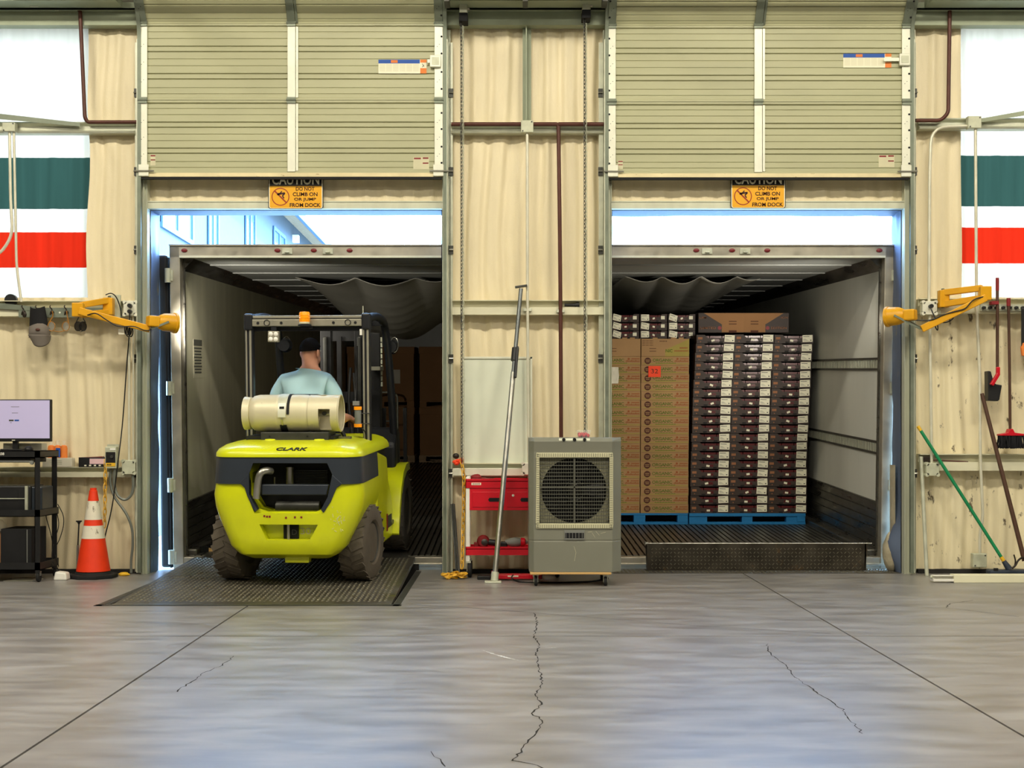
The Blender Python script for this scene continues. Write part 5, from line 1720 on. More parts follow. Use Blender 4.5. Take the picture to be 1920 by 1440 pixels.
for s in (-1, 1):
    xg = .46 * s + .01
    leg = smooth_path([(xg, y0g + .05, zr1 - .02), (xg, .75, zr1 + .01), (xg, 1.08, zr1 - .005), (xg, 1.24, zr1 - .07), (xg + .015 * s, 1.36, zr1 - .35), (xg + .02 * s, 1.58, 1.0), (xg + .02 * s, 1.66, .62)], 5)
    MB().tube(leg, .034, 10).build('front_leg', M['guard'], fk, smooth=50)
for i in range(7):
    x = -.36 + i * .12 + .01
    MB().box(x - .012, x + .012, y0g + .06, 1.22, zr1 - .03, zr1 + .0).build('roof_bar', M['guard'], fk)
MB().box(-.45, .47, 1.14, 1.22, zr1 - .05, zr1 - .005).build('front_roof_bar', M['guard'], fk)
# lamps on the guard
bc = FP(578, 613, y0g - .03)
be = MB().lathe([(.052, 0), (.052, .012), (.040, .016), (.040, .022)], bc + Vector((0, -.03, .0)), 'Z', 20).build('beacon', M['black'], fk, smooth=40)
MB().lathe([(.040, .0), (.041, .02), (.042, .075), (.036, .088), (.001, .09)], bc + Vector((0, -.03, .022)), 'Z', 20).build('amber_dome', M['orange_lens'], be, smooth=50)
MB().lathe([(.0405, .0), (.0415, .012), (.0405, .014)], bc + Vector((0, -.03, .018)), 'Z', 20).build('lens_base', M['cream'], be, smooth=50)
for z in (.04, .06): MB().tube([bc + Vector((.0425 * math.cos(2 * PI * i / 20), -.03 + .0425 * math.sin(2 * PI * i / 20), .022 + z)) for i in range(20)], .002, 4, closed=True).build('lens_ridge', M['orange_lens'], be)
MB().box(bc.x - .04, bc.x + .05, y0g - .04, y0g + .02, bc.z - .02, bc.z).build('beacon_bracket', M['black'], be)
lc = FP(518, 632, y0g - .02)
wl_ = MB().box(-.044, .044, -.02, .03, -.043, .043).build('work_lamp', M['guardgrey'], fk, bevel=.006, M=TR(*lc) @ RY(math.radians(2)))
for a in (-.02, .02):
    for b in (-.02, .02): MB().lathe([(.001, -.026), (.014, -.024), (.018, -.02)], (a, 0, b), 'Y', 12).build('led', M['white'], wl_, smooth=40)
MB().box(-.02, .02, -.01, .02, .043, .075).build('lamp_bracket', M['guard'], wl_)
hl_ = MB().lathe([(.0, -.03), (.05, -.03), (.062, .0), (.062, .04), (.0, .04)], FP(537, 648, 1.3), 'Y', 18).build('head_lamp', M['guard'], fk, smooth=40)
hl2 = MB().lathe([(.0, -.03), (.05, -.03), (.062, .0), (.062, .04), (.0, .04)], FP(737, 652, 1.35), 'Y', 18).build('head_lamp', M['guard'], fk, smooth=40)
for o_, (px, py) in ((hl_, (541, 646)), (hl2, (743, 648))):
    c = FP(px, py, 1.33)
    MB().tube([c + Vector((.035 * math.cos(2 * PI * i / 18), 0, .065 * math.sin(2 * PI * i / 18))) for i in range(18)], .003, 6, closed=True).build('lamp_guard', M['steel'], o_, smooth=50)
MB().cyl(FP(686, 590, y0g + .03), FP(686, 576, y0g + .03), .004, n=6).build('antenna', M['galv'], fk)
MB().box(fx(680, y0g - .02), fx(684, y0g - .02), y0g - .03, y0g, fz(630, y0g), fz(619, y0g)).build('reflector', M['white'], fk)
# mast
ym = 1.95
for a, b in ((606, 622), (670, 686)):
    xa, xb = fx(a, ym), fx(b, ym)
    xm_ = (xa + xb) / 2
    MB().box(xm_ - .05, xm_ + .05, ym, ym + .12, .10, 1.98).build('mast_rail', M['black'], fk, bevel=.006)
    MB().box(xm_ - .02, xm_ + .02, ym - .04, ym, .10, 1.9).build('lift_cylinder', M['dark_steel'], fk, bevel=.015)
xa, xb = fx(612, ym), fx(680, ym)
for z in (1.86, 1.30, .55): MB().box(xa, xb, ym + .02, ym + .08, z, z + .10).build('mast_crossbar', M['black'], fk)
MB().box(fx(640, ym) - .02, fx(640, ym) + .02, ym - .02, ym + .02, .3, 1.9).build('hose_bundle', M['black'], fk)
ch_ = MB().box(fx(722, ym) - .012, fx(722, ym) + .012, ym - .02, ym, 1.1, 1.93)
mr = MB().box(fx(700, 1.9) - .05, fx(716, 1.9), 1.9, 2.02, .1, 1.93).build('outer_mast', M['black'], fk, bevel=.006)
sl_ = MB()
for i in range(9): sl_.box(fx(718, 1.9), fx(721, 1.9), 1.88, 1.90, 1.45 + i * .05, 1.49 + i * .05)
sl_.build('lift_chain', M['galv'], mr, kind='stuff')
MB().box(fx(697, 1.7), fx(716, 1.7), 1.7, 1.9, fz(695, 1.7), fz(688, 1.7)).build('mirror_bracket', M['guardgrey'], fk)
for s in (-1, 1):
    MB().box(s * .3 - .05 + .03, s * .3 + .05 + .03, 2.15, 3.25, .06, .10).build('fork', M['dark_steel'], fk)
    MB().box(s * .3 - .05 + .03, s * .3 + .05 + .03, 2.11, 2.15, .06, .65).build('fork_shank', M['dark_steel'], fk)
MB().box(-.47, .53, 2.06, 2.11, .28, .36).build('carriage_bar', M['black'], fk)
MB().box(-.47, .53, 2.06, 2.11, .55, .63).build('carriage_bar', M['black'], fk)
for i in range(6): MB().box(-.45 + i * .19, -.42 + i * .19, 2.07, 2.10, .6, 1.25).build('backrest_bar', M['black'], fk)
# seat, wheel, levers
stc = fx(570, .62)
MB().box(stc - .24, stc + .24, .62, 1.10, .80, .97).build('seat_cushion', M['black_matte'], fk, bevel=.04)
bk = MB()
bk.prism([(stc - .25, .95), (stc + .25, .95), (stc + .25, 1.26), (stc + .17, fz(739, .55)), (stc - .17, fz(739, .55)), (stc - .25, 1.26)], .50, .60, 'XZ')
bk.build('seat_back', M['navy'], fk, bevel=.03)
swc = Vector((-.12, 1.30, 1.16))
Rw = Matrix.Rotation(math.radians(-35), 3, 'X')
MB().tube([swc + Rw @ Vector((.17 * math.cos(2 * PI * i / 28), .17 * math.sin(2 * PI * i / 28), 0)) for i in range(28)], .014, 8, closed=True).build('steering_wheel', M['black'], fk, smooth=50)
MB().cyl(swc, swc + Vector((0, .22, -.25)), .025, n=10).build('steering_column', M['black'], fk, smooth=40)
for i in range(3): MB().cyl((.20 + i * .06, 1.30, .95), (.20 + i * .06, 1.22, 1.24), .008, n=8).build('lever', M['black'], fk, smooth=40)
for i, (px, pa, pb_) in enumerate(((661, 690, 815), (672, 650, 830), (667, 700, 770))):
    MB().tube(smooth_path([FP(px, pa, 1.55), FP(px - 4 + 3 * i, (pa + pb_) / 2, 1.5), FP(px + 2, pb_, 1.45)], 5), .014, 8).build('hydraulic_hose', M['black'], fk, smooth=50)
# strobe fixed to the right rear post
sx, sy = fx(676, y0g - .02), y0g - .05
sb = MB().cyl((sx, sy, fz(799, y0g)), (sx, sy, fz(763, y0g)), .026, n=16).build('strobe_light', M['grey_plastic'], fk, smooth=40)
for py in (765, 797): MB().cyl((sx, sy, fz(py + 3, y0g)), (sx, sy, fz(py - 3, y0g)), .031, n=16).build('orange_cap', M['orange_lens'], sb, smooth=40)
for py in (775, 794): MB().cyl((sx, sy, fz(py, y0g)), (sx + .09, sy + .04, fz(py, y0g)), .004, n=6).build('strobe_clamp', M['black'], sb)
MB().box(sx - .04, sx + .01, sy, sy + .03, fz(760, y0g), fz(752, y0g)).build('strobe_tag', M['grey_plastic'], sb)
MB().tube(smooth_path([(sx + .01, sy, fz(799, y0g)), (sx + .05, sy + .01, fz(808, y0g)), (sx + .06, sy + .04, fz(825, y0g))], 5), .005, 6).build('strobe_cable', M['cable'], sb)
# cylinder bracket
yt = .02
tc_ = FP(553, 777, yt)
bkz0, bkz1 = fz(825, yt - .12), fz(810, yt - .12)
br = MB().box(fx(500, yt), fx(626, yt), yt - .14, yt + .14, bkz0, bkz1).build('cylinder_bracket', M['dark_steel'], fk, bevel=.004)
MB().box(fx(470, yt), fx(634, yt), yt - .10, yt + .2, bkz0 - .03, bkz0 + .03).build('bracket_base', M['black'], fk)
for px in (517, 587): MB().lathe([(.001, -.004), (.007, -.004), (.007, 0)], (fx(px, yt), yt - .14, (bkz0 + bkz1) / 2), 'Y', 10).build('bolt', M['black'], br)
MB().tube(smooth_path([FP(642, 805, .1), FP(648, 815, .1), FP(650, 828, .1)], 4), .016, 8).build('gas_hose', M['black'], fk, smooth=40)
MB().box(fx(650, .1), fx(662, .1), .06, .12, fz(832, .1), fz(818, .1)).build('latch_block', M['cream'], fk)
MB().box(fx(640, .1), fx(662, .1), .06, .12, fz(823, .1), fz(818, .1)).build('latch_block', M['steel'], fk)

# ------------------------------------------------------------------ gas cylinder
R_t = (fz(742, yt) - fz(811, yt)) / 2
xL, xR = fx(463, yt), fx(643, yt)
Lt = xR - xL
gz = bkz1 + R_t * .985
gc = thing('gas_cylinder', 'cream gas cylinder strapped across the back of the forklift', 'gas cylinder', M=FM @ TR(xL, yt, gz))
body_pts = [(0.0001, .06), (R_t * .8, .055), (R_t * .93, .075), (R_t, .115), (R_t, Lt * .34), (R_t * 1.015, Lt * .35), (R_t * 1.015, Lt * .37), (R_t, Lt * .38), (R_t, Lt * .62), (R_t * .985, Lt * .66), (R_t * .9, Lt * .71), (R_t * .6, Lt * .76), (.0001, Lt * .78)]
MB().lathe(body_pts, (0, 0, 0), 'X', 40).build('shell', M['tank'], gc, smooth=40)
MB().lathe([(R_t * .70, .06), (R_t * .86, .05), (R_t * .90, .0), (R_t * .86, .0), (R_t * .80, .05)], (0, 0, 0), 'X', 36).build('foot_ring', M['tank'], gc, smooth=40)
co = MB()
n = 48
vs, fs = [], []
xs = [Lt * .69, Lt * .80, Lt * .92, Lt]
for xi in xs:
    for rr in (R_t * .985, R_t * .955):
        for k in range(n):
            a = 2 * PI * k / n
            vs.append((xi, rr * math.cos(a), rr * math.sin(a)))
def idx(i, ring, k): return (i * 2 + ring) * n + k % n
for i in range(3):
    for k in range(n):
        a = 2 * PI * (k + .5) / n
        hole = i == 1 and math.cos(a) < -.25 and abs(math.sin(a) + .3) < .62
        if hole: continue
        fs.append((idx(i, 0, k), idx(i, 0, k + 1), idx(i + 1, 0, k + 1), idx(i + 1, 0, k)))
        fs.append((idx(i, 1, k), idx(i + 1, 1, k), idx(i + 1, 1, k + 1), idx(i, 1, k + 1)))
for k in range(n):
    fs.append((idx(3, 0, k), idx(3, 0, k + 1), idx(3, 1, k + 1), idx(3, 1, k)))
co.add(vs, fs)
co.build('collar', M['tank'], gc, smooth=40)
MB().tube([(Lt, R_t * .97 * math.cos(2 * PI * k / 32), R_t * .97 * math.sin(2 * PI * k / 32)) for k in range(32)], .007, 6, closed=True).build('collar_rim', M['tank'], gc, smooth=50)
MB().cyl((Lt * .74, 0, 0), (Lt * .9, 0, 0), .028, n=12).build('valve', M['steel'], gc, smooth=40)
MB().cyl((Lt * .84, -.06, 0), (Lt * .84, .05, 0), .016, n=10).build('valve_stem', M['dark_steel'], gc, smooth=40)
xs_ = fx(540, yt) - xL
def strap(x0, x1, a0, a1, r, nm, m):
    mb = MB()
    vs, fs = [], []
    N_ = 16
    for i in range(N_ + 1):
        a = a0 + (a1 - a0) * i / N_
        for xx_, rr in ((x0, r), (x1, r), (x1, r + .004), (x0, r + .004)):
            vs.append((xx_, -math.sin(a) * rr, math.cos(a) * rr))
    for i in range(N_):
        for k in range(4):
            k2 = (k + 1) % 4
            fs.append((i * 4 + k, i * 4 + k2, (i + 1) * 4 + k2, (i + 1) * 4 + k))
    fs += [(0, 1, 2, 3), tuple(N_ * 4 + k for k in (3, 2, 1, 0))]
    mb.add(vs, fs)
    return mb.build(nm, m, gc, smooth=40)
strap(xs_ - .035, xs_ + .035, -1.6, 1.0, R_t * 1.018, 'strap', M['galv'])
strap(xs_ - .03, xs_ + .03, 1.0, 1.75, R_t * 1.03, 'strap_buckle', M['stile'])
strap(xs_ - .018, xs_ + .018, 1.2, 1.32, R_t * 1.05, 'buckle_slot', M['black_matte'])
strap(xs_ - .006, xs_ + .006, 1.75, 2.2, R_t * 1.02, 'tension_rod', M['steel'])
strap(xs_ - .022, xs_ + .03, 2.2, 2.75, R_t * 1.02, 'clamp', M['black'])
strap(xs_ + .035, xs_ + .055, -1.6, 1.6, R_t * 1.01, 'black_strap', M['rubber'])
MB().box(Lt * .80, Lt * .86, -.04, .02, R_t * .985, R_t * .995).build('white_tag', M['white'], gc)

# ------------------------------------------------------------------ driver
def skin_mesh(name, pts, edges, radii, root, sub=2):
    me = bpy.data.meshes.new(name)
    me.from_pydata([tuple(p) for p in pts], edges, [])
    o = bpy.data.objects.new(name, me)
    COL.objects.link(o)
    o.modifiers.new('skin', 'SKIN').use_smooth_shade = True
    sv = me.skin_vertices[0].data
    for i, r in enumerate(radii):
        sv[i].radius = r if isinstance(r, tuple) else (r, r)
        sv[i].use_root = (i == root)
    ss = o.modifiers.new('sub', 'SUBSURF')
    ss.levels = ss.render_levels = sub
    bpy.context.view_layer.update()
    dg = bpy.context.evaluated_depsgraph_get()
    m2 = bpy.data.meshes.new_from_object(o.evaluated_get(dg))
    bpy.data.objects.remove(o)
    m2.name = name
    m2.polygons.foreach_set('use_smooth', [True] * len(m2.polygons))
    return m2
def chains(spec, root_name):
    """spec: name -> (point, radius, parent name)"""
    names = list(spec)
    pts = [spec[n][0] for n in names]
    rad = [spec[n][1] for n in names]
    ed = [(names.index(spec[n][2]), names.index(n)) for n in names if spec[n][2]]
    return pts, ed, rad, names.index(root_name)
hx, hz = fx(585, .74), fz(661, .74)
txc = fx(578, .72)
ysp = .70
dv = thing('person', 'driver in a light blue t-shirt seated in the forklift, seen from behind', 'person', M=FM)
sp = {}
sp['pelvis'] = ((txc, ysp + .05, 1.03), (.17, .13), None)
sp['waist'] = ((txc, ysp + .03, 1.16), (.155, .115), 'pelvis')
sp['chest'] = ((txc, ysp, 1.36), (.175, .12), 'waist')
sp['upper'] = ((txc + .005, ysp + .01, 1.505), (.13, .09), 'chest')
sp['neck'] = ((hx - .0, ysp + .03, 1.59), .062, 'upper')
sp['neck2'] = ((hx, ysp + .045, 1.635), .060, 'neck')
sp['skull_base'] = ((hx, ysp + .055, hz - .03), (.075, .085), 'neck2')
sp['skull'] = ((hx, ysp + .06, hz + .03), (.079, .095), 'skull_base')
sp['crown'] = ((hx, ysp + .06, hz + .075), (.06, .075), 'skull')
for s, n in ((-1, 'l'), (1, 'r')):
    sp['sh' + n] = ((txc + s * .165, ysp + .01, 1.495), .068, 'upper')
    ax = txc + s * .215
    sp['arm' + n] = ((ax, ysp + .01, 1.43), .062, 'sh' + n)
    if s > 0:
        el, wr_, hd_ = (txc + .29, ysp - .02, 1.20), (fx(655, .95), .93, fz(781, .95)), (fx(662, 1.02), 1.02, fz(787, 1.02))
    else:
        el, wr_, hd_ = (txc - .28, ysp + .10, 1.19), (-.22, 1.10, 1.20), (-.20, 1.18, 1.22)
    sp['el' + n] = (el, .047, 'arm' + n)
    mid = tuple((a + b) / 2 for a, b in zip(el, wr_))
    sp['fa' + n] = (mid, .043, 'el' + n)
    sp['wr' + n] = (wr_, .030, 'fa' + n)
    sp['hd' + n] = (hd_, (.040, .024), 'wr' + n)
    d = (Vector(hd_) - Vector(wr_)).normalized()
    side = d.cross(Vector((0, 0, 1))).normalized()
    for q in range(4):
        off = side * (-.030 + .02 * q)
        L_ = (.030, .036, .034, .026)[q]
        p1 = Vector(hd_) + off + d * .045
        p2 = p1 + d * L_ + Vector((0, 0, -.014))
        p3 = p2 + d * .010 + Vector((0, 0, -.030))
        sp['f%d1' % q + n] = (tuple(p1), .0105, 'hd' + n)
        sp['f%d2' % q + n] = (tuple(p2), .0095, 'f%d1' % q + n)
        sp['f%d3' % q + n] = (tuple(p3), .0085, 'f%d2' % q + n)
    t1 = Vector(wr_) + d * .045 - side * s * .040
    sp['th1' + n] = (tuple(t1), .0125, 'wr' + n)
    sp['th2' + n] = (tuple(t1 + d * .04 - side * s * .008 + Vector((0, 0, -.02))), .011, 'th1' + n)
    sp['hip' + n] = ((txc + s * .10, ysp + .14, 1.02), .095, 'pelvis')
    sp['kn' + n] = ((txc + s * .15, ysp + .55, 1.06), .068, 'hip' + n)
    sp['cf' + n] = ((txc + s * .15, ysp + .62, .88), .058, 'kn' + n)
    sp['an' + n] = ((txc + s * .15, ysp + .66, .67), .042, 'cf' + n)
    sp['ft' + n] = ((txc + s * .15, ysp + .80, .635), (.042, .032), 'an' + n)
p_, e_, r_, ro_ = chains(sp, 'pelvis')
bm_ = skin_mesh('body', p_, e_, r_, ro_)
bm_.materials.append(M['skin'])
body = place(bm_, 'body', None, dv)
# face, ears
fc = MB()
hc = Vector((hx, ysp + .06, hz))
Rh = Matrix.Rotation(math.radians(-28), 3, 'Z')
def hp(x, y, z): return hc + Rh @ Vector((x, y, z))
for s in (-1, 1):
    ear = MB().ellipsoid(hp(s * .083, -.002, -.012), (.012, .021, .034), 10, 8, Rh @ Matrix.Rotation(s * .5, 3, 'Z'))
    ear.build('ear', M['skin'], body, smooth=60)
MB().ellipsoid(hp(0, .098, -.012), (.016, .022, .028), 10, 8, Rh).build('nose', M['skin'], body, smooth=60)
MB().ellipsoid(hp(0, .082, -.058), (.026, .010, .008), 10, 6, Rh).build('mouth', M['red_dark'], body, smooth=60)
for s in (-1, 1): MB().ellipsoid(hp(s * .032, .082, .012), (.013, .010, .009), 10, 6, Rh).build('eye', M['white'], body, smooth=60)
MB().ellipsoid(hp(0, .045, -.055), (.058, .050, .060), 14, 10, Rh).build('jaw', M['skin'], body, smooth=60)
# hair : cap over the crown, faded above the neck
ha = MB()
vs, fs = [], []
nu, nv = 28, 12
for j in range(nv + 1):
    for i in range(nu):
        a = 2 * PI * i / nu
        back = -math.sin(a)
        low = .62 * PI if back > .2 else (.5 * PI if back > -.4 else .36 * PI)
        low = (.485 + .03 * back) * PI
        if back < -.3: low = (.40) * PI
        th_ = low * j / nv
        rx, ry, rz = .083, .100, .108
        f_ = 1 + .012 * noise.noise(Vector((i * .9, j * .9, 2)))
        v = Vector((rx * math.sin(th_) * math.cos(a), ry * math.sin(th_) * math.sin(a), rz * math.cos(th_))) * f_
        vs.append(hc + Vector((0, .0, .010)) + Rh @ v)
for j in range(nv):
    for i in range(nu):
        i2 = (i + 1) % nu
        fs.append((j * nu + i, (j + 1) * nu + i, (j + 1) * nu + i2, j * nu + i2))
ha.add(vs, fs)
ha.build('hair', M['hair'], body, smooth=70)
# shirt and trousers
s2 = {}
s2['pelvis'] = ((txc, ysp + .05, 1.02), (.19, .15), None)
s2['waist'] = ((txc, ysp + .03, 1.15), (.185, .14), 'pelvis')
s2['chest'] = ((txc, ysp, 1.36), (.20, .140), 'waist')
s2['upper'] = ((txc + .005, ysp + .01, 1.51), (.145, .105), 'chest')
s2['collar'] = ((hx * .5 + txc * .5, ysp + .025, 1.60), (.082, .076), 'upper')
for s, n in ((-1, 'l'), (1, 'r')):
    s2['sh' + n] = ((txc + s * .165, ysp + .01, 1.50), .083, 'upper')
    s2['arm' + n] = ((txc + s * .225, ysp + .01, 1.42), .080, 'sh' + n)
    s2['cuff' + n] = ((txc + s * .258, ysp + (.02 if s < 0 else -.005), 1.30), .075, 'arm' + n)
p_, e_, r_, ro_ = chains(s2, 'pelvis')
ms = skin_mesh('shirt', p_, e_, r_, ro_)
ms.materials.append(M['shirt'])
place(ms, 't_shirt', None, body)
s3 = {'pelvis': ((txc, ysp + .06, 1.0), (.18, .14), None)}
for s, n in ((-1, 'l'), (1, 'r')):
    s3['hip' + n] = ((txc + s * .10, ysp + .16, 1.01), .108, 'pelvis')
    s3['kn' + n] = ((txc + s * .15, ysp + .55, 1.06), .080, 'hip' + n)
    s3['an' + n] = ((txc + s * .15, ysp + .655, .71), .065, 'kn' + n)
p_, e_, r_, ro_ = chains(s3, 'pelvis')
mt_ = skin_mesh('trousers', p_, e_, r_, ro_, 1)
mt_.materials.append(M['jeans'])
place(mt_, 'trousers', None, body)
for s in (-1, 1): MB().ellipsoid((txc + s * .15, ysp + .76, .645), (.052, .13, .045), 12, 8).build('shoe', M['black'], body, smooth=60)
# ------------------------------------------------------------------ swing-arm dock lamps
def dock_lamp(label, plate, upper, elbow_px, fore, head, sgn):
    t = thing('dock_lamp', label, 'lamp')
    (a, b, c, d) = plate
    MB().box(PX(a, -.11), PX(b, -.11), -.13, -.105, PZ(d, -.11), PZ(c, -.11)).build('wall_plate', M['boxsteel'], t, bevel=.004)
    (hx_, hy_), (ex, ey) = upper
    for dy in (0, 22):
        p0, p1 = P(hx_, hy_ + dy, -.17), P(ex, ey + dy * .85, -.36)
        MB().bar(p0, p1, .045, .05).build('upper_arm', M['yellow_arm'], t, bevel=.006)
        MB().cyl(p0 + Vector((0, 0, -.03)), p0 + Vector((0, 0, .035)), .012, n=10).build('pivot_pin', M['galv_dark'], t)
    MB().box(PX(hx_, -.15) - .04, PX(hx_, -.15) + .04, -.20, -.13, PZ(hy_ + 28, -.15), PZ(hy_ - 4, -.15)).build('hinge_block', M['yellow_arm'], t, bevel=.006)
    e0, e1 = P(elbow_px[0], elbow_px[1], -.38), P(elbow_px[0], elbow_px[1] + 26, -.38)
    MB().box(e0.x - .045, e0.x + .045, -.41, -.34, e1.z, e0.z).build('elbow_block', M['yellow_arm'], t, bevel=.006)
    f0, f1 = P(fore[0][0], fore[0][1], -.40), P(fore[1][0], fore[1][1], -.30)
    MB().bar(f0, f1, .045, .058).build('forearm', M['yellow_arm'], t, bevel=.006)
    # lamp head: square back box and round hood aimed into the trailer
    hc_ = P(head[0], head[1], -.26)
    dirv = Vector((sgn * .72, .55, -.02)).normalized()
    q = dirv.to_track_quat('Z', 'Y').to_matrix().to_4x4()
    hd = MB().lathe([(.045, -.03), (.055, -.02), (.072, .02), (.078, .10), (.084, .105), (.084, .125), (.074, .125), (.06, .03), (.0001, .02)], (0, 0, 0), 'Z', 28).build('lamp_hood', M['yellow_arm'], t, smooth=40, M=TR(*hc_) @ q)
    MB().box(-.045, .045, -.045, .045, -.12, -.025).build('lamp_housing', M['yellow_arm'], hd, bevel=.012)
    MB().lathe([(.0001, .095), (.06, .09), (.07, .10)], (0, 0, 0), 'Z', 20).build('lens', M['white'], hd, smooth=40)
    sd_ = bpy.data.lights.new('lamp_beam', 'SPOT')
    sd_.energy, sd_.spot_size, sd_.spot_blend, sd_.shadow_soft_size = (230 if sgn > 0 else 210), math.radians(80), 1.0, .07
    sd_.color = (1.0, .93, .80)
    so_ = bpy.data.objects.new('lamp_beam', sd_)
    COL.objects.link(so_)
    so_.parent = t
    so_.location = hc_ + dirv * .14
    so_.rotation_euler = Vector((sgn * (.26 if sgn > 0 else .42), .95, .04)).to_track_quat('-Z', 'Y').to_euler()
    for s in (-1, 1):
        MB().bar(hc_ + dirv * .03 + Vector((0, 0, s * .0)) - dirv.cross(Vector((0, 0, 1))) * s * .08, f1 + Vector((sgn * .0, 0, 0)) - dirv.cross(Vector((0, 0, 1))) * s * .03, .006, .016).build('yoke', M['galv_dark'], t)
    return t, f0, f1, hc_
dl1 = dock_lamp('yellow folding dock lamp arm beside the hook rail', (206, 227, 553, 600), ((205, 563), (152, 572)), (147, 568), ((148, 583), (281, 617)), (303, 604), 1)
dl2 = dock_lamp('yellow folding dock lamp arm beside the hanging brooms', (1757, 1763, 545, 590), ((1768, 549), (1842, 540)), (1847, 537), ((1849, 558), (1728, 617)), (1690, 592), -1)
def wire(label, cat, pts, r=.005, m='cable', sub=6, name='cable', group=None):
    t = thing(name, label, cat, group)
    MB().tube(smooth_path(pts, sub), r, 6).build('wire', M[m], t, smooth=50)
    return t
wire('black lamp cable clipped along the left yellow arm', 'cable', [P(228, 592, -.17), P(224, 572, -.18), P(217, 556, -.2), P(208, 550, -.2), P(198, 553, -.22)])
wire('black cable drooping under the left yellow forearm', 'cable', [P(160, 592, -.40), P(180, 588, -.43), P(200, 600, -.42), P(222, 612, -.40), P(250, 612, -.38), P(275, 620, -.34), P(292, 612, -.30), P(298, 606, -.3)])
t = thing('cable_coil', 'bundle of black cable hanging under the left yellow arm', 'cable')
cl = MB()
for i in range(4):
    c = P(238 + i * 1.5, 618 + (i % 2) * 3, -.30 + i * .01)
    cl.tube([c + Vector((.018 * math.cos(2 * PI * k / 14) + .004 * i, .0, .045 * math.sin(2 * PI * k / 14))) for k in range(14)], .0045, 6, closed=True)
cl.build('cable_loops', M['cable'], t, smooth=50)
MB().box(PX(222, -.3), PX(233, -.3), -.302, -.298, PZ(627, -.3), PZ(617, -.3)).build('paper_tag', M['paper'], t)
wire('long black power cord running down the wall to the cone', 'cord', [P(243, 584, -.2), P(242, 630, -.18), P(238, 680, -.16), P(230, 790, -.15), P(222, 860, -.2), P(214, 925, -.2), P(207, 965, -.2), P(197, 1006, -.22), P(192, 1040, -.25), P(196, 1074, -.25)])
wire('black cable looping under the right yellow forearm', 'cable', [P(1860, 562, -.3), P(1850, 556, -.4), P(1826, 562, -.42), P(1810, 578, -.40), P(1790, 584, -.38), P(1770, 590, -.36), P(1745, 600, -.34), P(1716, 600, -.31), P(1706, 598, -.3)])
wire('loose black cable loops hanging below the right yellow arm', 'cable', [P(1790, 582, -.36), P(1786, 598, -.32), P(1770, 605, -.3), P(1750, 600, -.3), P(1740, 605, -.3), P(1736, 611, -.3), P(1746, 608, -.3), P(1758, 600, -.3), P(1754, 612, -.3), P(1758, 619, -.3), P(1757, 606, -.3), P(1746, 580, -.2)])

# ------------------------------------------------------------------ hook rail with cap and glasses
hr = thing('hook_rail', 'grey steel hook rail on the girt below the daylight panel', 'hook rail')
MB().box(PX(35, -.115), PX(228, -.115), -.118, -.10, PZ(595, -.115), PZ(577, -.115)).build('rail_plate', M['galv_dark'], hr)
for px in (42, 112): MB().cyl((PX(px, -.12), -.121, PZ(586, -.12)), (PX(px, -.12), -.117, PZ(586, -.12)), .008, n=10).build('rivet', M['stile'], hr)
for px in (45, 71, 98, 125, 148):
    c = P(px, 583, -.13)
    MB().tube(smooth_path([c + Vector((-.02, .01, .045)), c + Vector((-.012, -.02, .03)), c + Vector((.0, -.01, .01)), c + Vector((0, -.02, -.02)), c + Vector((.0, -.05, -.035)), c + Vector((.01, -.065, -.01))], 4), .005, 6).build('hook', M['hook'], hr, smooth=50)
    MB().cyl(c + Vector((0, .012, -.01)), c + Vector((0, -.012, -.01)), .012, n=10).build('hook_base', M['hook'], hr)
br_ = MB()
br_.add([P(-60, 562, -.13), P(66, 575, -.12), P(66, 583, -.12), P(-60, 575, -.13), P(-60, 562, -.11), P(66, 575, -.11), P(66, 583, -.11), P(-60, 575, -.11)], [(0, 1, 2, 3), (4, 7, 6, 5), (0, 4, 5, 1), (1, 5, 6, 2), (2, 6, 7, 3), (3, 7, 4, 0)])
t = thing('brace_strap', 'grey brace running into the hook rail', 'brace')
br_.build('flat_bar', M['galv_dark'], t)
t = thing('tape_roll', 'black roll standing on the girt at the daylight panel', 'tape roll')
c = P(21, 563, -.06)
MB().lathe([(.032, -.02), (.05, -.02), (.05, .02), (.032, .02), (.032, -.02)], c + Vector((0, 0, .0)), 'Y', 22).build('roll', M['black'], t, smooth=40)
# cap: dark mesh back, grey front panels and brim hanging down
cp = thing('baseball_cap', 'grey and black baseball cap hanging from a hook', 'cap', loc=P(72, 612, -.17))
def cap_back(u, v):
    a = (u - .5) * PI * .95
    x = .080 * math.sin(a) * (.75 + .25 * v)
    y = -.055 * math.cos(a) + .02
    z = .155 - v * .17 - .012 * math.cos(a * 2)
    return (x - .012 + .012 * v, y, z)
MB().grid(cap_back, 16, 10).build('mesh_back', M['black_matte'], cp, smooth=70)
def cap_front(u, v):
    a = (u - .5) * PI
    x = .088 * math.sin(a)
    y = -.062 * math.cos(a) * math.sin(PI * (.25 + .5 * v)) * 1.1 + .02
    z = -.012 - v * .07 + .045 * (1 - v) * math.cos(a) - .012 * abs(math.sin(a))
    return (x + .004, y, z)
MB().grid(cap_front, 16, 10).build('front_panel', M['cap_grey'], cp, smooth=70)
def cap_brim(u, v):
    a = (u - .5) * PI
    r = .085
    x = r * math.sin(a) * (1 - .10 * v)
    z = -.072 - v * .10 * math.cos(a) ** .6 if math.cos(a) > 0 else -.072
    y = -.05 * math.cos(a) - .015 + .03 * v
    return (x + .018 * (v + .3), y, z)
bo = MB().grid(cap_brim, 18, 8).build('brim', M['cap_grey'], cp, smooth=70)
bo.modifiers.new('solid', 'SOLIDIFY').thickness = .004
em = MB().ellipsoid((.012, -.05, -.03), (.02, .006, .012), 10, 6)
em.build('emblem', M['pipe_brown'], cp, smooth=60)
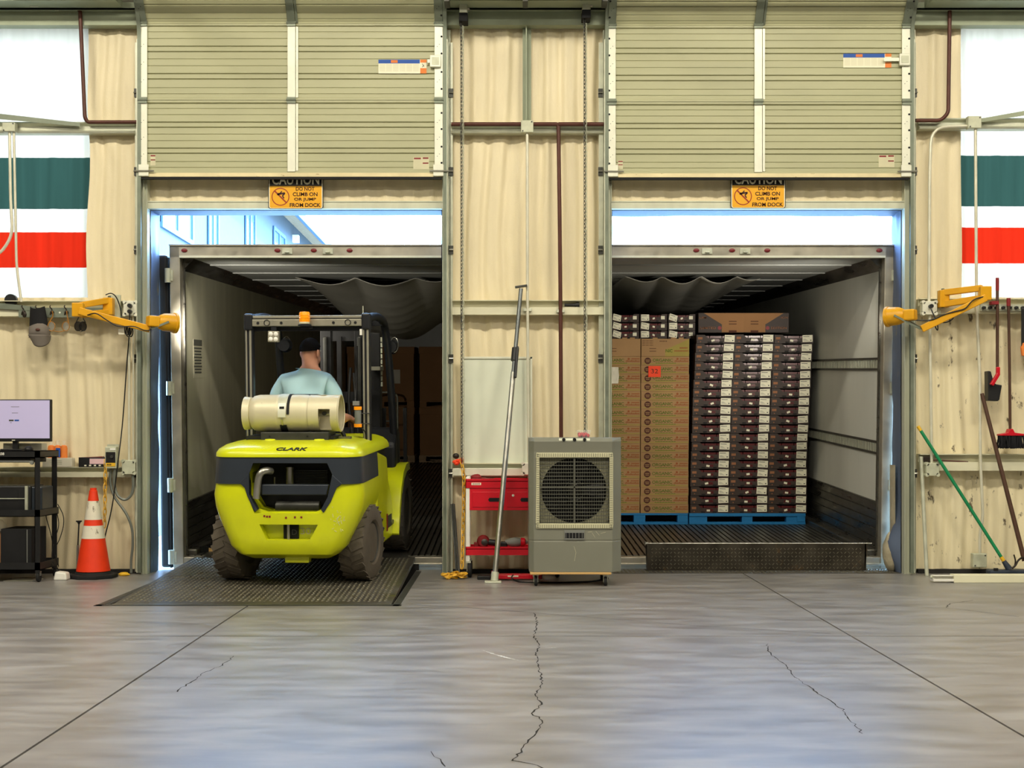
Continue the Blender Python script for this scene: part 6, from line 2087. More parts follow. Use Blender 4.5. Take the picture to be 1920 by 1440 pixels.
# safety glasses
def glasses(name, label, px, lens_m, frame_m, spread):
    t = thing(name, label, 'glasses')
    for i, (qx, s) in enumerate(((px[0], -1), (px[1], 1))):
        c = P(qx, 612, -.16)
        def lens(u, v):
            a, b = (u - .5), (v - .5)
            w = .030 * math.sqrt(max(0, 1 - (2 * b) ** 2 * .8))
            return (c.x + a * 2 * w, c.y - .012 * math.cos(a * PI), c.z + b * .075)
        MB().grid(lens, 8, 8).build('lens', lens_m, t, smooth=60)
        MB().tube(smooth_path([c + Vector((s * .02, 0, .03)), P((px[0] + px[1]) / 2 + s * 3 if spread < 1 else qx + 2, 592, -.16), P(qx + 1, 583, -.17)], 5), .004, 6).build('temple', frame_m, t, smooth=50)
        MB().tube([c + Vector((.030 * math.cos(2 * PI * k / 18), -.008, .038 * math.sin(2 * PI * k / 18))) for k in range(18)], .003, 5, closed=True).build('lens_rim', frame_m, t, smooth=50)
    MB().tube(smooth_path([P(px[0] + 2, 620, -.165), P((px[0] + px[1]) / 2, 622, -.17), P(px[1] - 1, 620, -.165)], 5), .003, 6).build('bridge', frame_m, t, smooth=50)
    return t
glasses('safety_glasses', 'clear safety glasses with amber temples hanging from two hooks', (97, 124), M['clear'], M['amber'], 1)
glasses('safety_glasses', 'dark safety glasses hanging under the elbow of the yellow arm', (147, 156), M['lens_dark'], M['black'], .5)
t = thing('key_ring', 'small bunch of dark keys on the first hook of the rail', 'keys')
MB().ellipsoid(P(46, 590, -.19), (.018, .008, .026), 10, 6).build('key_bunch', M['hook'], t, smooth=60)

# ------------------------------------------------------------------ left bay: control box, cables, boxes, cone
cb = thing('control_box', 'grey dock control box with a black and yellow label on the low girt', 'control box', loc=P(209.5, 858, -.14))
w, h = 21 / 225, 40 / 225
MB().box(-w / 2, w / 2, -.03, .05, -h / 2, h / 2).build('enclosure', M['boxsteel'], cb, bevel=.005)
MB().box(-w * .5, w * .5, .03, .05, h / 2, h / 2 + .02).build('top_tab', M['galv'], cb)
MB().box(-w * .42, w * .42, -.033, -.03, -h * .24, h * .26).build('black_label', M['sign_black'], cb)
MB().box(-w * .42, w * .42, -.0345, -.03, -h * .40, -h * .24).build('yellow_label', M['yellow'], cb)
MB().box(-w * .05, w * .42, -.0345, -.03, h * .34, h * .44).build('white_label', M['white'], cb)
MB().cyl((w * .12, -.045, h * .05), (w * .12, -.03, h * .05), .013, n=14).build('push_button', M['dark_steel'], cb, smooth=40)
for i in range(4): MB().box(w * (-.3 + .1 * i), w * (-.24 + .1 * i), -.0355, -.0345, -h * .36, -h * .28).build('mark', M['sign_black'], cb)
wire('grey flexible conduit looping from the control box up to the eight-sided box', 'conduit', [P(215, 879, -.14), P(214, 905, -.13), P(220, 928, -.13), P(234, 937, -.13), P(246, 928, -.13), P(250, 910, -.13), P(249, 890, -.13)], .012, 'flex', name='flexible_conduit')
wire('grey flexible conduit snaking from the control box down to the floor', 'conduit', [P(208, 879, -.13), P(207, 905, -.12), P(215, 932, -.12), P(236, 962, -.11), P(247, 990, -.10), P(249, 1020, -.10), P(246, 1050, -.10), P(246, 1074, -.10)], .011, 'flex', name='flexible_conduit')
chain('plastic_chain', 'yellow plastic chain hanging beside the control box', 'chain', [P(198, 868, -.16), P(196, 985, -.16)], .05, .014, .0045, M['chain_yellow'])
t = thing('wipes_tub', 'orange wipes tubs with pale caps on the low girt', 'wipes')
for px in (96, 108, 120):
    c = P(px, 858, -.06)
    MB().lathe([(.001, 0), (.026, 0), (.028, .01), (.028, .155), (.024, .172), (.012, .18)], (c.x, -.06, PZ(875)), 'Z', 18).build('tub', M['orange_print'], t, smooth=40)
    MB().lathe([(.012, .178), (.014, .215), (.001, .22)], (c.x, -.06, PZ(875)), 'Z', 12).build('cap', M['clear'], t, smooth=40)
MB().box(PX(104, -.1), PX(112, -.1), -.0925, -.088, PZ(857, -.1), PZ(840, -.1)).build('blue_label', M['blue_print'], t)
t = thing('carton', 'flat white carton on the low girt beside the black cart', 'carton')
MB().box(PX(80, -.1), PX(135, -.1), -.11, -.02, PZ(875), PZ(858.5, -.1)).build('carton_body', M['paper'], t, bevel=.003)
ln = MB()
for i in range(3): ln.box(PX(92 + i * 2, -.11), PX(116, -.11), -.1112, -.11, PZ(864 + i * 3.4, -.11), PZ(863 + i * 3.4, -.11))
ln.build('print_lines', M['galv'], t)
t = thing('glove_box', 'black and pink glove box lying on the low girt', 'box')
MB().box(PX(148, -.1), PX(198, -.1), -.11, -.02, PZ(875), PZ(857.5, -.1)).build('carton_body', M['black'], t, bevel=.003)
MB().box(PX(168, -.11), PX(197, -.11), -.1112, -.11, PZ(870, -.11), PZ(860, -.11)).build('pink_panel', M['pink'], t)
MB().prism([(PX(150), PZ(857.5)), (PX(198), PZ(855.5)), (PX(198), PZ(857.5))], -.10, -.03, 'XZ').build('lid', M['red_dark'], t)
for i in range(4): MB().box(PX(158 + i * 9, -.11), PX(162 + i * 9, -.11), -.1115, -.11, PZ(874, -.11), PZ(871.5, -.11)).build('print_mark', M['label'], t)

cn = thing('traffic_cone', 'orange traffic cone with two scuffed white bands', 'cone', loc=G(175, 1083))
Yc = cn.location.y
def cr(py): return H - (py - HY) * (D + Yc) / F
prof = [(916, 22), (930, 26), (938, 36)]
def cone_r(py): return (7.5 + (py - 922) * (62 - 15) / 2 / (1070 - 922) + 0) * (D + Yc) / F
zs = [1070, 1009, 985, 974, 939, 924]
base_r = []
for nm, a, b, m, dr in (('lower_cone', 1070, 1009, 'cone', 0), ('lower_band', 1009, 985, 'cone_white', .0015), ('middle_cone', 985, 974, 'cone', 0), ('upper_band', 974, 939, 'cone_white', .0015), ('upper_cone', 939, 926, 'cone', 0)):
    MB().lathe([(cone_r(a) + dr, cr(a)), (cone_r(b) + dr, cr(b)), (cone_r(b) - .004, cr(b)), (cone_r(a) - .004, cr(a)), (cone_r(a) + dr, cr(a))], (0, 0, 0), 'Z', 36).build(nm, M[m], cn, smooth=40)
MB().lathe([(cone_r(926), cr(926)), (cone_r(921), cr(920)), (.026, cr(919)), (.026, cr(915)), (.022, cr(915)), (.020, cr(926))], (0, 0, 0), 'Z', 30).build('top_rim', M['cone'], cn, smooth=40)
bw = .185
pts = []
for i in range(8):
    a = PI / 8 + i * PI / 4
    pts.append((bw * 1.05 * math.cos(a), bw * 1.05 * math.sin(a)))
MB().prism(pts, 0, .032, 'XY').build('rubber_base', M['rubber'], cn, bevel=.008)
MB().lathe([(cone_r(1070) + .012, .032), (cone_r(1070) + .003, .05), (cone_r(1070), .05)], (0, 0, 0), 'Z', 30).build('base_collar', M['rubber'], cn, smooth=40)
t = thing('hand_pump', 'slim rod with a black flared cap standing behind the cone', 'rod')
c = P(148, 976, -.3)
MB().cyl((c.x - .012, -.3, 0.0), (c.x - .008, -.3, PZ(1022, -.3)), .010, n=10).build('lower_tube', M['steel'], t, smooth=40)
MB().cyl((c.x - .008, -.3, PZ(1022, -.3)), (c.x, -.3, PZ(982, -.3)), .006, n=8).build('shaft', M['black'], t, smooth=40)
MB().lathe([(.008, -.02), (.012, -.008), (.024, .0), (.024, .008), (.001, .009)], (c.x, -.3, PZ(978, -.3)), 'Z', 16).build('cap', M['black'], t, smooth=40)
t = thing('yellow_scrap', 'crumpled yellow plastic scrap on the floor by the jamb', 'scrap')
sc = MB().ellipsoid((0, 0, 0), (.05, .03, .018), 10, 6)
for v in sc.v: v += Vector((noise.noise(v * 40) * .02, 0, noise.noise(v * 31) * .008))
sc.build('scrap', M['yellow'], t, M=TR(PX(233, -.2), -.2, .014))

# ------------------------------------------------------------------ black cart with computer gear
YF, YBK = -.69, -.26
ct = thing('av_cart', 'black steel rolling cart with computer gear at the wall', 'cart')
xr = PX(75, YF)
xlft = xr - .95
pw = 10 / 239.0
ztop, zmid, zbot = PZ(845, YF), PZ(956, YF), PZ(1055, YF)
for sx in (xlft, xr - pw):
    for sy in (YF, YBK - pw):
        MB().box(sx, sx + pw, sy, sy + .004, .07, ztop).box(sx if sx > xlft else sx, sx + .004, sy, sy + pw, .07, ztop).build('post', M['black'], ct)
        wy = sy + pw / 2
        ca = MB().lathe([(.004, -.012), (.036, -.012), (.04, -.006), (.04, .006), (.036, .012), (.004, .012)], (sx + pw / 2, wy + .01, .041), 'X', 18).build('caster', M['rubber'], ct, smooth=40)
        MB().box(sx + pw / 2 - .017, sx + pw / 2 + .017, wy - .01, wy + .025, .05, .085).build('caster_fork', M['steel'], ca)
for z, hh in ((ztop, .055), (zmid, .055), (zbot, .06)):
    s = MB().box(xlft, xr, YF, YBK, z - hh, z - hh + .006)
    s.box(xlft, xr, YF, YF + .004, z - hh, z).box(xlft, xr, YBK - .004, YBK, z - hh, z).box(xlft, xlft + .004, YF, YBK, z - hh, z).box(xr - .004, xr, YF, YBK, z - hh, z)
    if z == ztop: s.box(xlft, xr, YF, YBK, z - .006, z)
    s.build('shelf', M['black'], ct)
text('C08', (PX(2, YF), YF - .001, PZ(851, YF)), M['white'], ct, w=.05, h=.022, fat=.02)
mo = thing('monitor', 'computer monitor with a pale lavender screen on the black cart', 'monitor', M=TR(PX(20, -.5), -.5, 0) @ RZ(math.radians(-4)))
x1 = PX(99, -.5) - PX(20, -.5)
x0 = x1 - .57
z0, z1 = PZ(828, -.5), PZ(749, -.5)
M['screen'] = mat('screen_glow', rgb(168, 160, 190), .4, var=.03, scale=2, emit=.45)
MB().box(x0, x1, -.02, .02, z0, z1).build('casing', M['black'], mo, bevel=.006, M=RX(math.radians(0)))
sc_ = MB().box(x0 + .008, x1 - .008, -.0215, -.02, z0 + .026, z1 - .008).build('screen', M['screen'], mo)
zc = z0 + (z1 - z0) * .52
MB().box(-.004, .034, -.0225, -.0215, zc - .012, zc).build('button_graphic', M['label_ink'], sc_)
MB().box(.042, .078, -.0225, -.0215, zc - .012, zc).build('button_graphic', M['blue_print'], sc_)
tl = MB()
for a, b, dz in ((.012, .08, .10), (.02, .07, .052), (.006, .018, -.025)): tl.box(a, b, -.0225, -.0215, zc + dz, zc + dz + .003)
tl.build('screen_text', M['label_ink'], sc_, kind='stuff')
MB().box(.02, .045, -.024, -.02, z0 + .008, z0 + .014).build('logo_badge', M['label'], mo)
MB().box(.015, .055, .0, .03, ztop - .0, z0 + .05).build('stand_neck', M['black'], mo)
MB().box(-.06, .12, -.06, .1, ztop, ztop + .012).build('stand_foot', M['black'], mo, bevel=.004)
t = thing('computer_mouse', 'black mouse on the cart below the monitor', 'mouse')
MB().ellipsoid((PX(54, -.6), -.6, ztop + .008), (.034, .045, .028), 14, 8).build('shell', M['black'], t, smooth=60)
t = thing('paper_pack', 'white paper pack behind the monitor stand', 'paper')
MB().box(PX(12, -.35), PX(84, -.35), -.42, -.30, ztop, PZ(831, -.36)).build('pack', M['paper'], t, bevel=.004)
t = thing('laptop_dock', 'black keyboard drawer hung under the cart top', 'drawer')
MB().box(PX(-40, -.6), PX(62, -.6), -.66, -.3, PZ(867, -.6), PZ(859, -.6)).build('drawer_shell', M['black'], t, bevel=.004)
MB().box(PX(-40, -.66), PX(58, -.66), -.672, -.66, PZ(866, -.66), PZ(863.5, -.66)).build('front_strip', M['grey_plastic'], t)
MB().lathe([(.001, -.014), (.016, -.012), (.018, 0)], (PX(60, -.66), -.66, PZ(867, -.66)), 'Y', 14).build('knob', M['grey_plastic'], t, smooth=40)
pr_ = thing('printer', 'black printer on the middle shelf of the cart', 'printer')
zsh = zmid - .049
prx0, prx1 = PX(-50, -.55), PX(64, -.55)
MB().box(prx0, prx1, -.62, -.32, zsh, PZ(910, -.55)).build('printer_body', M['black'], pr_, bevel=.012)
MB().box(prx0 + .05, prx1 - .10, -.625, -.615, PZ(938, -.62), PZ(919, -.62)).build('output_slot', M['black_matte'], pr_)
MB().box(prx0, prx1 - .04, -.628, -.618, PZ(935.5, -.62), PZ(934, -.62)).build('silver_strip', M['galv'], pr_)
MB().cyl((prx1 - .035, -.62, zsh + .01), (prx1 - .035, -.62, PZ(911, -.62)), .014, n=12).build('chrome_corner', M['galv'], pr_, smooth=40)
MB().box(prx1 - .02, prx1 + .08, -.60, -.34, zsh, PZ(912, -.55)).build('side_cover', M['navy'], pr_, bevel=.01)
pc = thing('computer_tower', 'black computer tower on the bottom shelf of the cart', 'computer')
zsb = zbot - .054
MB().box(PX(4, -.6), PX(62, -.6), -.63, -.30, zsb, PZ(991, -.6)).build('tower_case', M['black_matte'], pc, bevel=.005)
MB().box(PX(50, -.632), PX(51.5, -.632), -.633, -.63, zsb + .01, PZ(993, -.632)).build('silver_edge', M['grey_plastic'], pc)
t = thing('brown_box', 'brown cardboard box beside the computer tower', 'box')
MB().box(PX(-50, -.58), PX(3, -.58), -.6, -.32, zsb, PZ(1000, -.58)).build('carton_body', M['kraft_dark'], t)
t = thing('plastic_bag', 'clear crumpled plastic bag on the brown box', 'bag')
bg = MB().ellipsoid((PX(-2, -.55), -.52, PZ(988, -.55)), (.05, .06, .055), 14, 10)
for v in bg.v: v += Vector((noise.noise(v * 25), noise.noise(v * 22 + Vector((5, 0, 0))), noise.noise(v * 21))) * .012
bg.build('film', M['clear'], t, smooth=60)
t = thing('papers', 'loose papers lying under the black cart', 'paper')
for i, (a, b, y, r) in enumerate(((12, 62, -.55, .1), (24, 78, -.5, -.2), (30, 70, -.45, .3))):
    MB().box(-.11, .11, -.06, .06, .001 + .003 * i, .003 + .003 * i).build('sheet', M['paper'], t, M=TR(PX((a + b) / 2, y), y, 0) @ RZ(r))
t = thing('power_strip', 'white power adapter on the floor beside the cone', 'adapter')
MB().prism([(-.05, 0), (.06, 0), (.05, .06), (-.035, .07)], -.05, .05, 'XZ').build('adapter_shell', M['white'], t, bevel=.012, M=TR(PX(115, -.5), -.5, 0))
for i, pts in enumerate(([(75, 920, -.45), (92, 945, -.3), (104, 955, -.24), (110, 985, -.24), (100, 1020, -.3), (98, 1050, -.4), (112, 1070, -.38), (128, 1078, -.36)],
                         [(78, 1040, -.5), (90, 1052, -.45), (105, 1065, -.42), (124, 1074, -.36), (150, 1074, -.32)],
                         [(85, 915, -.4), (88, 940, -.35), (86, 965, -.3), (95, 1000, -.28), (103, 1040, -.3), (110, 1062, -.4)],
                         [(108, 945, -.2), (118, 965, -.2), (119, 985, -.2), (112, 1010, -.2), (103, 1028, -.22)])):
    wire('thin black computer cable trailing from the cart to the floor', 'cable', [P(*p) for p in pts], .0035, 'cable', group='computer cables at the black cart')

# ------------------------------------------------------------------ centre bay: whiteboard, cargo bar, tool cart
wbd = thing('whiteboard', 'worn pale whiteboard with a thin frame on the middle wall', 'whiteboard')
x0, x1, z0, z1 = PX(866, -.05), PX(998, -.05), PZ(889, -.05), PZ(669, -.05)
MB().box(x0, x1, -.056, -.04, z0, z1).build('board_panel', M['board'], wbd)
f_ = MB().box(x0, x1, -.066, -.045, z1 - .018, z1).box(x0, x1, -.066, -.045, z0, z0 + .018).box(x0, x0 + .014, -.066, -.045, z0, z1).box(x1 - .018, x1, -.066, -.045, z0, z1)
f_.build('frame', M['stile'], wbd, bevel=.002)
MB().box(PX(849, -.1), PX(990, -.1), -.13, -.095, PZ(892, -.12), PZ(878, -.12)).build('marker_ledge', M['stile'], wbd, bevel=.003)
jbox('outlet_box', 'pale eight-sided outlet box half hidden behind the cooler', 990, 879, 22 / 225, 22 / 225, .05, -.17, M['stile'], lobes=True)
cbar = thing('cargo_bar', 'telescopic steel cargo bar leaning on the wall in front of the whiteboard', 'cargo bar')
p0, p1 = G(927, 1090, .01), P(977, 539, -.14)
ax = (p1 - p0)
def at_(t): return p0 + ax * t
MB().cyl(at_(.01), at_(.70), .021, n=16).build('lower_tube', M['steel'], cbar, smooth=40)
MB().cyl(at_(.66), at_(.995), .0165, n=16).build('upper_tube', mat('tube_grey', rgb(96, 100, 100), .35, .7, .1), cbar, smooth=40)
MB().cyl(at_(.74), at_(.785), .030, n=14).build('clamp_collar', M['black'], cbar, smooth=40)
MB().bar(at_(.79) + Vector((.015, -.03, 0)), at_(.68) + Vector((.02, -.035, 0)), .02, .02).build('lever_handle', M['black'], cbar, bevel=.006)
MB().box(p0.x - .075, p0.x + .055, p0.y - .05, p0.y + .05, .0, .014).build('foot_pad', M['galv'], cbar, bevel=.004)
MB().cyl(at_(.0), at_(.03), .03, n=14).build('foot_socket', M['galv'], cbar, smooth=40)
tp = at_(1.0)
MB().obox(tp + Vector((0, 0, .008)), (.10, .06, .016), Matrix.Rotation(math.radians(-8), 3, 'Y')).build('top_pad', M['dark_steel'], cbar, bevel=.003)
t = thing('glove_bundle', 'orange gloves and a dark ball tucked by the left chain', 'gloves')
gb = MB()
for i, (px, py) in enumerate(((853, 866), (858, 864), (863, 866), (856, 869), (866, 862))): gb.ellipsoid(P(px, py, -.14), (.022, .02, .016), 10, 6)
gb.build('glove', M['neon'], t, smooth=60)
MB().ellipsoid(P(855, 855, -.14), (.028, .025, .024), 12, 8).build('dark_ball', M['hook'], t, smooth=60)
chain('plastic_chain', 'yellow plastic chain hanging beside the red tool cart', 'chain', [P(866, 868, -.19), P(870, 900, -.2), P(869, 960, -.25), P(867, 1030, -.36), P(866, 1066, -.42)], .05, .015, .0055, M['chain_yellow'])
hp_ = thing('chain_heap', 'heap of yellow plastic chain on the floor', 'chain')
mb = MB()
random.seed(21)
for i in range(34):
    x, y = PX(852, -.42) + random.uniform(-.085, .09), -.42 + random.uniform(-.05, .05)
    mb.link((x, y, .010 + random.uniform(0, .034)), .03, .016, .0062, Matrix.Rotation(random.uniform(0, 6), 3, 'Z') @ Matrix.Rotation(PI / 2 + random.uniform(-.5, .5), 3, 'X'))
mb.build('chain_links', M['chain_yellow'], hp_, smooth=60, kind='stuff')
t = thing('angle_iron', 'grey angle iron leaning beside the yellow chain', 'angle iron')
MB().bar(P(849, 945, -.10), (PX(859, -.30), -.30, .0), .035, .006).bar(P(849, 945, -.115), (PX(859, -.315), -.315, .0), .006, .035).build('angle', M['dark_steel'], t)
tc = thing('tool_cart', 'red two-tier tool cart with drawers behind the leaning bar', 'tool cart')
CF, CB = -.36, -.13
cx0, cx1 = PX(873, CF), PX(1046, CF)
def cz(py): return PZ(py, CF)
def tray(z0, z1, nm):
    zf = z1 - .022
    s = MB().box(cx0, cx1, CF, CB, zf, zf + .005).box(cx0, cx1, CF, CF + .004, z0, z1).box(cx0, cx1, CB - .004, CB, z0, z1).box(cx0, cx0 + .004, CF, CB, z0, z1).box(cx1 - .004, cx1, CF, CB, z0, z1)
    return s.build(nm, M['red'], tc)
tray(cz(915), cz(898), 'top_tray')
tray(cz(1041), cz(1025), 'lower_tray')
dw = MB().box(PX(880, CF), cx1 - .03, CF + .006, CB, cz(957), cz(913)).build('drawer_unit', M['red'], tc, bevel=.004)
for a, b in ((886, 940), (950, 1034)):
    d_ = MB().box(PX(a, CF), PX(b, CF), CF + .001, CF + .006, cz(951), cz(922)).build('drawer_front', M['red'], dw, bevel=.003)
    xm = PX(a + 42 if a < 900 else a + 38, CF)
    MB().prism([(xm - .055, cz(937)), (xm - .045, cz(933.5)), (xm + .045, cz(933.5)), (xm + .055, cz(937)), (xm + .045, cz(940.5)), (xm - .045, cz(940.5))], CF - .002, CF + .002, 'XZ').build('drawer_pull', M['black_matte'], d_)
MB().lathe([(.001, -.004), (.010, -.004), (.011, 0)], (PX(962, CF), CF, cz(929)), 'Y', 14).build('lock', M['stile'], dw)
MB().box(PX(884, CF), PX(902, CF), CF - .0015, CF, cz(909.5), cz(905)).build('maker_badge', M['label'], tc)
for i in range(7): MB().box(PX(886 + i * 2.1, CF), PX(887.4 + i * 2.1, CF), CF - .0022, CF - .0015, cz(908.3), cz(906.2)).build('badge_mark', M['red_dark'], tc)
for x in (cx0 + .002, cx1 - .034):
    for y in (CF + .006, CB - .036):
        MB().box(x, x + .032, y, y + .03, .12, cz(894)).build('post', M['white'], tc, bevel=.004)
        cs = MB().lathe([(.01, -.016), (.055, -.016), (.062, -.008), (.062, .008), (.055, .016), (.01, .016)], (x + .03, y + .03, .063), 'X', 20).build('caster', M['rubber'], tc, smooth=40)
        MB().prism([(y - .005, .13), (y + .045, .13), (y + .04, .05), (y + .02, .05)], x + .005, x + .012, 'YZ').build('caster_fork', M['galv'], cs)
        MB().box(x, x + .04, y - .005, y + .05, .12, .135).build('caster_plate', M['galv'], cs)
# things on the cart
t = thing('work_gloves', 'crumpled dark red work gloves on the tool cart', 'gloves')
for c, r in (((PX(893, -.26), -.26, cz(897) + .004), (.045, .04, .028)), ((PX(905, -.25), -.25, cz(899)), (.05, .03, .014)), ((PX(918, -.26), -.26, cz(899.5)), (.04, .03, .009))):
    e = MB().ellipsoid(c, r, 12, 8)
    for v in e.v: v += Vector((noise.noise(v * 40), noise.noise(v * 37), noise.noise(v * 43))) * .008
    e.build('glove', M['red_dark'], t, smooth=60)
MB().box(PX(885, -.3), PX(902, -.3), -.30, -.24, cz(899.5), cz(898.3)).build('pad', M['pink'], t)
zlow = cz(1025) - .017
gr = thing('angle_grinder', 'dark red angle grinder on the lower tray of the tool cart', 'grinder')
gx = PX(906, -.26)
MB().lathe([(.001, -.03), (.04, -.03), (.052, -.012), (.052, .012), (.04, .03), (.001, .03)], (gx, -.25, zlow + .052), 'Y', 20).build('gear_head', M['red_dark'], gr, smooth=40)
MB().lathe([(.001, -.036), (.022, -.034), (.028, -.03)], (gx + .012, -.25, zlow + .045), 'Y', 16).build('spindle', M['dark_steel'], gr, smooth=40)
MB().cyl((gx + .04, -.25, zlow + .045), (gx + .14, -.25, zlow + .034), .026, n=14).build('motor_body', M['black'], gr, smooth=40)
MB().box(gx - .075, gx - .04, -.27, -.22, zlow, zlow + .045).build('guard', M['red_dark'], gr, bevel=.006)
dr_ = thing('power_drill', 'grey and red power drill on the lower tray of the tool cart', 'drill')
d0 = Vector((PX(947, -.26), -.26, zlow + .045))
MB().lathe([(.018, 0), (.026, .02), (.036, .05), (.040, .085), (.034, .12), (.024, .13)], d0, 'X', 18).build('body', M['grey_plastic'], dr_, smooth=40)
MB().lathe([(.024, .125), (.038, .13), (.034, .16), (.02, .168)], d0, 'X', 18).build('gear_case', M['red'], dr_, smooth=40)
MB().lathe([(.016, .165), (.010, .19), (.003, .225)], d0, 'X', 12).build('chuck', M['steel'], dr_, smooth=40)
MB().box(d0.x - .05, d0.x + .02, -.285, -.235, zlow, zlow + .05).build('handle', M['black'], dr_, bevel=.012)
jk = thing('floor_jack', 'red floor jack lying under the tool cart', 'jack')
MB().box(PX(932, -.5), PX(1016, -.5), -.56, -.46, .012, .048).build('frame', M['red'], jk, bevel=.006)
MB().box(PX(921, -.5), PX(930, -.5), -.55, -.45, .0, .07).build('wheel_yoke', M['red_dark'], jk, bevel=.006)
MB().cyl((PX(926, -.55), -.56, .025), (PX(926, -.55), -.44, .025), .025, n=14).build('wheel', M['dark_steel'], jk, smooth=40)
MB().box(PX(952, -.562), PX(972, -.562), -.5615, -.56, .03, .04).build('decal', M['label'], jk)
MB().box(PX(895, -.45), PX(920, -.45), -.5, -.42, .0, .03).build('front_shoe', M['black'], jk, bevel=.006)
wire('black cable loop lying on the floor by the jack', 'cable', [G(962, 1078, .05), G(960, 1084, .04), G(975, 1091, .006), G(1020, 1092, .006), G(1060, 1092, .006), G(1110, 1090, .006), G(1140, 1084, .006)], .006)

# ------------------------------------------------------------------ evaporative cooler on a dolly
YC = -.98
cs_ = (D + YC) / F
cl_x0, cl_x1 = PX(992, YC), PX(1166, YC)
cl_z0, cl_z1 = PZ(1073, YC), PZ(820, YC)
ec = thing('evaporative_cooler', 'large grey evaporative cooler with a square fan grille', 'cooler', loc=((cl_x0 + cl_x1) / 2, YC, cl_z0))
W2, Hc, Dc = (cl_x1 - cl_x0) / 2, cl_z1 - cl_z0, .46
def ez(py): return PZ(py, YC) - cl_z0
def ex(px): return PX(px, YC) - (cl_x0 + cl_x1) / 2
fl, fr_x = ex(1001), ex(1148)
sh_ = MB()
def ring(z, y_in=0.0, inset=0.0):
    return [(fl + inset, y_in, z), (fr_x - inset, y_in, z), (W2 - inset * .3, .075 + y_in * .5, z), (W2, Dc, z), (-W2, Dc, z), (-W2 + inset * .3, .045 + y_in * .5, z)]
rings = [ring(0), ring(ez(1016)), ring(ez(1014), .004), ring(ez(1012)), ring(ez(847)), ring(ez(830), -.012), ring(ez(827.5), -.014), ring(ez(821), .012), ring(ez(820), .03)]
vs = [v for r in rings for v in r]
fs = [tuple(range(6)), tuple((len(rings) - 1) * 6 + k for k in range(5, -1, -1))]
for i in range(len(rings) - 1):
    for k in range(6):
        k2 = (k + 1) % 6
        fs.append((i * 6 + k, i * 6 + k2, (i + 1) * 6 + k2, (i + 1) * 6 + k))
sh_.add(vs, fs)
shell = sh_.build('housing', M['cooler'], None)
cutp = [(ex(1011), ez(983)), (ex(1143), ez(983)), (ex(1143), ez(857)), (ex(1011), ez(857))]
c1 = MB().prism(cutp, -.2, .10, 'XZ').build('cut_a', M['black'])
boolean_cut(shell, [c1])
bpy.data.objects.remove(c1)
shell.parent = ec
bv = shell.modifiers.new('bevel', 'BEVEL')
bv.width, bv.segments, bv.limit_method, bv.angle_limit = .004, 2, 'ANGLE', math.radians(30)
# ribbed cream frame around the grille
fr2 = MB()
xa, xb, za, zb_ = ex(1005.5), ex(1149), ez(991), ez(849)
ia, ib, ja, jb = ex(1011.5), ex(1142.5), ez(982.5), ez(857.5)
fr2.box(xa, xb, -.010, .0, jb, zb_).box(xa, xb, -.010, .0, za, ja).box(xa, ia, -.010, .0, ja, jb).box(ib, xb, -.010, .0, ja, jb)
frm = fr2.build('grille_frame', M['cooler_trim'], ec, bevel=.004)
rb_ = MB()
for i in range(34):
    x = xa + .012 + i * (xb - xa - .024) / 33
    rb_.box(x - .0018, x + .0018, -.0125, -.010, jb + .004, zb_ - .004).box(x - .0018, x + .0018, -.0125, -.010, za + .004, ja - .004)
for i in range(34):
    z = za + .012 + i * (zb_ - za - .024) / 33
    rb_.box(xa + .003, ia - .003, -.0125, -.010, z - .0018, z + .0018).box(ib + .003, xb - .003, -.0125, -.010, z - .0018, z + .0018)
rb_.build('frame_ribs', M['cooler'], frm, kind='stuff')
gcx, gcz = (ia + ib) / 2, (ja + jb) / 2
# shroud plate with round hole
n = 48
R_f = (ib - ia) * .47
vs, fs = [], []
for k in range(n):
    a = 2 * PI * k / n
    ca, sa = math.cos(a), math.sin(a)
    q = min((ib - ia) / 2 / max(abs(ca), 1e-6), (jb - ja) / 2 / max(abs(sa), 1e-6))
    vs += [(gcx + ca * q, .045, gcz + sa * q), (gcx + ca * R_f, .045, gcz + sa * R_f), (gcx + ca * R_f, .099, gcz + sa * R_f)]
for k in range(n):
    k2 = (k + 1) % n
    fs += [(k * 3, k2 * 3, k2 * 3 + 1, k * 3 + 1), (k * 3 + 1, k2 * 3 + 1, k2 * 3 + 2, k * 3 + 2)]
MB().add(vs, fs).build('fan_shroud', M['cooler_trim'], ec)
MB().lathe([(.0001, .096), (R_f, .097)], (gcx, 0, gcz), 'Y', 40).build('fan_back', M['black_matte'], ec)
for i in range(5):
    a = 2 * PI * i / 5
    bl = MB()
    pts = []
    for r, w_ in ((.06, .05), (.14, .085), (R_f * .96, .11)):
        for s in (-1, 1):
            aa = a + s * w_ / r / 2
            pts.append((gcx + r * math.cos(aa), .075 + s * .014, gcz + r * math.sin(aa)))
    bl.add(pts, [(0, 1, 3, 2), (2, 3, 5, 4)])
    bo = bl.build('fan_blade', M['black'], ec)
    bo.modifiers.new('solid', 'SOLIDIFY').thickness = .003
MB().lathe([(.0001, .045), (.035, .05), (.055, .065), (.06, .095)], (gcx, 0, gcz), 'Y', 24).build('fan_hub', M['dark_steel'], ec, smooth=40)
gl = MB()
for i in range(19):
    z = ja + .008 + i * (jb - ja - .016) / 18
    gl.box(ia, ib, .004, .010, z - .0026, z + .0026)
for i in range(30):
    x = ia + .006 + i * (ib - ia - .012) / 29
    gl.box(x - .0012, x + .0012, .012, .030, ja, jb)
gl.box(gcx - .005, gcx + .005, .0, .012, ja, jb).box(ia, ib, .0, .012, gcz + .02, gcz + .032)
gl.build('grille_bars', mat('grille_plastic', rgb(88, 88, 78), .5, var=.1), ec, kind='stuff')
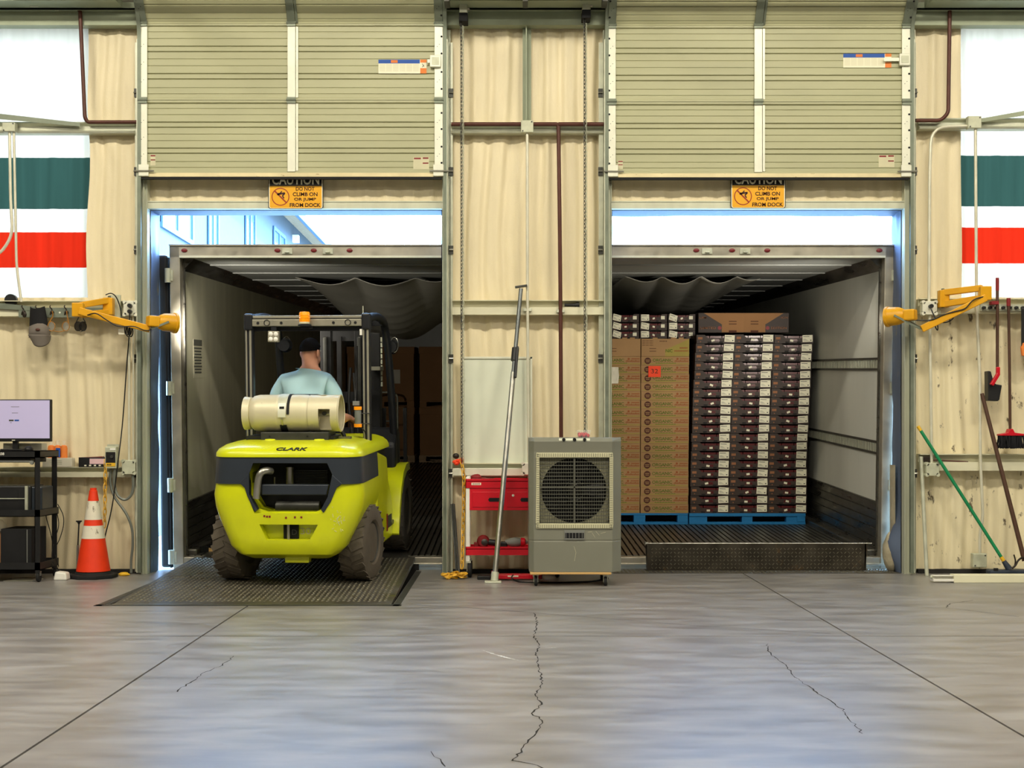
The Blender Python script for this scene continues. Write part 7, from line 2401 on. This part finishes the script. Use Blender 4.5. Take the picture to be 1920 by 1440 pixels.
MB().tube([(gcx + .075 * math.cos(2 * PI * k / 28), .03, gcz + .075 * math.sin(2 * PI * k / 28)) for k in range(28)], .004, 6, closed=True).build('guard_ring', M['dark_steel'], ec)
lv_ = MB().box(ex(1058), ex(1096), -.008, .004, ez(1012), ez(994)).build('water_window', M['grey_plastic'], ec, bevel=.002)
MB().box(ex(1059.5), ex(1094.5), -.0095, -.008, ez(1009), ez(999)).build('window_opening', M['black_matte'], lv_)
for i in range(6): MB().box(ex(1061 + i * 6), ex(1061.8 + i * 6), -.011, -.0095, ez(1009), ez(999)).build('louvre', M['grey_plastic'], lv_)
pn = MB().obox((ex(1077), -.004, ez(824.2)), (58 * cs_, .003, 5 * cs_), Matrix.Rotation(math.radians(-32), 3, 'X')).build('control_panel', M['galv'], ec)
for px in (1057, 1077, 1096): MB().cyl((ex(px), -.02, ez(824.4)), (ex(px), .0, ez(824)), .013, n=14).build('knob', M['black'], ec, smooth=40)
scr = MB()
for a, b in (((1110, 999), (1116, 1008)), ((1117, 996), (1124, 1004)), ((1126, 1000), (1136, 998)), ((1102, 998), (1110, 997)), ((1076, 1024), (1080, 1036)), ((1080, 1036), (1077, 1052))):
    scr.bar((ex(a[0]), -.0008, ez(a[1])), (ex(b[0]), -.0008, ez(b[1])), .0016, .002, (0, 1, 0))
scr.build('scratches', M['cream'], ec, kind='stuff')
dl = thing('dolly', 'small wooden dolly on casters under the cooler', 'dolly')
dz0, dz1 = PZ(1078, YC), cl_z0
dx0, dx1 = PX(994, YC), PX(1146, YC)
for i in range(4):
    y = YC + .0 + i * .125
    MB().box(dx0, dx1, y, y + .09, dz1 - .016, dz1).build('deck_board', M['wood'], dl, bevel=.002)
for x in (dx0, dx1 - .085): MB().box(x, x + .085, YC + .003, YC + .46, dz0, dz1 - .016).build('cross_rail', M['wood'], dl, bevel=.002)
for x in (dx0 + .045, dx1 - .04):
    for y in (YC + .05, YC + .41):
        w_ = MB().lathe([(.006, -.012), (.032, -.012), (.036, -.006), (.036, .006), (.032, .012), (.006, .012)], (x, y, .037), 'X', 18).build('caster', M['rubber'], dl, smooth=40)
        MB().box(x - .017, x - .013, y - .012, y + .022, .03, dz0).box(x + .013, x + .017, y - .012, y + .022, .03, dz0).box(x - .025, x + .025, y - .03, y + .03, dz0 - .004, dz0).build('caster_fork', M['galv'], w_)
cm = thing('berry_clamshell', 'clear clamshell of strawberries on top of the cooler', 'clamshell', loc=(PX(1095, -.9), -.86, cl_z1))
MB().prism([(-.042, 0), (.042, 0), (.054, .045), (-.054, .045)], -.04, .04, 'XZ').build('tub', M['clear'], cm, bevel=.004)
MB().box(-.058, .058, -.045, .045, .045, .056).build('lid', M['clear'], cm, bevel=.004)
M['berry'] = mat('strawberry', rgb(190, 30, 50), .3, var=.25, scale=40)
random.seed(4)
for i in range(9): MB().ellipsoid((-.033 + (i % 5) * .0165, -.022 + (i // 5) * .03, .014 + (i % 2) * .010), (.013, .013, .015), 10, 6).build('strawberry', M['berry'], cm, smooth=60)
MB().box(PX(1107, .0) if False else .044, .046, -.02, .02, .01, .03).build('price_tag', M['label'], cm)

# ------------------------------------------------------------------ right bay tools
rk = thing('tool_rack', 'row of spring tool clips on the girt above the brooms', 'tool rack')
MB().box(PX(1838, -.115), PX(1990, -.115), -.12, -.105, PZ(583, -.115), PZ(571, -.115)).build('rack_strip', M['galv'], rk)
for i in range(9):
    c = P(1844 + i * 12.2, 577, -.13)
    MB().lathe([(.001, -.02), (.012, -.018), (.014, 0), (.012, .018), (.001, .02)], c, 'Y', 12).build('clip', M['black'], rk, smooth=40)
    MB().box(c.x + .016, c.x + .026, c.y - .02, c.y + .012, c.z - .012, c.z + .012).build('clip_plate', M['galv'], rk)
dp = thing('dustpan', 'black long-handled dustpan with red grip hanging from the rack', 'dustpan')
MB().tube([P(1870, 526, -.17), P(1870, 690, -.17)], .0125, 10).build('handle', M['brownwood'], dp, smooth=40)
MB().tube([P(1870, 521, -.17), P(1870, 545, -.17)], .014, 10).build('grip', M['red_dark'], dp, smooth=40)
MB().box(PX(1858, -.18), PX(1872, -.18), -.19, -.14, PZ(571, -.17), PZ(565, -.17)).build('hanger_clip', M['red_dark'], dp)
MB().bar(P(1871, 688, -.18), P(1871, 702, -.18), .03, .03).bar(P(1872, 700, -.19), P(1859, 722, -.19), .035, .03).build('socket', M['red'], dp, bevel=.006)
pn_ = MB().prism([(PX(1853.5, -.17), PZ(695, -.17)), (PX(1859, -.17), PZ(696, -.17)), (PX(1864, -.17), PZ(714, -.17)), (PX(1868, -.17), PZ(720, -.17)), (PX(1880, -.17), PZ(722, -.17)), (PX(1875, -.17), PZ(750, -.17)), (PX(1872, -.17), PZ(752, -.17)), (PX(1854, -.17), PZ(751, -.17))], -.16, -.07, 'XZ')
pn_.build('pan', M['black'], dp, bevel=.006)
bm1 = thing('floor_broom', 'red and black floor broom hanging upside down from the rack', 'broom')
MB().tube([P(1891, 572, -.17), P(1893, 700, -.17), P(1894, 808, -.17)], .0115, 10).build('handle', M['brownwood'], bm1, smooth=40)
MB().tube([P(1891, 559, -.17), P(1891, 574, -.17)], .016, 10).build('end_cap', M['red_dark'], bm1, smooth=40)
MB().prism([(PX(1872, -.17), PZ(817, -.17)), (PX(1918, -.17), PZ(817, -.17)), (PX(1918, -.17), PZ(813.5, -.17)), (PX(1900, -.17), PZ(811, -.17)), (PX(1896.5, -.17), PZ(804, -.17)), (PX(1891, -.17), PZ(804, -.17)), (PX(1888, -.17), PZ(811, -.17)), (PX(1872, -.17), PZ(814, -.17))], -.205, -.13, 'XZ').build('head_block', M['red'], bm1, bevel=.004)
bs_ = MB()
random.seed(8)
for i in range(420):
    x = random.uniform(PX(1873, -.17), PX(1917, -.17))
    y = random.uniform(-.20, -.135)
    z0_ = PZ(817, -.17)
    b_ = Vector((x + random.uniform(-.025, .025), y + random.uniform(-.015, .015), PZ(840, -.17) + random.uniform(-.006, .012)))
    bs_.tube([(x, y, z0_ + .005), b_], [.0035, .0025], 3, caps=False)
bs_.build('bristles', M['bristle'], bm1, kind='stuff')
t = thing('hand_squeegee', 'black hanging tool with an orange end at the rack', 'scraper')
MB().box(PX(1915, -.17), PX(1960, -.17), -.18, -.16, PZ(650, -.17), PZ(578, -.17)).build('blade', M['black'], t, bevel=.005)
MB().prism([(PX(1914, -.17), PZ(652, -.17)), (PX(1917, -.17), PZ(643, -.17)), (PX(1950, -.17), PZ(643, -.17)), (PX(1950, -.17), PZ(670, -.17)), (PX(1916, -.17), PZ(667, -.17))], -.185, -.155, 'XZ').build('orange_end', M['orange_print'], t, bevel=.004)
MB().cyl(P(1935, 560, -.15), P(1935, 580, -.15), .006, n=8).build('hang_loop', M['black'], t)
# green push broom leaning across the wall
gb_ = thing('push_broom', 'push broom with a green handle leaning diagonally on the wall', 'broom')
hb = G(1887, 1062, .0)
yb = -.33
p0, p1 = P(1882, 1052, yb), P(1721, 799, -.12)
MB().cyl(p0, p0.lerp(p1, .965), .0135, n=12).build('handle', M['green'], gb_, smooth=40)
MB().cyl(p0.lerp(p1, .965), p1, .0138, n=12).build('handle_tip', M['yellow'], gb_, smooth=40)
MB().cyl(p0.lerp(p1, -.005), p0.lerp(p1, .03), .0155, n=12).build('yellow_ferrule', M['yellow'], gb_, smooth=40)
MB().cyl(p0.lerp(p1, 0), P(1893, 1068, yb - .02), .018, .028, n=12).build('socket', M['blue_block'], gb_, smooth=40)
MB().box(PX(1851, yb), PX(1990, yb), yb - .06, yb + .04, PZ(1076, yb), PZ(1068, yb)).build('head_block', M['blue_block'], gb_, bevel=.01)
MB().box(PX(1863, yb - .05), PX(1871, yb - .05), yb - .06, yb - .045, PZ(1069, yb), PZ(1064, yb)).build('clip', M['black'], gb_)
bs_ = MB()
for i in range(500):
    x = random.uniform(PX(1853, yb), PX(1990, yb))
    y = random.uniform(yb - .055, yb + .035)
    bs_.tube([(x, y, PZ(1076, yb) + .004), (x + random.uniform(-.012, .012), y + random.uniform(-.02, .01), .002)], [.003, .0025], 3, caps=False)
bs_.build('bristles', M['bristle_green'], gb_, kind='stuff')
bh = thing('garden_rake', 'dark wooden-handled tool leaning beyond the green broom', 'rake')
q0, q1 = P(1921, 1052, -.36), P(1841, 738, -.13)
MB().cyl(q0, q1, .019, .016, n=12).build('handle', M['brownwood'], bh, smooth=40)
MB().tube(smooth_path([P(1897, 1066, -.42), P(1904, 1060, -.42), P(1910, 1050, -.40), P(1920, 1046, -.38), P(1935, 1058, -.38), P(1945, 1072, -.38)], 5), .008, 8).build('tine_bow', M['hook'], bh, smooth=50)
MB().tube(smooth_path([P(1901, 1040, -.42), P(1904, 1052, -.42), P(1902, 1064, -.42)], 4), .006, 6).build('tine', M['hook'], bh, smooth=50)
t = thing('steel_pole', 'slim galvanized pole leaning against the jamb', 'pole')
MB().cyl((PX(1738, -.2), -.2, 0.0), P(1727, 856, -.09), .016, n=12).build('tube', M['galv'], t, smooth=40)
wc = thing('white_channel', 'long cream channel lying on the floor before the brooms', 'channel')
yw = -.72
MB().box(PX(1789, yw), PX(2060, yw), yw, yw + .10, .0, PZ(1078, yw)).build('sleeve', M['bench_white'], wc, bevel=.004)
mb = MB()
mb.box(PX(1751, yw), PX(1790, yw), yw + .008, yw + .09, .010, .030).box(PX(1751, yw), PX(1790, yw), yw + .008, yw + .09, .052, PZ(1079, yw) - .004).box(PX(1752, yw), PX(1790, yw), yw + .04, yw + .05, .030, .052)
mb.build('inner_profile', M['white'], wc, bevel=.003)
MB().cyl((PX(1748, yw), yw + .05, .042), (PX(1754, yw), yw + .05, .042), .012, n=10).build('end_pin', M['galv'], wc)
t = thing('hand_hammer', 'rusty hammer lying on the low girt behind the green broom', 'hammer')
MB().box(PX(1731, -.1), PX(1744, -.1), -.11, -.06, PZ(866), PZ(856, -.1)).build('head', M['hook'], t, bevel=.006)
MB().bar(P(1744, 862, -.085), P(1815, 866, -.085), .02, .012).build('handle', M['pipe_brown'], t, bevel=.004)
t = thing('flashlight', 'black flashlight lying on the girt near the brown pipe', 'flashlight')
c = P(1058, 571, -.07)
MB().lathe([(.001, 0), (.012, .002), (.013, .085), (.020, .095), (.024, .11), (.024, .125), (.001, .126)], (c.x, -.075, PZ(572, -.07)), 'X', 16).build('barrel', M['black'], t, smooth=40)
t = thing('debris', 'scraps of dark plastic and wood on the trailer floor edge', 'debris', M=TM[1])
for i, (x, y, r, s_) in enumerate(((-1.02, .35, .3, .07), (-1.08, .55, -.6, .05), (-.98, .7, 1.1, .06), (-1.10, .25, .8, .04))):
    MB().box(-s_, s_, -s_ * .5, s_ * .5, .0, .02 + .01 * i).build('scrap', (M['wood'], M['black'], M['dark_steel'], M['black'])[i], t, M=TR(x, y, 0) @ RZ(r))
